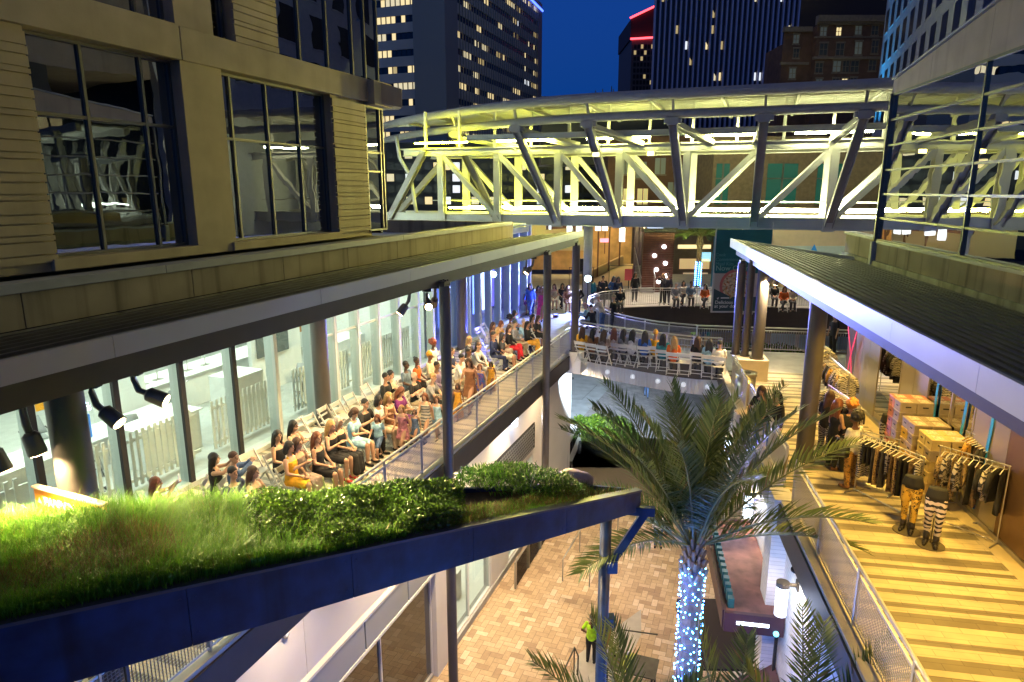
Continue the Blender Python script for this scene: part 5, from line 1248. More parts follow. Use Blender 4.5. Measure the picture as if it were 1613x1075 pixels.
CLO = {'black': (.012, .012, .013), 'white': (.78, .76, .72), 'beige': (.55, .42, .28), 'yellow': (.80, .42, .02), 'taupe': (.24, .18, .15), 'lightblue': (.32, .55, .68), 'blue': (.05, .14, .45), 'navy': (.02, .03, .085), 'grey': (.30, .30, .30), 'brown': (.20, .085, .035), 'purple': (.17, .02, .15), 'slate': (.13, .19, .26), 'orange': (.75, .14, .02), 'red': (.60, .02, .03), 'denim': (.09, .15, .28), 'khaki': (.42, .33, .20), 'plaid': (.20, .15, .26), 'teal': (.02, .20, .24), 'gold': (.60, .30, .03), 'pink': (.65, .05, .22), 'cream': (.66, .56, .40), 'darkgrey': (.05, .05, .055), 'hivis': (.45, .85, .02), 'print': (.20, .20, .20), 'leopard': (.5, .3, .06)}
def cm(c): return mat('cloth_' + c, CLO[c], .82, var=.30, vscale=9, bump=.5, bscale=22)
_lep = None
def leopard(name='leopard_cloth', c1=(.62, .36, .06), c2=(.02, .014, .01), scale=26, thr=.5):
    if name in MATS: return MATS[name]
    m = bpy.data.materials.new(name); m.use_nodes = True; t = m.node_tree; N = t.nodes; b = N['Principled BSDF']
    tc = N.new('ShaderNodeTexCoord'); v = N.new('ShaderNodeTexVoronoi'); v.inputs['Scale'].default_value = scale; v.feature = 'F1'
    nz = N.new('ShaderNodeTexNoise'); nz.inputs['Scale'].default_value = 30; mx_ = N.new('ShaderNodeMix'); mx_.data_type = 'RGBA'; mx_.inputs[0].default_value = .12
    t.links.new(tc.outputs['Object'], nz.inputs['Vector']); t.links.new(tc.outputs['Object'], mx_.inputs[6]); t.links.new(nz.outputs['Color'], mx_.inputs[7]); t.links.new(mx_.outputs[2], v.inputs['Vector'])
    cr = N.new('ShaderNodeValToRGB'); cr.color_ramp.interpolation = 'CONSTANT'; e = cr.color_ramp.elements; e[0].color = (*c1, 1); e[1].position = .20; e[1].color = (*c2, 1); x = e.new(.40); x.color = (*c1, 1)
    t.links.new(v.outputs['Distance'], cr.inputs[0]); t.links.new(cr.outputs[0], b.inputs['Base Color']); b.inputs['Roughness'].default_value = .7
    MATS[name] = m; return m
def zebra(name='zebra_cloth', c1=(.72, .66, .64), c2=(.02, .02, .025), scale=5.0, dist=6):
    if name in MATS: return MATS[name]
    m = bpy.data.materials.new(name); m.use_nodes = True; t = m.node_tree; N = t.nodes; b = N['Principled BSDF']
    tc = N.new('ShaderNodeTexCoord'); wv = N.new('ShaderNodeTexWave'); wv.inputs['Scale'].default_value = scale; wv.inputs['Distortion'].default_value = dist; wv.inputs['Detail'].default_value = 2; wv.bands_direction = 'Z'; wv.inputs['Detail Scale'].default_value = 1.5
    cr = N.new('ShaderNodeValToRGB'); cr.color_ramp.interpolation = 'CONSTANT'; e = cr.color_ramp.elements; e[0].color = (*c2, 1); e[1].position = .42; e[1].color = (*c1, 1)
    t.links.new(tc.outputs['Object'], wv.inputs['Vector']); t.links.new(wv.outputs['Color'], cr.inputs[0]); t.links.new(cr.outputs[0], b.inputs['Base Color']); b.inputs['Roughness'].default_value = .7
    MATS[name] = m; return m
NPERS = [0]
def person(loc, rz, label, pose='sit', outfit='dress', hair='long', skin='light', hc='brown', top='black', low='black', shoes='black', sex='f', scale=1.0, group=None, seed=None, lowmat=None, topmat=None):
    NPERS[0] += 1
    parts, J = template(pose, outfit, hair, sex, (NPERS[0] % 3) if seed is None else seed)
    root = thing('person', label, 'person', loc, rz, None, group); root.scale = (scale,) * 3
    sk = mat('skin_' + skin, SKIN[skin], .55, var=.06, vscale=20); hm = mat('hair_' + hc, HAIR[hc], .5, var=.25, vscale=30, bump=.3, bscale=150)
    tm = topmat or cm(top); lm = lowmat or cm(low)
    for k, me in parts.items():
        nm = k.split('_')[0]; o = bpy.data.objects.new(nm, me); COL.objects.link(o); o.parent = root
        mm = {'body': sk, 'hair': hm, 'dress': tm, 'top': tm, 'trousers': lm, 'shorts': lm, 'skirt': lm, 'shoe': cm(shoes), 'eyes': M['black'], 'mouth': mat('lips', (.38, .09, .08), .5)}[nm]
        o.material_slots[0].link = 'OBJECT'; o.material_slots[0].material = mm
    MW[root.name] = MW[root.name] @ Matrix.Diagonal((scale, scale, scale, 1))
    return root, J
def prop(root, J, which):
    """things held in the hand are things of their own"""
    return MW[root.name] @ J[which]
def phone(root, J, label):
    p = MW[root.name] @ ((J['wrL'] + J['wrR']) / 2 + (J['wrL'] - J['elL']).normalized() * .11); T = MW[root.name].to_3x3()
    r = thing('smartphone', label, 'phone', p); f = Matrix.Translation(p) @ T.to_4x4()
    MB(f).box(-.005, .005, -.038, .038, -.02, .13).build('case', M['white_paint'], r, bevel=.003); MB(f).box(-.007, -.0052, -.033, .033, -.013, .123).build('screen', emitm('phone_screen', (.7, .85, 1), 1.5), r)
# ---- folding chairs
def make_chair():
    r = thing('folding_chair', 'white folding chair', 'chair', (0, 0, 0)); W_ = mat('white_resin', (.76, .74, .68), .45)
    b = MB(); b.box(-.20, .21, -.21, .21, .435, .46); b.build('seat', mat('ivory_pad', (.66, .62, .52), .6), r, bevel=.012)
    for s in (1, -1):
        b = MB(); b.beam((.24, s * .225, 0), (-.26, s * .225, .84), .022, .04); b.build('frame', W_, r); b = MB(); b.beam((-.24, s * .19, 0), (.16, s * .19, .47), .02, .036); b.build('leg', W_, r)
    b = MB(); b.box(-.262, -.238, -.215, .215, .70, .83); b.box(-.235, -.212, -.215, .215, .585, .64); b.build('backrest', W_, r, bevel=.008)
    b = MB(); b.tube([(-.21, -.19, .06), (-.21, .19, .06)], .012, 6); b.tube([(.20, -.225, .08), (.20, .225, .08)], .012, 6); b.build('stretcher', W_, r)
    return r
CHAIR0 = make_chair(); CH_USED = [False]
def chair(loc, rz, label, group='white folding chairs'):
    if not CH_USED[0]: CH_USED[0] = True; o = CHAIR0; o.location = loc; o.rotation_euler = (0, 0, rz); o['label'] = label; o['group'] = group; return o
    return copy_tree(CHAIR0, loc, rz, label, group)
RZ_AUD = RZL - math.pi / 2                            # the audience looks across the walkway, away from the glass
def seat_at(px, py, z=9.24): return at(px, py, z)
ZD = 8.012
def aud(px, py, short, *a, chair_=True, turn=0.0, z=9.22, **k):
    """seated guest: head at that place of the photograph; the chair belongs to the same spot"""
    p = seat_at(px, py, z); p.z = ZD
    rz = RZ_AUD + turn + random.uniform(-.12, .12)
    off = Matrix.Rotation(rz, 3, 'Z') @ V((.02, 0, 0)); base = p + off
    person(base, rz, short, *a, group='guests seated along the left gallery', **k)
    if chair_: chair(base + Matrix.Rotation(rz, 3, 'Z') @ V((.02, 0, 0)), rz, 'white folding chair under the ' + ' '.join(short.split()[:8]), 'white folding chairs in the audience')
A = aud
A(461, 673, 'woman in a beige top clapping in the back row near the hedge', 'sit_clap', 'tank+skirt', 'long', 'light', 'black', 'beige', 'beige')
A(436, 689, 'woman in a black sleeveless top with a green wristband', 'sit', 'tank', 'long', 'light', 'black', 'black', 'black')
A(455, 707, 'woman in a bright yellow dress sitting right above the hedge', 'sit', 'dress', 'bob', 'light', 'black', 'yellow')
A(467, 701, 'woman in a long taupe dress clapping beside the yellow dress', 'sit_clap', 'long_dress', 'long', 'light', 'brown', 'taupe')
A(498, 692, 'auburn haired woman in a short black dress with a phone on her lap', 'sit', 'dress', 'long', 'light', 'auburn', 'black', shoes='black')
A(518, 673, 'blonde woman in a black dress and red shoes clapping', 'sit_clap', 'dress', 'long', 'light', 'blonde', 'black', shoes='red')
A(534, 667, 'woman with long grey hair in a long black dress', 'sit', 'long_dress', 'long', 'light', 'grey', 'black')
A(552, 652, 'woman in a light blue dress looking at her hands', 'sit_phone', 'dress_sl', 'bob', 'light', 'brown', 'lightblue')
A(572, 640, 'man in a black shirt clapping beside the light blue dress', 'sit_clap', 'tee', 'short', 'light', 'black', 'black', 'black', sex='m')
A(595, 633, 'woman in a white top clapping behind the man in black', 'sit_clap', 'tee', 'bob', 'tan', 'black', 'white', 'beige')
A(611, 628, 'blonde woman in a brown sleeveless dress', 'sit', 'dress', 'long', 'light', 'blonde', 'brown')
A(626, 618, 'red haired woman in a purple dress reading a programme', 'sit_phone', 'dress_sl', 'long', 'light', 'auburn', 'purple')
A(605, 598, 'man in a black jacket in the back row by the glass', 'sit_talk', 'suit', 'short', 'tan', 'black', 'black', 'black', sex='m')
A(614, 592, 'woman in a pale blouse with glasses against the office glass', 'sit', 'shirt', 'bob', 'light', 'black', 'cream', 'khaki')
A(652, 597, 'bald man in a black shirt with folded arms', 'sit_cross', 'tee', 'bald', 'fair', 'black', 'black', 'khaki', sex='m')
A(640, 579, 'man in a slate blue shirt in the back row', 'sit', 'tee', 'short', 'dark', 'black', 'slate', 'darkgrey', sex='m')
A(655, 571, 'woman in an orange red blouse in the back row', 'sit', 'tee', 'bun', 'dark', 'black', 'orange', 'black')
A(672, 597, 'sandy haired man in a grey shirt leaning forward', 'sit_fwd', 'tee', 'short', 'light', 'blonde', 'grey', 'black', sex='m')
A(677, 563, 'woman with a yellow head wrap and cream blouse', 'sit', 'shirt', 'turban', 'brown', 'yellow', 'cream', 'darkgrey')
A(687, 580, 'man in a purple plaid shirt beside the tall dark column', 'sit', 'shirt', 'short', 'brown', 'black', 'plaid', 'darkgrey', sex='m')
A(711, 551, 'boy in a navy shirt right of the tall dark column', 'sit', 'tee', 'short', 'light', 'brown', 'navy', 'denim', sex='m', scale=.9)
A(720, 566, 'man in a white shirt with glasses right of the dark column', 'sit_fwd', 'shirt', 'short', 'light', 'black', 'white', 'khaki', sex='m')
A(737, 558, 'man in a dark patterned shirt in front of the suited man', 'sit', 'tee', 'short', 'brown', 'black', 'darkgrey', 'denim', sex='m')
A(746, 547, 'man in a grey suit leaning toward the catwalk', 'sit_fwd', 'suit', 'short', 'light', 'brown', 'grey', 'grey', sex='m')
A(754, 545, 'woman in a black jacket over a yellow blouse', 'sit', 'suit', 'long', 'tan', 'black', 'black', 'yellow')
A(736, 536, 'long haired blonde woman in a black jacket by the glass', 'sit_talk', 'shirt', 'long', 'light', 'blonde', 'darkgrey', 'black')
A(777, 531, 'bearded man in a navy suit beside the empty chairs', 'sit', 'suit', 'short', 'tan', 'black', 'navy', 'navy', sex='m')
A(789, 531, 'dark haired woman in a white and black outfit beside the navy suit', 'sit_talk', 'tee+skirt', 'long', 'tan', 'black', 'darkgrey', 'cream')
A(776, 514, 'woman in a brown blouse leaning on the blue glass', 'sit', 'tee', 'long', 'tan', 'brown', 'brown', 'black')
A(789, 512, 'woman in a gold top in the back row by the blue glass', 'sit', 'tee', 'bob', 'light', 'auburn', 'gold', 'brown')
A(785, 522, 'blonde woman in a cream cardigan in the second row', 'sit', 'shirt', 'bob', 'light', 'blonde', 'cream', 'beige')
A(801, 519, 'woman in red trousers and a black jacket', 'sit_legs', 'suit', 'long', 'light', 'brown', 'black', 'red')
A(810, 513, 'man in a pale grey shirt and khaki trousers', 'sit', 'shirt', 'short', 'light', 'black', 'grey', 'khaki', sex='m')
A(819, 509, 'man in a light blue shirt and dark jeans', 'sit_fwd', 'shirt', 'short', 'light', 'grey', 'lightblue', 'navy', sex='m')
A(830, 512, 'woman in a black top and mustard trousers', 'sit_legs', 'shirt', 'long', 'tan', 'black', 'black', 'gold')
A(803, 503, 'woman in an olive blouse against the blue glass', 'sit', 'tee', 'afro', 'brown', 'black', 'khaki', 'black')
A(811, 495, 'woman in a pale shirt at the far end of the blue glass row', 'sit', 'tee', 'bob', 'light', 'black', 'slate', 'black')
A(838, 501, 'woman in a dark dress left of the pale lit column', 'sit_legs', 'dress', 'long', 'tan', 'black', 'darkgrey')
A(847, 503, 'woman in black trousers half hidden by the pale lit column', 'sit_legs', 'tee', 'long', 'light', 'brown', 'black', 'black')
# photographers at the near end
A(336, 726, 'long haired woman in a black top raising her phone with both hands', 'sit_photo', 'tank', 'long', 'light', 'black', 'black', 'black', turn=.5)
A(364, 727, 'man in a denim shirt behind the woman taking a photo', 'sit_photo', 'shirt', 'short', 'light', 'brown', 'denim', 'denim', sex='m', turn=.4)
A(366, 751, 'smiling dark haired man in a navy jacket just above the hedge', 'sit', 'suit', 'short', 'light', 'black', 'navy', 'black', sex='m')
A(397, 747, 'woman in a grey dress sipping a drink above the hedge', 'sit_clap', 'dress', 'long', 'light', 'brown', 'taupe')
A(425, 770, 'child with brown hair peeking over the hedge', 'sit', 'tee', 'short', 'light', 'brown', 'beige', sex='f', scale=.85)
p = at(243, 768, 9.42); p.z = ZD
rt_, J_ = person(p, RZL - .9, 'auburn haired woman filming with a raised phone near the orange sign', 'photo', 'tank', 'long', 'light', 'auburn', 'beige', 'black', scale=.93, group='guests filming'); phone(rt_, J_, 'white phone held up by the auburn haired woman near the orange sign')
# empty chairs
for k, (px, py) in enumerate(((402, 722), (480, 668), (497, 662), (520, 648), (540, 640), (560, 628), (585, 612), (760, 520), (768, 514), (698, 560))):
    q_ = at(px, py, 8.75); q_.z = ZD
    chair(q_, RZ_AUD + random.uniform(-.1, .1), ('empty white folding chair by the office glass, %s' % ('nearest the hedge', 'behind the beige top', 'second behind the beige top', 'behind the grey haired woman', 'behind the light blue dress', 'behind the man in black', 'just left of the black jacket', 'beside the navy suit', 'beyond the navy suit', 'behind the dark column')[k]), 'empty chairs along the office glass')
# models and children on the catwalk
def walker(px, py, label, *a, turn=0.0, **k):
    q_ = at(px, py, ZD); q_.z = ZD; person(q_, RZL + math.pi + turn, label, *a, group='models walking on the left gallery', **k)
walker(598, 722, 'little girl in a light blue top and denim shorts walking', 'walk', 'tee+shorts', 'long', 'light', 'auburn', 'lightblue', 'denim', scale=.66)
walker(636, 712, 'girl in a cream and pink dress walking beside the little girl', 'walk', 'dress', 'long', 'light', 'blonde', 'cream', topmat=mat('pink_print', (.55, .22, .26), .8, var=.6, vscale=9), scale=.72)
walker(672, 694, 'girl in a grey printed dress walking past the bald man', 'walk', 'dress', 'long', 'light', 'auburn', 'print', topmat=zebra('print_cloth', (.45, .42, .36), (.12, .14, .15), 3, 4), scale=.76)
walker(655, 700, 'toddler in a denim dress holding hands with the girl', 'walk', 'dress', 'bob', 'light', 'brown', 'denim', scale=.55)
walker(690, 690, 'child in a pale blue dress just left of the dark column', 'walk', 'dress', 'long', 'light', 'brown', 'lightblue', scale=.68)
walker(722, 660, 'small girl in a gold dress right of the dark column', 'walk', 'long_dress', 'long', 'brown', 'brown', 'gold', scale=.62)
walker(741, 648, 'model in a brown dress walking with the children', 'walk', 'dress', 'long', 'tan', 'brown', 'brown', scale=.95)
walker(757, 632, 'girl in a bright blue floral dress on the catwalk', 'walk', 'dress', 'bob', 'light', 'auburn', 'blue', topmat=leopard('floral_blue', (.03, .12, .55), (.5, .05, .08), 20), scale=.70)
walker(774, 618, 'last small girl in a gold dress on the catwalk', 'walk', 'long_dress', 'long', 'brown', 'black', 'gold', scale=.60)
walker(835, 498, 'model in blue flared trousers far along the catwalk', 'walk', 'shirt', 'long', 'tan', 'black', 'blue', 'denim')
walker(853, 505, 'model in a rose dress behind the pale lit column', 'walk', 'long_dress', 'long', 'tan', 'auburn', 'pink')
q_ = at(681, 556, 8.9); 
p = at(683, 620, ZD); p.z = ZD
p = at(681, 542, 9.58); p.z = ZD; person(p, RZ_AUD, 'red haired person in a white top standing by the glass', 'stand', 'tee', 'afro', 'dark', 'red', 'white', 'black', group='standing guests')
# far row at the end of the catwalk
for k, (px, py, lab, sk, hc, tp, lw2) in enumerate(((831, 458, 'woman in a violet top at the left end of the far row', 'tan', 'black', 'purple', 'blue'), (840, 459, 'woman in a dark top second in the far row', 'tan', 'black', 'navy', 'navy'), (848, 455, 'woman in a red and pink outfit in the far row', 'brown', 'black', 'pink', 'red'), (857, 454, 'woman in a grey dress hidden by the pale column in the far row', 'light', 'brown', 'grey', 'black'),
        (873, 452, 'woman in a pale dress right of the pale column', 'light', 'brown', 'cream', 'cream'), (886, 451, 'woman with long black hair in black in the far row', 'tan', 'black', 'black', 'black'), (894, 455, 'woman in brown at the right end of the far row', 'tan', 'brown', 'brown', 'taupe'))):
    q_ = at(px, py, 9.22); q_.z = ZD; rz = math.atan2(-q_.y, 3 - q_.x) * 1.0
    person(q_, rz, lab, 'sit_legs' if k % 2 else 'sit', 'tee' if k % 2 else 'dress', 'long', sk, hc, tp, lw2, group='guests in the far row'); chair(q_, rz, 'white folding chair under the ' + ' '.join(lab.split()[:7]), 'white chairs in the far row')
# crew near the spotlight
q_ = at(909, 501, ZD); person(q_, -2.2, 'tall guard in black standing left of the glaring spotlight', 'hips', 'shirt', 'cap', 'tan', 'black', 'black', 'navy', sex='m', group='crew')
q_ = at(926, 515, ZD); person(q_, 2.9, 'man in a blue shirt sitting low beside the railing', 'kneel', 'shirt', 'bald', 'light', 'black', 'lightblue', 'grey', sex='m', group='crew')
q_ = at(934, 520, ZD); person(q_, 2.2, 'photographer in black crouching at the footbridge railing', 'kneel', 'shirt', 'short', 'light', 'black', 'black', 'black', sex='m', group='crew')
q_ = at(948, 524, ZD); person(q_, 2.6, 'man in a white shirt and cap with jeans leaning by the opening', 'lean', 'shirt', 'cap', 'light', 'cap_white', 'cream', 'denim', sex='m', group='crew')
q_ = at(966, 526, ZD); person(q_, 2.4, 'cameraman in black with a tan cap holding a camera', 'hold', 'tee', 'cap', 'light', 'cap_tan', 'black', 'darkgrey', sex='m', group='crew')
# backs on the curved footbridge
bk = ((918, 521, 'yellow', 'brown'), (935, 524, 'brown', 'black'), (952, 527, 'taupe', 'brown'), (968, 523, 'cream', 'auburn'), (983, 525, 'grey', 'black'), (997, 526, 'white', 'black'), (1016, 528, 'blue', 'black'), (1033, 528, 'yellow', 'black'), (1045, 533, 'teal', 'black'), (1062, 537, 'orange', 'blonde'), (1080, 538, 'beige', 'brown'), (1100, 537, 'black', 'brown'), (1118, 541, 'lightblue', 'black'), (1134, 543, 'white', 'black'))
for k, (px, py, tp, hc) in enumerate(bk):
    if k in (6,): pass
    q_ = at(px, py, 9.22); q_.z = ZD
    nx, ny = .55, .83
    rz = math.atan2(ny, nx) if k < 6 else math.atan2(.93, .36)
    if k != 10: person(q_, rz, ['guest in mustard', 'guest in brown', 'guest in taupe', 'auburn haired guest in cream', 'guest in grey', 'guest in white', 'guest in a deep blue top', 'guest with a yellow hat', 'guest in teal', 'blonde guest in orange', '', 'brown haired guest in black', 'guest in a light blue top', 'short haired guest in a white shirt'][k] + ' seen from behind on the curved footbridge', 'sit', 'tee', 'turban' if k == 7 else ('short' if k == 13 else 'long'), ('light', 'tan', 'brown')[k % 3], 'yellow' if k == 7 else hc, tp, 'darkgrey', group='guests on the curved footbridge')
    chair(q_, rz, 'white footbridge chair under the ' + ['mustard top', 'brown top', 'taupe top', 'cream top', 'grey top', 'white top', 'deep blue top', 'yellow hat', 'teal top', 'orange top', 'empty gap', 'black top', 'light blue top', 'white shirt'][k] if k != 10 else 'empty white folding chair on the footbridge', 'white chairs on the curved footbridge')
# far side row behind the opening
fs = ((1065, 451, 'grey', 'grey', 'sits first from the timber wall'), (1077, 447, 'cream', 'black', ''), (1089, 449, 'slate', 'black', ''), (1111, 452, 'orange', 'black', ''), (1175, 449, 'black', 'black', ''), (1196, 452, 'brown', 'brown', ''), (1221, 450, 'black', 'black', ''), (1236, 456, 'orange', 'brown', ''), (1250, 455, 'cream', 'black', ''), (1150, 452, 'navy', 'black', ''))
fl2 = ['man in grey nearest the timber wall in the far side row', 'woman in cream second from the timber wall in the far side row', 'man in a slate jacket in the far side row', 'woman in a bright orange top left of the teal banner', 'woman in black in front of the teal shop front', 'woman in a brown dress in front of the tan mural', 'woman in black at the tan mural', 'guest in orange at the tan mural', 'guest in cream rightmost in the far side row', 'guest in navy behind the teal banner']
for k, (px, py, tp, hc, _) in enumerate(fs):
    q_ = at(px, py, 9.22); q_.z = ZD; rz = math.atan2(-q_.y, 4 - q_.x)
    person(q_, rz, fl2[k], 'sit_legs' if k % 2 else 'sit', 'dress' if k == 5 else 'shirt', 'short' if k in (0, 2) else 'long', ('light', 'tan', 'brown')[k % 3], hc, tp, 'darkgrey', sex='m' if k in (0, 2) else 'f', group='guests on the far side of the opening')
    chair(q_, rz, 'white folding chair under the ' + ' '.join(fl2[k].split()[:10]), 'white chairs on the far side')
for k, px in enumerate((1098, 1122, 1186, 1208, 1228, 1244)):
    q_ = at(px, 455, 8.9); q_.z = ZD; chair(q_, math.atan2(-q_.y, 4 - q_.x), 'empty white far side chair, ' + ('left of the orange top', 'right of the orange top', 'left of the brown dress', 'right of the brown dress', 'left of the guest in orange at the mural', 'right of the guest in orange at the mural')[k], 'empty chairs on the far side')
# disc jockey corner
dj = thing('table', 'black draped disc jockey table', 'table', at(953, 472, ZD)); c0 = at(953, 472, ZD)
MB().box(c0.x - .95, c0.x + .95, c0.y - .1, c0.y + .7, 8.01, 8.74).build('drape', M['blackm'], dj, bevel=.02); MB().box(c0.x - 1.0, c0.x + 1.0, c0.y - .14, c0.y + .74, 8.74, 8.79).build('tabletop', M['black'], dj)
mxr = thing('mixer', 'mixer console on the black draped table', 'mixer', (c0.x, c0.y + .3, 8.79)); MB().box(c0.x - .35, c0.x + .35, c0.y + .1, c0.y + .5, 8.79, 8.88).build('console', mat('grey_plastic', (.10, .10, .11), .5), mxr); MB().box(c0.x - .2, c0.x + .15, c0.y + .45, c0.y + .48, 8.88, 9.08).build('screen', M['black'], mxr)
for k, (px, py, lab, tp, hr_, ps) in enumerate(((932, 441, 'woman in teal standing by the blue column', 'teal', 'long', 'stand'), (950, 442, 'disc jockey in a black shirt behind the draped table', 'black', 'short', 'hold'), (967, 440, 'woman in a blue jacket at the right of the draped table', 'blue', 'long', 'hips'), (974, 441, 'woman in dark blue next to the disc jockey', 'navy', 'long', 'stand'), (977, 458, 'seated crew member in black by the draped table', 'black', 'short', 'sit'), (1001, 434, 'woman in black leaning by the purple columns', 'black', 'long', 'stand'))):
    q_ = at(px, py, 9.55 if ps != 'sit' else 9.2); q_.z = ZD; person(q_, math.atan2(-q_.y, 3 - q_.x), lab, ps, 'shirt', hr_, 'tan' if k % 2 else 'light', 'black', tp, 'darkgrey', sex='m' if k in (1, 4) else 'f', group='people around the disc jockey table')
q_ = at(1043, 478, ZD); person(q_, -2.3, 'photographer in black with a lime strap filming by the timber wall', 'photo', 'shirt', 'long', 'light', 'blonde', 'black', 'black', group='crew')
q_ = at(1050, 480, ZD); person(q_, -2.0, 'second person in black standing beside the photographer', 'stand', 'shirt', 'short', 'light', 'brown', 'darkgrey', 'black', sex='m', group='crew')
# right gallery
def rp(px, py, rz, *a, **k):
    q_ = at(px, py, ZD); q_.z = ZD; return person(q_, rz, *a, group='shoppers on the right gallery', **k)
rt_, J_ = rp(1337, 768, RZR + .6, 'woman with dark curly hair in a white tee carrying a black handbag', 'hold', 'tee', 'afro', 'brown', 'black', 'white', 'gold', shoes='brown', lowmat=leopard('leopard_trousers', (.46, .24, .05), (.03, .02, .012), 22))
hb = MW[rt_.name] @ V((.08, .30, .78)); b0 = thing('handbag', 'black leather handbag on the arm of the woman in the white tee', 'bag', hb); f = Matrix.Translation(hb) @ Matrix.Rotation(RZR + .6, 4, 'Z')
b = MB(f); b.prism([(-.19, -.07), (.19, -.07), (.19, .07), (-.19, .07)], 0, .25); b.build('bag', mat('black_leather', (.015, .013, .012), .35), b0, bevel=.025)
b = MB(f)
for y in (-.04, .04): b.tube([(-.10, y, .24), (-.07, y, .38), (0, y, .42), (.07, y, .38), (.10, y, .24)], .009, 6)
b.build('handle', mat('black_leather', (.015, .013, .012)), b0, True)
rp(1330, 742, RZR + .3, 'woman with orange curly hair just behind the white tee', 'stand', 'tee', 'afro', 'tan', 'orange', 'black', 'black')
rp(1309, 738, RZR - 1.2, 'woman in black boots browsing the first clothes rail', 'hold', 'tank', 'long', 'light', 'auburn', 'black', 'black', shoes='brown')
rp(1296, 722, RZR - .8, 'shopper in patterned leggings behind the thick dark column', 'hold', 'tee', 'long', 'light', 'brown', 'black', 'white', lowmat=zebra('patterned_leggings', (.5, .46, .46), (.03, .03, .03), 6, 8))
rp(1197, 705, RZR + 2.6, 'woman with long brown hair leaning on the right gallery railing', 'lean', 'tee', 'long', 'tan', 'brown', 'black', 'denim')
rp(1215, 722, RZR + 2.2, 'second person in dark clothes beside the leaning woman', 'stand', 'shirt', 'long', 'light', 'black', 'black', 'denim')
rp(1310, 560, RZR + 2.0, 'small figure in black at the far end of the clothes rails', 'stand', 'tee', 'bun', 'light', 'brown', 'black', 'black')
# plaza
q_ = at(1036, 862, 0); rt_, J_ = person(q_, -1.7, 'woman in a white top and jeans with a brown bag on the plaza', 'stand', 'shirt', 'long', 'tan', 'brown', 'white', 'denim', group='people on the plaza')
hb = MW[rt_.name] @ V((0, .30, .62)); b0 = thing('handbag', 'brown shoulder bag of the woman in white on the plaza', 'bag', hb); f = Matrix.Translation(hb); b = MB(f); b.box(-.06, .06, -.14, .14, 0, .24); b.build('bag', mat('brown_leather', (.14, .06, .03), .5), b0, bevel=.02); MB(f).tube([(0, -.12, .24), (0, -.02, .62), (0, .12, .24)], .01, 6).build('strap', mat('brown_leather', (.14, .06, .03)), b0)
q_ = at(931, 1043, 0); person(q_, 1.2, 'security guard in a lime green shirt with a long ponytail', 'hips', 'tee', 'tail', 'brown', 'brown', 'hivis', 'black', group='people on the plaza')
for k, (px, top_) in enumerate(((1092, 'hivis'), (1106, 'navy'))):
    q_ = at(px, 541, 0); person(q_, -1.6, ('officer in a lime vest on the ground seen through the oval opening', 'officer in navy beside the lime vest seen through the oval opening')[k], 'stand', 'shirt', 'short', 'tan', 'black', top_, 'navy', sex='m', group='officers below the opening')
q_ = at(1018, 626, 0.0); person(q_, 1.4, 'person in jeans half hidden under the curved footbridge', 'walk', 'shirt', 'short', 'light', 'brown', 'blue', 'denim', sex='m', group='people on the plaza')
# ================================================================== lamps on the galleries
def track_head(s, t, z, aim, label, on=0.0, col=(1, .72, .36), angle=75, fr=LM, flip=1):
    p0 = fr @ V((s, t, z)); r = thing('track_spotlight', label, 'spotlight', p0, 0, None, 'track spotlights under the canopies'); aim = V(aim)
    a = p0 + V((0, 0, -.22)) + (aim - p0).normalized() * .05; d = (aim - a).normalized(); b_ = a + d * .12
    b = MB(); b.box(p0.x - .10, p0.x + .10, p0.y - .06, p0.y + .06, p0.z - .05, p0.z + .03); b.build('mount', M['black'], r, bevel=.006)
    b = MB(); b.tube([p0, p0 + V((0, 0, -.10)), a, b_], [.035, .035, .04, .035], 8); b.build('arm', mat('spot_metal', (.16, .15, .14), .4, .5), r, True)
    b = MB(); b.tube([b_ - d * .03, b_, b_ + d * .20, b_ + d * .22], [.05, .085, .095, .088], 16); shade_auto(b.build('head', mat('spot_metal', (.16, .15, .14)), r))
    b = MB(); b.tube([b_ + d * .222, b_ + d * .226], .075, 16); b.build('lens', emitm('spot_on_%d' % int(on), col, 45) if on else mat('lens_off', (.2, .2, .2), .1), r)
    if on: lamp('spot_lamp', 'SPOT', b_ + d * .25, on, col, r, aim, angle=angle, blend=.6, radius=.06)
    return r
WC = (1, .70, .34)
track_head(4.0, 6.95, 12.28, Lw(4.3, 6.0, 9.0), 'leftmost grey track spotlight hanging left of the thick column', 380, WC, 125)
track_head(4.45, 7.05, 12.28, Lw(4.7, 6.4, 9.0), 'grey track spotlight just left of the thick column head', 420, WC, 120)
track_head(5.15, 6.95, 12.28, V((-3.0, 6.9, 10.7)), 'grey track spotlight just right of the thick column head', 900, WC, 95)
track_head(5.7, 6.95, 12.28, V((-.9, 7.9, 10.4)), 'rightmost grey track spotlight pointing along the gallery near the column', 2600, WC, 75)
track_head(13.0, 6.75, 12.28, V((-.6, 8.3, 10.2)), 'glaring track spotlight left of the tall dark column head', 5000, WC, 70)
track_head(12.85, 7.1, 12.28, Lw(11.0, 9.4, 8.2), 'second lit track spotlight left of the tall dark column head', 1250, WC, 90)
track_head(13.5, 6.8, 12.28, Lw(17, 9.3, 8.2), 'track spotlight right of the tall dark column aimed down the catwalk', 900, WC, 95)
track_head(20.6, 6.8, 12.28, Lw(18, 9.3, 8.2), 'lit track spotlight left of the pale column head', 1700, WC, 90)
track_head(20.5, 7.0, 12.28, Lw(22.5, 8.6, 8.2), 'lit track spotlight beside the pale column shining on its shaft', 900, (1, .78, .5), 95)
track_head(22.8, -4.6, 11.95, Rw(26, 3.0, 8.2), 'track spotlight pair by the far right column cluster', 900, (1, .75, .42), 110, RM)
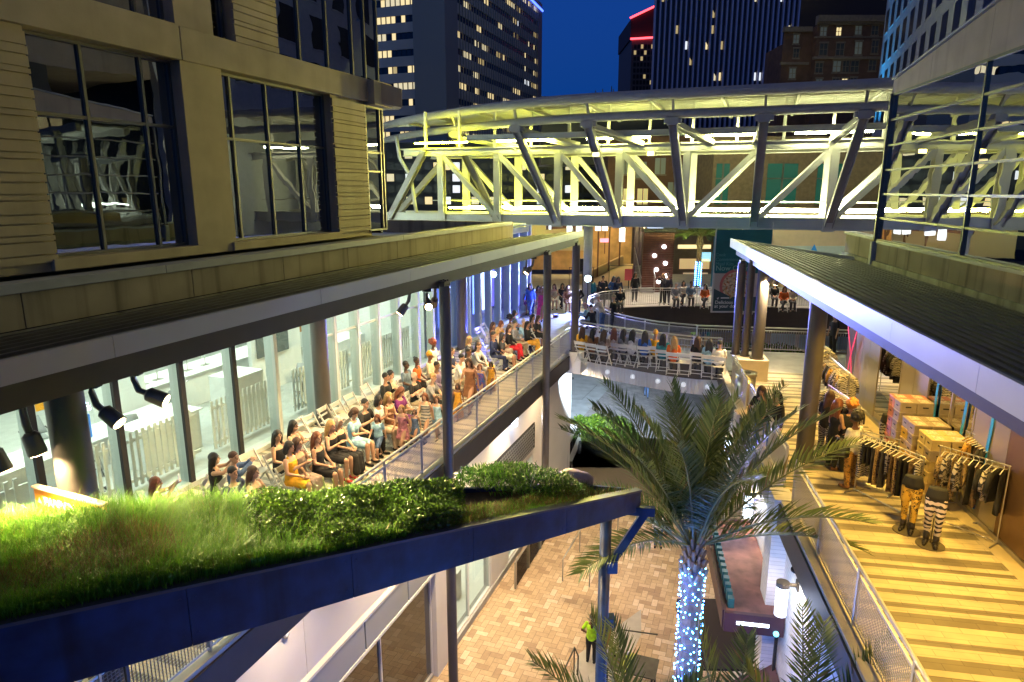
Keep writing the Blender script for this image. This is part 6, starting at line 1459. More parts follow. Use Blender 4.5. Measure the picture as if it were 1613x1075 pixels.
track_head(23.1, -4.75, 11.95, Rw(23.35, 4.4, 9.5), 'track spotlight shining on the pale column of the right cluster', 500, (1, .75, .42), 70, RM)
# right gallery downlights
for k, (s, e) in enumerate(((5.5, 900), (8.5, 950), (11.5, 950), (14.5, 950), (17.5, 900), (20.5, 850))):
    r = thing('downlight', 'round recessed downlight in the right canopy soffit, ' + ('nearest the viewer', 'second from the viewer', 'above the mannequins', 'above the shoe boxes', 'beyond the thick dark column', 'above the far clothes rails')[k], 'downlight', Rw(s, 5.4, 12.05), 0, None, 'downlights of the right canopy')
    p = Rw(s, 5.4, 12.07); b = MB(); b.tube([p, p + V((0, 0, -.02))], .12, 18); b.build('lens', emitm('amber_down', (1, .66, .16), 20), r); b = MB(); b.tube([p + V((0, 0, .005)), p + V((0, 0, -.012))], .15, 18); b.build('trim', M['black'], r)
    lamp('down_lamp', 'SPOT', p + V((0, 0, -.05)), e * .72, (1, .60, .10), r, p + V((0, 0, -3)), angle=150, blend=.5, radius=.12)
for k, (s, e) in enumerate(((8.2, 420), (10.8, 560), (13.6, 420), (16.2, 420), (19.0, 300))):  # added out of sight in the soffit to brighten the guests
    r = thing('downlight', 'round recessed downlight in the left canopy soffit, ' + ('nearest the thick column', 'above the yellow dress', 'above the tall dark column', 'above the bald man', 'above the suited men')[k], 'downlight', Lw(s, 7.6, 12.28), 0, None, 'downlights of the left canopy')
    p = Lw(s, 7.6, 12.298); b = MB(); b.tube([p, p + V((0, 0, -.02))], .12, 18); b.build('lens', emitm('amber_gallery', (1, .74, .36), 20), r); b = MB(); b.tube([p + V((0, 0, .005)), p + V((0, 0, -.012))], .15, 18); b.build('trim', M['black'], r)
    lamp('down_lamp', 'SPOT', p + V((0, 0, -.05)), e, (1, .70, .34), r, Lw(s, 9.0, 8), angle=130, blend=.6, radius=.12)
# lamps under the left gallery light the plaza
for k, (s, e) in enumerate(((9, 700), (13, 1000), (17, 1350), (21, 1300), (25, 1000))):
    r = thing('downlight', 'round downlight under the left gallery edge, ' + ('nearest', 'second', 'middle', 'fourth', 'farthest')[k] + ' of the row', 'downlight', Lw(s, 7.3, 7.55), 0, None, 'downlights under the left gallery')
    p = Lw(s, 7.3, 7.58); b = MB(); b.tube([p, p + V((0, 0, -.03))], .12, 16); b.build('lens', emitm('warm_down', (1, .80, .52), 10), r); b = MB(); b.tube([p + V((0, 0, .005)), p + V((0, 0, -.02))], .15, 18); b.build('trim', M['black'], r)
    lamp('down_lamp', 'SPOT', p + V((0, 0, -.06)), e, (1, .72, .40), r, p + Lw(.5, -3.2, -7), angle=140, blend=.6, radius=.12)
for k, (s, e) in enumerate(((8, 250), (12, 330), (16.5, 400), (20.5, 400))):
    r = thing('downlight', 'round downlight under the right gallery edge, ' + ('nearest', 'second', 'third', 'farthest')[k] + ' of the row', 'downlight', Rw(s, 3.3, 7.4), 0, None, 'downlights under the right gallery')
    p = Rw(s, 3.28, 7.45); b = MB(); b.tube([p, p + V((0, 0, -.03))], .10, 16); b.build('lens', emitm('warm_down', (1, .80, .52), 10), r); b = MB(); b.tube([p + V((0, 0, .02)), p + V((0, 0, -.01))], .13, 18); b.build('trim', M['black'], r)
    lamp('down_lamp', 'SPOT', p + V((0, 0, -.06)), e, (1, .72, .42), r, p + Rw(.5, -3.2, -7), angle=130, blend=.6, radius=.1)
# wall sconces: glowing tubes on dark brackets
def sconce(fr, s, y, z, out, label, e=120, r_=.11, h=.62):
    r = thing('wall_lamp', label, 'wall lamp', fr @ V((s, y, z - h)), 0, None, 'tube wall lamps'); o = y + out
    b = MB(fr); b.cyl(s, o, z - h, z, r_, 20); b.build('tube', emitm('sconce_white', (.70, .80, 1), 6), r, True)
    b = MB(fr); b.cyl(s, o, z, z + .10, r_ * 1.15, 20); b.tube([(s, o, z + .05), (s, y, z + .05)], .04, 8); b.box(s - .09, s + .09, min(y, y + .03 * (1 if out > 0 else -1)), max(y, y + .03 * (1 if out > 0 else -1)), z - .04, z + .14); b.build('bracket', M['black'], r, bevel=.004)
    lamp('sconce_lamp', 'POINT', fr @ V((s, o + (.25 if out > 0 else -.25), z - h / 2)), e, (.62, .74, 1), r, radius=.15)
sconce(RM, 12.4, -3.42, 6.85, .28, 'glowing tube lamp on the brick wall in the lower right', 28)
sconce(RM, 16.4, -3.42, 6.9, .28, 'glowing tube lamp behind the palm frond above the brown awning', 40)
sconce(RM, 20.3, -3.42, 6.9, .28, 'glowing tube lamp on the far part of the right wall among palm fronds', 60)
sconce(LM, 21.9, 8.2, 6.55, -.28, 'glowing tube lamp on the white wall under the left gallery', 120)
# spotlight on a stand by the blue column
fsp = thing('spotlight', 'glaring bluish stage spotlight on a stand beside the blue column', 'spotlight', at(925, 486, 8.01)); c0 = at(925, 486, 8.01); 
b = MB(); b.tube([c0, c0 + V((0, 0, 1.55))], .025, 8)
for k in range(3): a = k * 2.1; b.tube([c0 + V((0, 0, .4)), c0 + V((.4 * math.cos(a), .4 * math.sin(a), 0))], .016, 6)
b.build('stand', M['black'], fsp)
hp = c0 + V((0, 0, 1.65)); d = V((-.35, -1, .12)).normalized(); b = MB(); b.tube([hp - d * .25, hp], [.14, .19], 18); b.build('housing', M['black'], fsp); b = MB(); b.tube([hp + d * .01, hp + d * .02], .17, 18); b.build('lens', emitm('stage_lens', (.62, .85, 1), 60), fsp)
lamp('stage_lamp', 'SPOT', hp + d * .1, 5200, (.30, .42, 1.0), fsp, hp + d * 10, angle=140, blend=.7, radius=.15)
lamp('beam_lamp', 'SPOT', hp + d * .1 + V((.05, 0, 0)), 15000, (.17, .19, 1.0), fsp, Rw(11, 3.9, 12.2), angle=32, blend=.7, radius=.12)
for k, (s, t, tgt, e) in enumerate(((25.5, 9.8, (21.5, 11.6, 9.6), 2600), (29.0, 10.6, (27, 8.5, 8), 2600), (32.5, 9.5, (30, 11.6, 10), 2400))):
    p = Lw(s, t, 8.1); r = thing('uplight', 'small blue floor light washing the far gallery glass, ' + ('nearest the audience', 'middle one', 'farthest one')[k], 'floor light', p, 0, None, 'blue floor lights')
    MB(LM).box(s - .12, s + .12, t - .12, t + .12, 8.01, 8.16).build('body', M['black'], r, bevel=.01); MB(LM).cyl(s, t, 8.162, 8.17, .09, 16).build('lens', emitm('blue_lens', (.10, .12, 1), 14), r)
    lamp('blue_lamp', 'SPOT', Lw(s, t, 8.25), e * .5, (.10, .13, 1), r, Lw(*tgt), angle=110, blend=.7, radius=.08)
sp = thing('speaker', 'black loudspeaker on a pole left of the blue column', 'loudspeaker', at(917, 475, 8.01)); c0 = at(917, 474, 8.01)
MB().box(c0.x - .22, c0.x + .22, c0.y - .18, c0.y + .18, 9.75, 10.5).build('cabinet', M['black'], sp, bevel=.02); MB().box(c0.x - .19, c0.x + .19, c0.y - .2, c0.y - .181, 9.79, 10.46).build('grille', M['blackm'], sp)
b = MB(); b.tube([c0, (c0.x, c0.y, 9.75)], .03, 8)
for k in range(3): a = k * 2.1; b.tube([c0 + V((0, 0, .6)), c0 + V((.4 * math.cos(a), .4 * math.sin(a), 0))], .018, 6)
b.build('stand', M['black'], sp)
for k, (x, y, lab) in enumerate(((895, 420, 'black stanchion frame behind the far row'), (960, 418, 'black stanchion frame in front of the ramp'))):
    c0 = at(x, 462, 8.01); c0.y = 41.5 + k; r = thing('barrier', lab, 'barrier', c0); b = MB(); b.tube([c0, c0 + V((0, 0, 1.7)), c0 + V((1.5, 0, 1.7)), c0 + V((1.5, 0, 0))], .03, 6); b.build('frame', M['black'], r)
# ================================================================== banner and orange sign
bn = thing('banner', 'large teal banner with a food picture reading Now Open and Delicious at your door', 'banner', pix(1160, 495, 33))
Y = 33.0; a = pix(1121, 492, Y); t_ = pix(1125, 362, Y); wd = pix(1214, 400, Y).x - a.x
def bq(x0, x1, z0, z1, y, m_, name):
    MB().box(a.x + x0, a.x + x1, y, y + .02, z0, z1).build(name, m_, bn)
z0, z1 = a.z, t_.z; zm = pix(1121, 430, Y).z
TEAL = mat('banner_teal', (.015, .15, .17), .55, var=.25, vscale=.8); SLT = mat('banner_slate', (.045, .085, .09), .55)
bq(0, wd, zm, z1, Y, TEAL, 'upper_sheet'); bq(.03, wd, z0 + .06, zm, Y - .004, SLT, 'lower_sheet')
zp = pix(1121, 468, Y).z
bq(.03, wd, zp, zm - .03, Y - .008, mat('banner_cream', (.62, .54, .47), .6), 'picture_ground')
cx, cz, rr = a.x + 1.15, zp + .55, .85
b = MB(); b.tube([(cx, Y - .012, cz), (cx, Y - .016, cz)], rr, 36); b.build('bowl_rim', mat('bowl_red', (.58, .16, .14), .5), bn); b = MB(); b.tube([(cx, Y - .017, cz), (cx, Y - .020, cz)], rr * .84, 36); b.build('bowl_food', mat('food_cream', (.60, .46, .30), .6, var=.5, vscale=7), bn)
b = MB(); rn = random.Random(4); fm = [mat('food_%d' % i, c, .6) for i, c in enumerate(((.55, .20, .07), (.72, .60, .42), (.25, .13, .06), (.66, .48, .22)))]
for k in range(90):
    r_ = rr * .78 * math.sqrt(rn.random()); an = rn.random() * 6.28; x = cx + r_ * math.cos(an); z = cz + r_ * math.sin(an); w2 = rn.uniform(.03, .09); th = rn.random() * 3; b.cur = rn.randrange(4)
    q0 = V((math.cos(th), 0, math.sin(th))) * w2; q1 = V((-math.sin(th), 0, math.cos(th))) * .028; c = V((x, Y - .022 - k * .00004, z)); b.quad(c - q0 - q1, c + q0 - q1, c + q0 + q1, c - q0 + q1)
b.build('food_pieces', fm, bn)
b = MB(); b.add([(a.x + .03, Y - .024, zp + .42), (a.x + 1.15, Y - .024, zp - .12), (a.x + .03, Y - .024, zp - .12)], [(0, 1, 2)]); b.add([(a.x + .03, Y - .023, zp), (a.x + wd, Y - .023, zp), (a.x + wd, Y - .023, z0 + .06), (a.x + .03, Y - .023, z0 + .06)], [(0, 1, 2, 3)]); b.build('caption_ground', SLT, bn)
FR = mat('banner_frame', (.72, .70, .64), .5); bq(-.06, wd + .06, z0 - .02, z0 + .06, Y - .02, FR, 'frame'); bq(-.06, .03, z0 + .06, zm, Y - .02, FR, 'frame')
b = MB(); b.tube([(a.x - .02, Y + .06, z0 - .02), (a.x - .02, Y + .06, z1 + .35)], .035, 8); b.tube([(a.x + wd, Y + .06, z0 - .02), (a.x + wd, Y + .06, z1 + .35)], .035, 8); b.build('hanger', M['steel'], bn)
WHT = mat('letter_white', (.80, .82, .78), .5); PTL = mat('letter_pale_teal', (.12, .36, .35), .5)
def btext(s, x, y, size, m_=WHT, bold=0.0):
    p = pix(x, y, Y - .03); letters('lettering', s, size, m_, bn, basis((p.x, Y - .03, p.z), (1, 0, 0), (0, 0, 1)), .002, 1.0, bold)
btext('Convenient', 1127, 411.5, .24, PTL); btext('Cook', 1127, 404, .22, PTL); btext('Meal Kits', 1127, 418.5, .24, PTL); btext('Now Open', 1127, 426.5, .36, mat('letter_mint', (.30, .55, .48), .5))
btext('Delicious', 1126, 479, .24, WHT, .004); btext('at your door', 1125, 485, .24, WHT, .004)
b = MB(); p = pix(1129, 470, Y - .03); b.add([(p.x, p.y, p.z), (p.x + .12, p.y, p.z + .05), (p.x + .06, p.y, p.z - .08)], [(0, 1, 2)]); b.box(p.x + .2, p.x + .62, p.y - .002, p.y, p.z - .02, p.z + .04); b.box(p.x - .05, p.x + .8, p.y - .002, p.y, p.z - .72, p.z - .69); b.build('emblem', WHT, bn)
fsn = thing('sign', 'orange direction sign reading FANNIN with an up arrow behind the planter grass', 'sign', (5.2, 7.6, 8.0), 0, LM)
a0 = at(52, 765, 11.2); b0 = at(146, 790, 11.2); dv = (b0 - a0); dv.z = 0; L_ = dv.length + .15; dv.normalize(); f = basis((a0.x, a0.y, 8.0), dv, (0, 0, 1))
nrm = dv.cross(V((0, 0, 1)))
ff = Matrix(((dv.x, -nrm.x, 0, a0.x), (dv.y, -nrm.y, 0, a0.y), (0, 0, 1, 8.0), (0, 0, 0, 1)))
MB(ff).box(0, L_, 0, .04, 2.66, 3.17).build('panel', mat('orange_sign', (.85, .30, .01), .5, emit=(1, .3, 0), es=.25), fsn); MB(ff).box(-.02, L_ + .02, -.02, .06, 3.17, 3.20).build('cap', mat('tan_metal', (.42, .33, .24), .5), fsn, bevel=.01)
MB(ff).box(.08, .12, .041, .08, 0, 3.1).build('post', M['black'], fsn); MB(ff).box(L_ - .12, L_ - .08, .041, .08, 0, 3.1).build('post', M['black'], fsn)
letters('lettering', 'FANNIN', .135, WHT, fsn, ff @ Matrix(((1, 0, 0, .16), (0, 0, -1, -.006), (0, 1, 0, 3.00), (0, 0, 0, 1))), .003, 1.05, .006)
b = MB(ff); b.add([(.05, -.006, 3.01), (.12, -.006, 3.01), (.085, -.006, 3.08)], [(0, 1, 2)]); b.build('arrow', WHT, fsn)
# ================================================================== shop goods on the right gallery
CARD = {c: mat('box_' + c, v, .7, var=.12, vscale=6) for c, v in {'pink': (.52, .20, .17), 'taupe': (.34, .28, .22), 'tan': (.50, .37, .20), 'yellow': (.66, .42, .08), 'straw': (.56, .44, .22)}.items()}
def lidbox(s, t, z, c, label, w_=.315, d_=.35, h_=.236):
    """lidded carton with a dark slot handle and a printed strip"""
    p = Rw(s, t, z); rz = RZR + random.uniform(-.04, .04); r = thing('shoe_box', label, 'box', p, rz, None, c + ' lidded boxes')
    f = Matrix.Translation(p) @ Matrix.Rotation(rz, 4, 'Z')
    MB(f).box(-w_ / 2, w_ / 2, -d_ / 2, d_ / 2, 0, h_ - .05).build('carton', CARD[c], r, bevel=.004); MB(f).box(-w_ / 2 - .008, w_ / 2 + .008, -d_ / 2 - .008, d_ / 2 + .008, h_ - .05, h_ - .003).build('lid', CARD[c], r, bevel=.005)
    b = MB(f); y = d_ / 2 + .002
    b.box(-.05, .05, y, y + .004, h_ * .45, h_ * .58); b.box(-w_ / 2 - .006, -w_ / 2 - .001, -.06, .06, h_ * .45, h_ * .58); b.build('handle_slot', M['black'], r)
    b = MB(f); b.box(-w_ / 2 + .03, w_ / 2 - .03, -.10, .10, h_ - .0025, h_ - .001); b.build('printed_label', mat('label_print', (.55, .48, .42), .6, var=.6, vscale=25), r)
random.seed(21)
stk = ((16.42, 'pink', 7, ('pink',) * 7), (16.08, 'taupe', 7, ('tan', 'taupe', 'tan', 'taupe', 'taupe', 'taupe', 'taupe')), (15.52, 'taupe', 6, ('yellow', 'tan', 'yellow', 'tan', 'yellow', 'taupe')), (15.18, 'taupe', 6, ('straw', 'straw', 'yellow', 'tan', 'taupe', 'taupe')), (14.62, 'straw', 6, ('straw', 'straw', 'straw', 'taupe', 'straw', 'straw')), (14.28, 'straw', 6, ('straw', 'tan', 'straw', 'straw', 'taupe', 'straw')))
snm = ('farthest stack', 'second farthest stack', 'third farthest stack', 'fourth farthest stack', 'fifth farthest stack', 'stack nearest the mannequins')
onm = ('bottom', 'second from bottom', 'third from bottom', 'fourth from bottom', 'fifth from bottom', 'sixth from bottom', 'seventh from bottom')
for k, (s, c, n, cols) in enumerate(stk):
    for row, t in enumerate((6.34, 6.71)):
        for j in range(n):
            if row == 1 and j < n - 2: continue
            lidbox(s + random.uniform(-.01, .01), t + .1 * (k % 2 == 9), 8.012 + j * .237, cols[j] if row == 0 else c, '%s lidded carton, %s, %s of the %s' % (cols[j] if row == 0 else c, ('topmost' if j == n - 1 else onm[j]), 'front row' if row == 0 else 'back row', snm[k]))
def garment_mesh(kind, sd_):
    rn = random.Random(sd_); b = MB(); L_ = {'top': .62, 'leggings': .85, 'skirt': .5}[kind]; n = 9; rows = []
    for i in range(n):
        f = i / (n - 1); wd = (.20 if kind == 'top' else .14) + (.03 if kind == 'top' else -.02) * f; ring = []
        for j in range(14):
            a = 2 * math.pi * j / 14; fold = .018 * math.sin(3 * a + sd_ + 3 * f) * (.3 + f)
            ring.append(V(((.030 + .010 * math.sin(4 * f + sd_) + fold) * math.cos(a), (wd + fold) * math.sin(a), -.04 - L_ * f + .05 * (abs(math.sin(a)) if i == 0 else 0) * -1)))
        rows.append(ring)
    b.ring(rows)
    if kind == 'top':
        for s in (1, -1): b.tube([(0, s * .17, -.08), (.01, s * .25, -.28), (.015, s * .26, -.46)], [.05, .045, .038], 8)
    me = bpy.data.meshes.new('cloth'); me.from_pydata(b.v, [], b.f); me.polygons.foreach_set('use_smooth', [True] * len(me.polygons)); me.materials.append(None); return me
GM = [garment_mesh(k, s) for k, s in (('top', 1), ('leggings', 2), ('top', 3), ('leggings', 4), ('skirt', 5))]
hgm = MB(); hgm.tube([(0, -.19, -.06), (0, 0, 0), (0, .19, -.06)], .009, 6); hgm.tube([(0, 0, 0), (0, 0, .05), (.02, 0, .07), (.0, 0, .09)], .005, 5)
hme = bpy.data.meshes.new('hanger'); hme.from_pydata(hgm.v, [], hgm.f); hme.materials.append(M['white_paint'])
PAT = [leopard('leo_dark', (.34, .24, .12), (.02, .016, .014), 22), zebra('zeb_a', (.55, .52, .50), (.02, .02, .02), 7, 8), zebra('zeb_b', (.40, .36, .34), (.02, .02, .03), 4, 14), cm('black'), cm('darkgrey'), leopard('leo_gold', (.55, .30, .06), (.02, .014, .01), 18), mat('floral_cloth', (.12, .08, .05), .8, var=.9, vscale=14), cm('slate'), zebra('zeb_blue', (.14, .32, .42), (.02, .05, .10), 5, 9)]
def rack(s, t, rz, n, label, z1=1.45, span=1.3, pats=range(7), sd_=0, kinds=None):
    p = Rw(s, t, 8.012); r = thing('clothes_rail', label, 'clothes rail', p, rz, None, 'chrome clothes rails'); f = Matrix.Translation(p) @ Matrix.Rotation(rz, 4, 'Z')
    b = MB(f); b.tube([(-span / 2, 0, z1), (span / 2, 0, z1)], .014, 8); b.build('bar', M['steel'], r)
    for x in (-span / 2 + .02, span / 2 - .02):
        b = MB(f); b.tube([(x, 0, .04), (x, 0, z1)], .014, 8); b.tube([(x, -.28, .02), (x, .28, .02)], .014, 8); b.build('upright', M['steel'], r)
    b = MB(f); b.tube([(-span / 2, 0, .05), (span / 2, 0, .05)], .012, 8); b.build('foot_bar', M['steel'], r)
    rn = random.Random(sd_); short = ' '.join(label.split()[-7:])
    for k in range(n):
        x = -span / 2 + .1 + (span - .2) * k / max(1, n - 1); gp = f @ V((x, 0, z1 - .085)); pm = rn.choice(list(pats)); gk = rn.choice(kinds or range(5))
        g_ = bpy.data.objects.new('garment', None); COL.objects.link(g_); g_.location = gp; g_.rotation_euler = (0, 0, rz + rn.uniform(-.12, .12)); g_.empty_display_size = .1
        tag(g_, 'patterned garment on a hanger on the ' + label.replace('chrome ', ''), 'garment', 'garments on the ' + label.replace('chrome ', ''))
        o = bpy.data.objects.new('cloth', GM[gk]); COL.objects.link(o); o.parent = g_; o.material_slots[0].link = 'OBJECT'; o.material_slots[0].material = PAT[pm]
        o = bpy.data.objects.new('hanger', hme); COL.objects.link(o); o.parent = g_
c = at(1405, 805, 8.0); c = RM.inverted() @ c; rack(c.x + .2, -c.y - .1, RZR + .55, 13, 'chrome rail in front of the shoe boxes', 1.35, 1.5, sd_=1, kinds=(1, 3, 4))
c = at(1372, 770, 8.0); c = RM.inverted() @ c; rack(c.x, -c.y, RZR + .9, 7, 'chrome rail right of the woman in the white tee', 1.25, .9, pats=(3, 4, 1), sd_=2, kinds=(1, 3))
c = at(1328, 722, 8.0); c = RM.inverted() @ c; rack(c.x, -c.y - .15, RZR + .15, 16, 'chrome rail beyond the browsing women', 1.6, 1.7, sd_=3)
c = at(1330, 675, 8.0); c = RM.inverted() @ c; rack(c.x + .2, -c.y - .25, RZR, 16, 'long chrome rail against the bronze wall', 1.75, 1.9, sd_=4)
c = at(1312, 640, 8.0); c = RM.inverted() @ c; rack(c.x + .8, -c.y - .3, RZR + .05, 14, 'farthest chrome rail under the pink ribbon', 1.75, 1.8, pats=(3, 4, 1, 2), sd_=5)
c = at(1515, 838, 8.0); c = RM.inverted() @ c; rack(c.x, -c.y, RZR + .75, 11, 'chrome rail right of the zebra leggings mannequin', 1.55, 1.2, pats=(3, 6, 0, 2), sd_=6)
c = at(1560, 820, 8.0); c = RM.inverted() @ c; rack(c.x + .25, -c.y - .25, RZR + .25, 9, 'chrome rail against the bronze shop wall', 1.6, .9, pats=(3, 6, 5), sd_=7)
def mannequin(px, py, label, lm, rz):
    p = at(px, py, 8.012); r = thing('mannequin', label, 'mannequin', p, rz, None, 'leg mannequins'); f = Matrix.Translation(p) @ Matrix.Rotation(rz, 4, 'Z')
    b = MB(); 
    for s in (1, -1): limb(b, [(0, s * .085, .90), (.015, s * .09, .66), (.02 + .03 * s, s * .085, .47), (.0 + .03 * s, s * .085, .32), (.01 + .04 * s, s * .08, .10)], [.098, .085, .060, .060, .040], 12, 4)
    b.ring([[V(((x + .0) + ry * math.cos(a), rx * math.sin(a), z)) for a in [2 * math.pi * k / 18 for k in range(18)]] for z, rx, ry, x in ((.80, .16, .11, -.01), (.90, .178, .12, -.015), (1.0, .165, .11, -.01))])
    me = remesh(b, .012, 4, 'leggings'); o = bpy.data.objects.new('leggings', me); COL.objects.link(o); o.parent = r; me.materials[0] = lm
    b = MB(f); b.ring([[V(((x) + ry * math.cos(a), rx * math.sin(a), z)) for a in [2 * math.pi * k / 20 for k in range(20)]] for z, rx, ry, x in ((.90, .188, .130, -.015), (.98, .178, .122, -.01), (1.10, .152, .105, 0), (1.12, .148, .102, 0))]); b.build('waistband', M['blackm'], r, True)
    for s in (1, -1):
        b = MB(f); limb(b, [(.01 + .04 * s, s * .08, .19), (.01 + .04 * s, s * .08, .06), (.10 + .04 * s, s * .09, .045), (.17 + .04 * s, s * .095, .035)], [.056, .050, .042, .030], 10, 2); b.box(-.035 + .04 * s, .015 + .04 * s, s * .08 - .03, s * .08 + .03, 0.012, .06); b.build('boot', mat('boot_black', (.02, .016, .014), .35), r, True)
    b = MB(f); b.cyl(.02, 0, 0, .012, .24, 30); b.tube([(-.06, 0, .01), (-.06, 0, .5)], .012, 8); b.build('base', mat('glass_base', (.16, .14, .10), .15), r)
mannequin(1428, 836, 'leg mannequin in leopard print leggings and black boots', leopard('leo_leggings', (.66, .40, .05), (.015, .010, .008), 15), RZR + 2.6)
mannequin(1465, 858, 'leg mannequin in white and black zebra leggings and black boots', zebra('zeb_leggings', (.70, .60, .60), (.02, .02, .03), 3.2, 7), RZR + 2.7)
mannequin(1392, 722, 'leg mannequin in grey patterned leggings behind the clothes rails', zebra('zeb_grey', (.40, .40, .40), (.03, .03, .04), 4, 12), RZR + 2.4)
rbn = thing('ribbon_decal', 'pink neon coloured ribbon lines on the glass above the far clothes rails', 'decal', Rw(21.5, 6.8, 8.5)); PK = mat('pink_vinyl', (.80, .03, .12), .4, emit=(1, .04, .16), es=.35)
for x0, x1, bw in ((22.3, 21.6, .25), (21.4, 21.5, -.22)):
    b = MB(RM); rr = []
    for i in range(15):
        q_ = i / 14; s = x0 + (x1 - x0) * q_ + bw * math.sin(math.pi * q_ * 1.6); z = 11.6 - 2.9 * q_; rr.append([(s - .05, -6.78, z), (s + .05, -6.78, z), (s + .05, -6.77, z), (s - .05, -6.77, z)])
    b.ring(rr); b.build('stripe', PK, rbn)
tb_ = at(1150, 630, 8.0)
bnr = thing('bin', 'round steel waste bin behind the plinth on the right gallery', 'bin', at(1172, 632, 8.01)); c0 = at(1172, 632, 8.01); MB().cyl(c0.x, c0.y, 8.01, 8.85, .30, 22).build('body', M['steel'], bnr, True); b = MB(); b.cyl(c0.x, c0.y, 8.85, 8.93, .33, 22); b.build('lid', M['steel'], bnr); MB().cyl(c0.x, c0.y, 8.932, 8.936, .15, 18).build('opening', M['black'], bnr)
# ================================================================== plaza level objects on the right: canopies and kiosk
kc = thing('entrance_canopy', 'brown topped entrance canopy with a white light strip on the right wall', 'canopy', Rw(14.9, 2.7, 5.3))
TOPM = mat('rust_roof', (.20, .09, .08), .75, var=.35, vscale=2.5, streak=.4)
MB(RM).box(13.1, 17.2, -3.40, -2.25, 5.66, 5.70).build('roof', TOPM, kc)
b = MB(RM); b.box(13.0, 13.1, -3.40, -2.2, 5.3, 5.74); b.box(13.1, 17.25, -2.25, -2.17, 5.3, 5.74); b.box(17.2, 17.28, -3.4, -2.25, 5.3, 5.74); b.build('fascia', mat('plum_metal', (.07, .035, .05), .4, .3), kc)
MB(RM).box(12.985, 12.998, -3.1, -2.45, 5.5, 5.57).build('light_strip', emitm('kiosk_strip', (.75, .88, 1), 7), kc); MB(RM).box(13.1, 17.2, -3.4, -2.25, 5.3, 5.34).build('soffit', M['dark_beam'], kc)
b = MB(RM); b.ball((12.98, -3.25, 5.38), .06); b.build('lamp', emitm('teal_lamp', (.2, .7, .9), 2.5), kc)
for k in range(15):
    b = MB(RM); s = 13.25 + k * .26; b.box(s, s + .14, -2.42, -2.30, 5.70, 5.92); b.build('raised_letter', mat('teal_letter', (.015, .07, .085), .4, emit=(.03, .3, .4), es=.04), kc)
for s in (13.3, 15.0): MB(RM).box(s, s + .06, -3.38, -3.32, 2.4, 5.3).build('post', M['black'], kc)
for k, (pts, lab) in enumerate((([(13.6, -3.4, 4.3), (10.2, -3.4, 4.3), (10.2, -1.75, 3.0), (13.6, -1.75, 3.0)], 'plum coloured pitched awning on the brick wall in the lower right'),)):
    r = thing('awning', lab, 'awning', Rw(11.9, 2.6, 2.9)); b = MB(RM); b.add(pts + [(x, y, z - .04) for x, y, z in pts], [(0, 1, 2, 3), (7, 6, 5, 4), (0, 3, 7, 4), (1, 5, 6, 2), (2, 6, 7, 3), (0, 4, 5, 1)]); b.build('cover', mat('plum_canvas', (.075, .035, .045), .85, var=.15), r)
    b = MB(RM); b.add([(13.6, -3.4, 4.26), (13.6, -1.75, 2.96), (13.6, -3.4, 2.96)], [(0, 1, 2)]); b.box(10.2, 13.6, -1.77, -1.74, 2.78, 2.97); b.build('valance', mat('plum_canvas', (.075, .035, .045)), r)
r = thing('awning', 'flat dark awning below the brown topped entrance canopy', 'awning', Rw(16, 2.5, 3.1)); b = MB(RM); b.prism([(14.2, -3.4), (17.0, -3.4), (17.0, -1.6), (14.2, -1.6)], lambda x, y: 3.3 + (-1.6 - y) * .12, lambda x, y: 3.36 + (-1.6 - y) * .12); b.build('cover', mat('black_canvas', (.025, .018, .02), .8), r); MB(RM).box(14.2, 17.0, -1.62, -1.58, 3.1, 3.35).build('valance', mat('black_canvas', (.025, .018, .02)), r)
r = thing('kiosk', 'blue glowing kiosk panel under the plum awning', 'kiosk', Rw(13.9, 2.6, 0)); MB(RM).box(13.6, 14.6, -2.5, -2.3, 0, 2.3).build('cabinet', M['black'], r, bevel=.02); MB(RM).box(13.7, 14.5, -2.295, -2.28, .8, 2.2).build('screen', emitm('blue_screen', (.04, .22, .9), 2.2), r)
# handrails and table on the plaza
def handrail(pts, label, m_=None, posts=True, r_=.024):
    c = pts[0]; r = thing('handrail', label, 'handrail', (c[0], c[1], 0), 0, None, 'plaza handrails'); b = MB(); b.tube(pts, r_, 8); b.build('rail', m_ or M['steel'], r, True)
    for p in pts[1:-1]:
        MB().tube([(p[0], p[1], .01), (p[0], p[1], p[2])], .02, 8).build('post', m_ or M['steel'], r)
q0 = lambda x, y, z: tuple(at(x, y, z))
A1, A2 = at(886, 916, 0), at(936, 830, 0)
for k, off in enumerate((0, 1.9)):
    d = (A2 - A1).normalized(); o = V((d.y, -d.x, 0)) * off * .55; a, b_ = A1 + o, A2 + o
    handrail([tuple(a + V((0, 0, .05))), tuple(a + V((0, 0, .92))), tuple(a.lerp(b_, .5) + V((0, 0, .96))), tuple(b_ + V((0, 0, 1.0))), tuple(b_ + V((0, 0, .05)))], ('left steel handrail on the plaza steps', 'right steel handrail on the plaza steps')[k])
gbl = thing('glass_balustrade', 'clear glass balustrade beside the lit shop window on the plaza', 'balustrade', Lw(22, 7.4, 0))
for k in range(3):
    MB(LM).box(20.8 + k * 1.5, 22.2 + k * 1.5, 7.45, 7.47, .05, 1.05).build('glass', glass('balustrade_glass', (.80, .90, .88), .08), gbl); MB(LM).box(20.72 + k * 1.5, 20.78 + k * 1.5, 7.42, 7.5, 0, 1.08).build('post', M['steel'], gbl)
MB(LM).box(20.7, 25.3, 7.43, 7.49, 1.08, 1.11).build('top_rail', M['steel'], gbl)
DKR = mat('olive_metal', (.10, .095, .08), .45, .4)
p1, p2, p3 = at(985, 1040, 1.0), at(978, 992, 1.0), at(1036, 1000, 1.0)
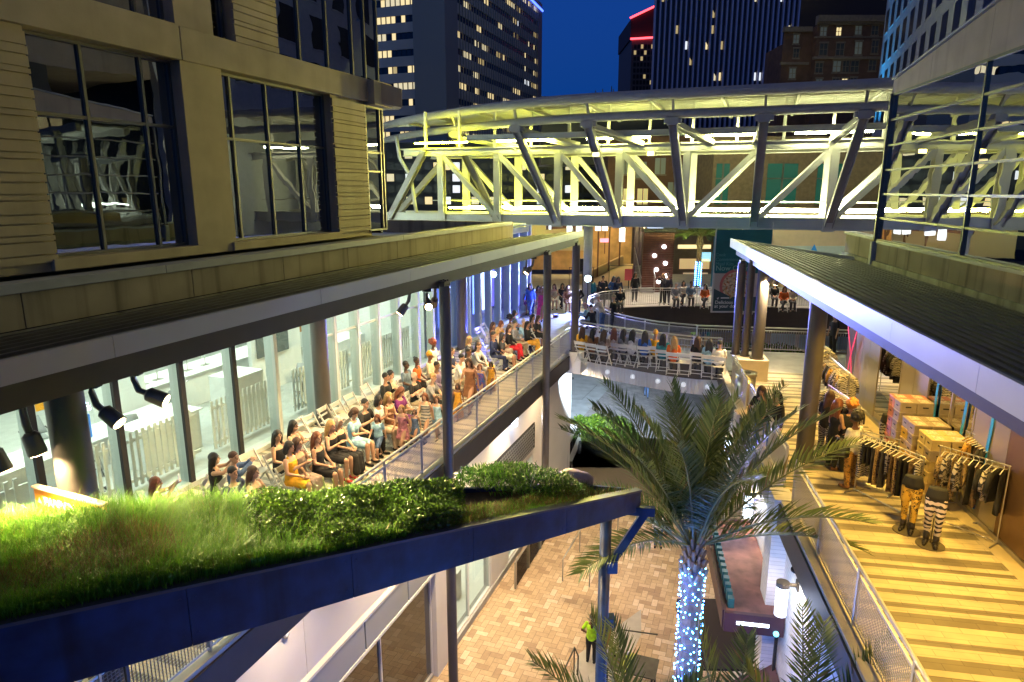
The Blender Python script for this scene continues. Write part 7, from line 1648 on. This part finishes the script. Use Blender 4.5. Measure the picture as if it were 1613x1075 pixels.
handrail([(p1.x - .2, p1.y - 2.2, 1.0), tuple(p1), (p2.x, p2.y, 1.0), (p3.x, p3.y, 1.0)], 'dark squared handrail behind the long plaza table', DKR)
p1, p2 = at(905, 1020, 1.0), at(880, 1075, 1.0); handrail([tuple(p1 + V((.1, 0, -.95))), tuple(p1 + V((.12, 0, -.3))), tuple(p1), tuple(p2), tuple(p2 + V((0, -1, 0)))], 'dark looped handrail beside the security guard', DKR)
rmp = MB(); rp0 = at(905, 1020, .01); rmp.add([at(912, 1030, .02), at(975, 985, .02), at(1010, 960, .02), at(1010, 1000, .02), at(950, 1120, .02), at(880, 1120, .02)], [(0, 1, 2, 3, 4, 5)]); o = rmp.build('path', mat('pale_ramp', (.46, .43, .36), .7, var=.1)); o['kind'] = 'structure'
tt = thing('table', 'long dark table with a lime runner on the plaza', 'table', at(995, 1050, 0)); c0 = at(995, 1045, .78); f = Matrix.Translation((c0.x, c0.y, 0)) @ Matrix.Rotation(-.35, 4, 'Z')
MB(f).box(-.75, .75, -.45, .45, .74, .78).build('tabletop', mat('dark_slat_wood', (.09, .085, .06), .5, var=.3), tt, bevel=.006); MB(f).box(-.28, .02, -.455, .455, .781, .785).build('runner', mat('lime_cloth', (.42, .50, .08), .7), tt)
for x in (-.65, .65):
    for y in (-.38, .38): MB(f).box(x - .03, x + .03, y - .03, y + .03, 0, .74).build('leg', M['black'], tt)
cu = thing('cup', 'white crumpled bag on the plaza table', 'bag', f @ V((-.2, .3, .79))); b = MB(f); b.ball((-.2, .32, .84), .07, .06, .06, 8, 5); b.ball((-.12, .30, .88), .05, .05, .05, 8, 5); b.build('paper', M['white_paint'], cu, True)
cu = thing('camera', 'small black and white camera lying on the plaza table', 'camera', f @ V((-.5, .15, .79))); MB(f).box(-.56, -.42, .1, .2, .787, .85).build('body', M['black'], cu, bevel=.01); b = MB(f); b.tube([(-.49, .2, .82), (-.49, .27, .82)], .035, 12); b.build('lens', M['white_paint'], cu)
# parked van beyond the hedge
vn = thing('van', 'white van parked on the drive beyond the hedge', 'van', at(878, 728, 0)); vp = at(878, 728, 0); f = Matrix.Translation(vp) @ Matrix.Rotation(RZL + .1, 4, 'Z')
b = MB(f); prof = [(-2.3, .35), (2.3, .35), (2.35, .9), (1.6, 1.15), (1.0, 1.9), (-2.2, 1.95), (-2.35, 1.0)]
b.add([(x, -.92, z) for x, z in prof] + [(x, .92, z) for x, z in prof], [tuple(range(7)), tuple(range(13, 6, -1))] + [(i, 7 + i, 7 + (i + 1) % 7, (i + 1) % 7) for i in range(7)]); b.build('body', mat('white_car_paint', (.80, .80, .80), .25), vn, bevel=.06)
for y in (-.93, .93):
    for x0, x1 in ((-2.0, -.9), (-.75, .25), (.4, 1.1)):
        b = MB(f); b.box(x0, x1, y - .008, y + .008, 1.15, 1.75); b.build('window', mat('car_glass', (.01, .012, .014), .05), vn)
    for x in (-1.5, 1.5):
        b = MB(f); b.tube([(x, y - .1, .36), (x, y + .1 * 0 + .02, .36)], .36, 20); w0 = b.build('wheel', M['blackm'], vn); b = MB(f); yy = y + (.03 if y > 0 else -.11); b.tube([(x, yy, .36), (x, yy + .01, .36)], .2, 16); b.build('rim', M['steel'], w0)
# ================================================================== planter roof
import numpy as np
def plan(x, y, z): q_ = at(x, y, z); return V((q_.x, q_.y, 0))
_p1, _p2, _p3 = at(0, 980, 11.05), at(1000, 772, 9.80), at(185, 790, 11.0)
_n = (_p2 - _p1).cross(_p3 - _p1); _n = _n if _n.z > 0 else -_n
def zpl(x, y): return _p1.z - (_n.x * (x - _p1.x) + _n.y * (y - _p1.y)) / _n.z
def onpl(x, y):
    r0 = ray(x, y); o = V((0, 0, EYE)); k = (_p1 - o).dot(_n) / r0.dot(_n); q_ = o + r0 * k; return V((q_.x, q_.y, 0))
PF = [onpl(-80, 997), onpl(1006, 771)]     # front edge
PB = [onpl(-80, 832), onpl(240, 806), onpl(575, 776), onpl(900, 762)]
def ztop(x, y=None):
    if y is None: y = PF[0].y + (PF[1].y - PF[0].y) * (x - PF[0].x) / (PF[1].x - PF[0].x)
    return zpl(x, y)
poly = [PF[0], PF[1], PB[3], PB[2], PB[1], PB[0]]
pln = thing('planter_roof', 'dark blue steel edged green roof planter crossing the foreground', 'planter', (PF[1].x - .3, PF[1].y, 9.3))
NB = mat('navy_steel', (.010, .034, .125), .42, var=.45, vscale=3.5, bump=.12, bscale=9, streak=.6)
nf = V((PF[1].y - PF[0].y, -(PF[1].x - PF[0].x), 0)).normalized()
def zbot(x): return ztop(x) - (.70 + (.36 - .70) * (x - PF[0].x) / (PF[1].x - PF[0].x))
pts = [PF[0].lerp(PF[1], i / 20) for i in range(21)]
for c_ in range(5):
    pp_ = pts[c_ * 4:c_ * 4 + 5]; dd = (pp_[-1] - pp_[0]).normalized() * .004; pp_ = [pp_[0] + dd] + pp_[1:-1] + [pp_[-1] - dd]
    b = MB(); b.ring([[p + nf * .05 + V((0, 0, ztop(p.x))), p - nf * .03 + V((0, 0, ztop(p.x))), p - nf * .03 + V((0, 0, zbot(p.x))), p + nf * .05 + V((0, 0, zbot(p.x)))] for p in pp_]); b.build('fascia_panel', NB, pln)
    b = MB()
    for e in (pp_[0] + dd * 15, pp_[-1] - dd * 15):
        for f_ in (.2, .8):
            q_ = e + nf * .05 + V((0, 0, ztop(e.x) * f_ + zbot(e.x) * (1 - f_))); b.tube([q_, q_ + nf * .008], .014, 8)
    b.build('bolts', NB, pln)
b = MB(); b.ring([[p + nf * .035 + V((0, 0, ztop(p.x) - .01)), p - nf * .02 + V((0, 0, ztop(p.x) - .01)), p - nf * .02 + V((0, 0, zbot(p.x) + .01)), p + nf * .035 + V((0, 0, zbot(p.x) + .01))] for p in pts]); b.build('fascia_backing', M['black'], pln)
b = MB(); rings = [[p + nf * .07 + V((0, 0, ztop(p.x) + .012)), p - nf * .06 + V((0, 0, ztop(p.x) + .012)), p - nf * .06 + V((0, 0, ztop(p.x) - .02)), p + nf * .07 + V((0, 0, ztop(p.x) - .02))] for p in pts]; b.ring(rings); b.build('edge_trim', mat('edge_steel', (.10, .11, .14), .4, .5), pln)
b = MB(); b.prism([(p.x, p.y) for p in poly], lambda x, y: ztop(x, y) - .30, lambda x, y: ztop(x, y) - .06); b.build('soil_tray', mat('soil', (.045, .030, .018), .95, var=.4, vscale=6, bump=.5), pln)
b = MB(); seg = [PF[1], PB[3], PB[2], PB[1], PB[0]]
for p, q_ in zip(seg, seg[1:]): b.beam(p + V((0, 0, ztop(p.x, p.y) - .15)), q_ + V((0, 0, ztop(q_.x, q_.y) - .15)), .05, .30)
b.build('rear_fascia', NB, pln)
# support column with brackets and brace
cc = at(955, 812, 9.3); cl = thing('column', 'dark steel column with two box fittings and a brace under the planter end', 'column', (cc.x, cc.y, 0))
MB().cyl(cc.x, cc.y, 0, 9.36, .095, 22).build('shaft', NB, cl, True); MB().cyl(cc.x, cc.y, 0, .04, .2, 22).build('base_plate', NB, cl)
zs = [EYE + ray(955, yy).z * (cc.y / ray(955, yy).y) for yy in (890, 980)]
for zz in zs: MB().box(cc.x + .03, cc.x + .20, cc.y - .10, cc.y + .10, zz - .11, zz + .11).build('fixture_box', NB, cl, bevel=.01)
MB().beam((cc.x + .05, cc.y + .0, 8.35), (PF[1].x + .12, PF[1].y - .05, 9.42), .09, .12).build('brace', NB, cl)
MB().beam((PF[1].x + .25, PF[1].y - .1, 9.45), (cc.x - .9, cc.y + .1, 9.45), .10, .14).build('bearer', NB, cl)

def inside(P, x, y):
    r = False; n = len(P)
    for i in range(n):
        a, c = P[i], P[(i + 1) % n]
        if (a.y > y) != (c.y > y) and x < (c.x - a.x) * (y - a.y) / (c.y - a.y) + a.x: r = not r
    return r
def frac_front(x, y):                                # 0 at the front edge, 1 at the back
    p0 = PF[0] + (PF[1] - PF[0]) * ((x - PF[0].x) / (PF[1].x - PF[0].x))
    return (y - p0.y) * 1.55
# regions measured along the planter (u = image column)
def col_of(x, y): 
    d = y * math.cos(PITCH) - (zpl(x, y) - EYE) * math.sin(PITCH); return CX + FPX * x / d
def leafmesh(name, blades, mats, label, cat, kind=None, group=None):
    vs, fs, mi = [], [], []
    for (pts, m_) in blades:
        o = len(vs); vs += pts
        k = len(pts)
        if k == 3: fs.append((o, o + 1, o + 2)); mi.append(m_)
        elif k == 4: fs.append((o, o + 1, o + 2, o + 3)); mi.append(m_)
        else:
            fs.append((o, o + 1, o + 3, o + 2)); mi.append(m_); fs.append((o + 2, o + 3, o + 4)); mi.append(m_)
    me = bpy.data.meshes.new(name); c = V((sum(v[0] for v in vs[::50]) / len(vs[::50]), sum(v[1] for v in vs[::50]) / len(vs[::50]), min(v[2] for v in vs)))
    me.from_pydata([(v[0] - c.x, v[1] - c.y, v[2] - c.z) for v in vs], [], fs)
    for q_ in mats: me.materials.append(q_)
    me.polygons.foreach_set('material_index', mi); me.update()
    o = bpy.data.objects.new(name, me); COL.objects.link(o); o.location = c; MW[o.name] = Matrix.Translation(c)
    return tag(o, label, cat, group, kind) if not kind else tag(o, label, None, None, kind)
def leaf_mat(name, col, rough=.45, trans=.25, spec=.4):
    if name in MATS: return MATS[name]
    m = bpy.data.materials.new(name); m.use_nodes = True; t = m.node_tree; N = t.nodes; b = N['Principled BSDF']; b.inputs['Base Color'].default_value = (*col, 1); b.inputs['Roughness'].default_value = rough; b.inputs['Specular IOR Level'].default_value = spec
    tl = N.new('ShaderNodeBsdfTranslucent'); tl.inputs[0].default_value = (col[0] * 1.3, col[1] * 1.3, col[2], 1); mxs = N.new('ShaderNodeMixShader'); mxs.inputs[0].default_value = trans
    t.links.new(b.outputs[0], mxs.inputs[1]); t.links.new(tl.outputs[0], mxs.inputs[2]); t.links.new(mxs.outputs[0], N['Material Output'].inputs[0]); MATS[name] = m; return m
GR = [leaf_mat('grass_a', (0.095,0.27,0.016)), leaf_mat('grass_b', (0.149,0.338,0.02)), leaf_mat('grass_c', (0.061,0.176,0.016)), leaf_mat('grass_straw', (.19, .15, .04)), leaf_mat('grass_brown', (.11, .07, .025))]
rg = random.Random(9)
xs0, xs1 = min(p.x for p in poly), max(p.x for p in poly)
ys0, ys1 = min(p.y for p in poly), max(p.y for p in poly)
bl = []
def noise2(x, y, s=1.0): return mnoise.noise(V((x * s, y * s, 3.3)))
def blade(x, y, z, h, w_, m_, lean=.5):
    a = rg.uniform(0, 6.283); l = rg.uniform(.15, 1) * lean * h; dx, dy = math.cos(a), math.sin(a); px, py = -dy * w_, dx * w_
    return ([(x - px, y - py, z), (x + px, y + py, z), (x - px * .75 + dx * l * .35, y - py * .75 + dy * l * .35, z + h * .6), (x + px * .75 + dx * l * .35, y + py * .75 + dy * l * .35, z + h * .6), (x + dx * l, y + dy * l, z + h * rg.uniform(.85, 1))], m_)
n = 0
while n < 62000:
    x = rg.uniform(xs0, xs1); y = rg.uniform(ys0, ys1)
    if not inside(poly, x, y): continue
    u = col_of(x, y); ff = frac_front(x, y); wd = 3.3
    if 385 < u < 690 and ff > .30 and u < 720: 
        if rg.random() < .85: continue
    if u > 720 and ff > .75 and u < 915: continue
    if u > 925 and rg.random() < .75: continue
    n += 1
    g1 = noise2(x, y, 1.1); g2 = noise2(x + 9, y, .55)
    dry = (g2 > .07 and u < 300 and .4 < ff < 2.2) or (u > 640 and g1 > -.15)
    h = (.17 + .09 * (g1 + .3)) * (1.25 if u < 640 else .6)
    m_ = rg.choices((3, 4, 2, 0), (3, 4, 1, 2))[0] if dry and rg.random() < .8 else rg.choices((0, 1, 2, 3), (4, 3, 2, .25))[0]
    bl.append(blade(x, y, ztop(x, y) - .07, max(.06, h * rg.uniform(.6, 1.25)), rg.uniform(.0022, .0045) * (1.7 if rg.random() < .08 else 1), m_, rg.choice((.5, .75, 1.1))))
leafmesh('grass', bl, GR, 'long green grass on the planter roof', 'grass', 'stuff')
LF = [leaf_mat('shrub_a', (.055, .13, .015), .28, .15, .6), leaf_mat('shrub_b', (.085, .17, .02), .25, .15, .6), leaf_mat('shrub_c', (.022, .055, .010), .3, .15, .6)]
def leaf(x, y, z, L_, w_, m_, up=.5):
    d = V((rg.gauss(0, 1), rg.gauss(0, 1), rg.gauss(up, .6))).normalized(); s = d.cross(V((rg.gauss(0, 1), rg.gauss(0, 1), rg.gauss(0, 1)))).normalized() * w_; p = V((x, y, z))
    return ([tuple(p), tuple(p + d * L_ * .45 + s), tuple(p + d * L_), tuple(p + d * L_ * .45 - s)], m_)
bl = []; n = 0
while n < 26000:
    x = rg.uniform(xs0, xs1); y = rg.uniform(ys0, ys1)
    if not inside(poly, x, y): continue
    u = col_of(x, y); ff = frac_front(x, y)
    if not (370 + 40 * noise2(x, y, 1.5) < u + (2.6 - ff) * -30 and u < 730): continue
    if u < 420 and ff < 1.6: continue
    edge = 385 + max(0, (1.9 - ff)) * 75
    if u < edge: continue
    n += 1
    hh = .10 + .15 * (.5 + noise2(x, y, 1.7)) + .05 * noise2(x, y, 5)
    z = ztop(x, y) - .05 + hh * (1 - rg.random() ** 2)
    if ff < .12 : z -= .05
    bl.append(leaf(x, y, z, rg.uniform(.035, .06), rg.uniform(.010, .016), rg.randrange(3), .5))
leafmesh('shrub', bl, LF, 'low dark ground cover shrub with small glossy leaves on the planter', 'shrub')
BF = [leaf_mat('bush_a', (.05, .16, .015), .35, .3), leaf_mat('bush_b', (.09, .23, .02), .35, .3), leaf_mat('bush_c', (.025, .085, .010), .4, .2)]
bl = []; c1 = onpl(815, 772)
for k in range(5200):
    u = rg.uniform(-1, 1); v = rg.uniform(-1, 1)
    if u * u + v * v > 1: continue
    x = c1.x + u * .95 + .05; y = c1.y + v * .42 + .18 + u * .10; dome = math.sqrt(max(0, 1 - u * u - v * v)) ** .7 * (1 + .35 * noise2(x, y, 2.5))
    z = ztop(x, y) - .06 + .30 * dome * (rg.random() ** .5)
    a = rg.uniform(0, 6.28); t_ = rg.uniform(.3, 1.2); L_ = rg.uniform(.08, .15); d = V((math.cos(a) * math.sin(t_), math.sin(a) * math.sin(t_), math.cos(t_))); s = d.cross(V((0, 0, 1))).normalized() * rg.uniform(.007, .011); p = V((x, y, z)); dr = V((0, 0, -.25 * L_))
    bl.append(([tuple(p - s * .5), tuple(p + s * .5), tuple(p + d * L_ * .5 - s), tuple(p + d * L_ * .5 + s), tuple(p + d * L_ + dr)], rg.randrange(3)))
leafmesh('bush', bl, BF, 'lush green bush with long pointed leaves at the far end of the planter', 'bush')
rk = MB(); c2 = onpl(902, 758)
rk.ball((c2.x, c2.y + .1, ztop(c2.x, c2.y) - .05), .34, .20, .21, 16, 10)
for v in rk.v: v += (v - V((c2.x, c2.y + .1, ztop(c2.x, c2.y)))).normalized() * .06 * mnoise.noise(v * 5)
tag(rk.build('rock', mat('pink_granite', (.52, .42, .40), .8, var=.25, vscale=9, bump=.4), smooth=True), 'pale pink boulder at the far end of the planter', 'rock')
# hedge on the drive
hg_ = at(945, 690, 0); bl = []
for k in range(9000):
    u, v = rg.uniform(-1, 1), rg.uniform(-1, 1)
    x = hg_.x + u * 2.2 + v * .2; y = hg_.y + v * .7 - u * .5; dome = max(0, (1 - u ** 4) * (1 - v ** 4)); z = 1.3 * dome * rg.random() ** .4 * (1 + .3 * noise2(x, y, 1.5))
    bl.append(leaf(x, y, z, rg.uniform(.10, .18), rg.uniform(.03, .05), rg.randrange(3), .6))
leafmesh('hedge', bl, [leaf_mat('hedge_a', (.10, .19, .014)), leaf_mat('hedge_b', (.14, .23, .02)), leaf_mat('hedge_c', (.035, .08, .01))], 'yellow green hedge on the drive behind the palm', 'hedge')
h2 = V((15, 52, 0)); bl = []
for k in range(5000):
    u, v = rg.uniform(-1, 1), rg.uniform(-1, 1); z = 1.8 * rg.random() * (1 - u ** 6); bl.append(leaf(20 + u * 5, 54 + v * .8, z, .3, .09, rg.randrange(3), .6))
leafmesh('hedge', bl, LF, 'dark hedge on the ground beyond the oval opening', 'hedge')
# ================================================================== palms
PLM = [leaf_mat('palm_a', (.115, .165, .050), .42, .2), leaf_mat('palm_b', (.155, .205, .068), .42, .2), leaf_mat('palm_c', (.075, .115, .036), .42, .2), leaf_mat('palm_dry', (.20, .15, .06), .6, .2)]
RAC = mat('palm_rachis', (.16, .19, .07), .5)
def frond(root, base, az, el, L_, droop, rr, nl=60, ll=.58, wl=.016, twist=0.0, mats=None):
    """arching rachis with two ranks of pointed leaflets"""
    p = V(base); e = el; pts = [p.copy()]; n = 16
    d0 = V((math.cos(az), math.sin(az), 0))
    for i in range(n):
        e2 = e - droop * ((i / n) ** 1.5); d = d0 * math.cos(e2) + V((0, 0, math.sin(e2))); p = p + d * (L_ / n); pts.append(p.copy())
    b = MB(); b.tube(pts, [.022 * (1 - .85 * i / n) + .003 for i in range(n + 1)], 6); b.cur = 1
    side0 = d0.cross(V((0, 0, 1))).normalized()
    side0 = Matrix.Rotation(twist, 3, d0) @ side0
    for k in range(nl):
        f = .13 + .87 * (k + rr.random() * .6) / nl; i = min(n - 1, int(f * n)); q_ = pts[i].lerp(pts[i + 1], f * n - i); t = (pts[i + 1] - pts[i]).normalized()
        up = side0.cross(t).normalized()
        if up.z < 0: up = -up
        ln = ll * (math.sin(math.pi * min(1, .12 + .80 * f)) ** .7) * rr.uniform(.85, 1.12)
        for s in (1, -1):
            fw = .55 + .75 * f; d = (side0 * s * rr.uniform(.85, 1.05) + t * fw + up * rr.uniform(.10, .55)).normalized()
            w_ = d.cross(up).normalized() * wl * rr.uniform(.8, 1.2); w_ = (w_ + up * s * wl * .45)
            m1 = q_ + d * ln * .45; tip = q_ + d * ln + V((0, 0, -.10 * ln)) + t * .04
            b.cur = 4 if rr.random() < .03 else 1 + rr.randrange(3)
            b.add([q_ - w_ * .4, q_ + w_ * .4, m1 + w_, m1 - w_, tip], [(0, 1, 2, 3), (3, 2, 4)])
    return b.build('frond', [RAC] + PLM, root)
def palm(loc, zt, r, label, nf_, L_, seed, els=None, trunk_top=None, skip=None):
    root = thing('palm_tree', label, 'palm tree', loc); rr = random.Random(seed); x, y, z0 = loc
    b = MB(); k = 40; b.tube([(x, y, z0 + (zt - z0) * i / k) for i in range(k + 1)], [r * (1 + .07 * (i % 2)) * (1.15 - .15 * min(1, i / 10)) for i in range(k + 1)], 18); b.build('trunk', mat('palm_bark', (.16, .12, .085), .85, var=.4, vscale=8, bump=.6, bscale=30), root)
    b = MB()
    for i in range(46):
        a = i * 2.4; h = zt - .45 + .8 * i / 46; rad = r * (1.0 - .5 * i / 46); q_ = V((x + rad * math.cos(a), y + rad * math.sin(a), h)); d = V((math.cos(a) * .45, math.sin(a) * .45, 1)).normalized(); b.tube([q_ - d * .05, q_ + d * .22], [.05, .025], 6)
    b.build('boot_stubs', mat('palm_boot', (.24, .19, .12), .8, var=.3, vscale=10), root)
    for i in range(nf_):
        f = i / nf_; az = i * 2.39996 + rr.uniform(-.2, .2); el = R_(84 - 76 * f ** .9) + rr.uniform(-.08, .08)
        if els: el = R_(els[0] + (els[1] - els[0]) * f) + rr.uniform(-.1, .1)
        Lf = L_ * rr.uniform(.86, 1.08) * (.85 + .25 * math.sin(math.pi * f)); d = V((math.cos(az), math.sin(az), 0))
        if skip and skip(az % (2 * math.pi), el): continue
        frond(root, V((x, y, zt + .25)) + d * r * .5, az, el, Lf, rr.uniform(.35, .65) + .45 * (1 - abs(el) / 1.5), rr, twist=rr.uniform(-.4, .4))
    return root
px_, py_ = (1093 - CX) / 1050 * 12.28, 11.1
tp = EYE + ray(1093, 878).z * (11.1 / ray(1093, 878).y)
palm((px_, py_, 0), tp, .185, 'tall feathery palm with its trunk wrapped in blue white lights', 38, 3.22, 5, (88, 16), skip=lambda a, e: R_(225) < a < R_(315) and e < R_(50))
# lights wound round its trunk
sl_ = thing('string_lights', 'blue white fairy lights wound round the tall palm trunk', 'string lights', (px_, py_, 3.2)); rr = random.Random(2); b = MB(); w_ = MB(); wp = []
for i in range(400):
    a = i * .75; z = 3.0 + (tp - 3.1) * i / 400; r_ = .225 + rr.uniform(-.01, .02); z2 = z + rr.uniform(-.06, .06); a2 = a + rr.uniform(-.2, .2)
    c = V((px_ + r_ * math.cos(a2), py_ + r_ * math.sin(a2), z2)); b.ball(c, .0135, n=6, m=4); wp.append(c)
bo = b.build('bulbs', emitm('fairy_bulb', (.07, .32, 1), 55), sl_); bo['kind'] = 'stuff'
w_.tube(wp, .004, 4, False); w_.build('wire', mat('wire_blue', (.02, .06, .20), .5), sl_)
for k in range(4): lamp('trunk_glow', 'POINT', (px_ + (-.55 if k % 2 == 0 else -.35), py_ - .35, 4.2 + k * 1.05), 45, (.05, .20, 1), sl_, radius=.35)
def wrap(px2, py2, z0, z1, label, e):
    q_ = thing('string_lights', label, 'string lights', (px2, py2, z0)); rr = random.Random(int(z1 * 100)); b = MB(); wp = []
    for i in range(200):
        a = i * .58; z = z0 + (z1 - z0) * i / 200 + rr.uniform(-.05, .05); c = V((px2 + .225 * math.cos(a), py2 + .225 * math.sin(a), z)); b.ball(c, .0145, n=6, m=4); wp.append(c)
    o = b.build('bulbs', emitm('fairy_bulb', (.07, .32, 1), 55), q_); o['kind'] = 'stuff'; w2 = MB(); w2.tube(wp, .004, 4, False); w2.build('wire', mat('wire_blue', (.02, .06, .20), .5), q_)
    lamp('trunk_glow', 'POINT', (px2 + .1, py2 - .45, z1 - .1), e, (.05, .20, 1), q_, radius=.3)
wrap(1.75, 7.6, 4.2, 6.2, 'blue fairy lights on the trunk of the lower left palm', 480)
wrap(3.75, 7.4, 4.2, 6.0, 'blue fairy lights on the trunk of the lower right palm', 70)
# palms whose crowns are just below the picture
def low_palm(x, y, zt, label, fr_list, seed):
    root = thing('palm_tree', label, 'palm tree', (x, y, 0)); rr = random.Random(seed)
    b = MB(); k = 30; b.tube([(x, y, zt * i / k) for i in range(k + 1)], [.18 * (1 + .07 * (i % 2)) for i in range(k + 1)], 16); b.build('trunk', mat('palm_bark', (.16, .12, .085)), root)
    for az, el, L_, dr in fr_list: frond(root, V((x, y, zt + .1)) + V((math.cos(R_(az)), math.sin(R_(az)), 0)) * .1, R_(az), R_(el), L_, dr, rr, nl=46, ll=.50, wl=.013, twist=rr.uniform(-.3, .3))
low_palm(1.75, 7.6, 6.5, 'lower palm left of the lit trunk with only its upper fronds in view', ((178, 62, 2.25, .5), (150, 80, 2.3, .35), (110, 74, 1.9, .4), (30, 60, 1.5, .6), (215, 45, 1.9, .6), (270, 50, 1.8, .7), (330, 40, 1.7, .7)), 8)
low_palm(3.05, 7.8, 6.2, 'lower palm between the lit trunk and the wall lamp with steep fronds', ((150, 82, 2.35, .2), (60, 80, 2.0, .3), (200, 70, 2.0, .4), (265, 50, 1.7, .6), (330, 55, 1.6, .6)), 15)
low_palm(3.95, 7.5, 6.4, 'lower palm against the right gallery with only its upper fronds in view', ((100, 86, 2.5, .15), (60, 80, 2.2, .3), (20, 68, 2.3, .45), (350, 52, 2.1, .5), (150, 72, 1.7, .4), (270, 50, 1.8, .7)), 12)
r = thing('potted_palm', 'potted palm on the right gallery showing frond tips in the lower right corner', 'potted palm', (6.05, 6.2, 8.0)); b = MB(); b.cyl(6.05, 6.2, 8.0, 8.4, .22, 20, .27); b.build('pot', M['blackm'], r); rr = random.Random(4)
for i in range(9): frond(r, (6.05, 6.2, 8.4), i * .75, R_(80 - i * 3), .85, .5, rr, 26, .28, .008)
# far palm on the terrace
fp = pix(1092, 440, 44); palm((fp.x + .3, 44, 8), 11.2, .16, 'palm with weeping fronds behind the seated row on the far side', 26, 2.3, 3)
b = MB(); rr = random.Random(6); wp = []
for i in range(90):
    a = i * .9; z = 8.2 + 1.6 * i / 90; c = V((fp.x + .3 + .19 * math.cos(a), 44 + .19 * math.sin(a), z)); b.ball(c, .025, n=5, m=3); wp.append(c)
s2 = thing('string_lights', 'white fairy lights on the trunk of the far palm', 'string lights', (fp.x + .3, 44, 8.2)); o = b.build('bulbs', emitm('fairy_bulb', (.07, .32, 1), 55), s2); o['kind'] = 'stuff'; w2 = MB(); w2.tube(wp, .006, 4, False); w2.build('wire', M['black'], s2)
lamp('palm_uplight', 'SPOT', (fp.x - 1.2, 42.4, 8.3), 260, (1, .75, .3), s2, (fp.x + .3, 44, 11.5), angle=70, radius=.1)
lamp('deck_glow', 'SPOT', (9.0, 41.5, 12.2), 2600, (1, .78, .48), kc if False else s2, (10.5, 39, 8), angle=140, radius=.4) if False else None
# ================================================================== remaining lamps that the place has
r = thing('downlight', 'row of ceiling lamps under the sky bridge floor shining on the far terrace', 'downlight', (9, 39, 12.3))
for k in range(4):
    p = V((3 + k * 4.0, 40.2 - k * 1.2, 12.45)); b = MB(); b.tube([p, p - V((0, 0, .04))], .12, 14); b.build('lens', emitm('warm_down', (1, .80, .52), 10), r)
    lamp('down_lamp', 'SPOT', p - V((0, 0, .1)), 900, (1, .80, .55), r, p - V((0, 1.0, 5)), angle=150, blend=.6, radius=.15)
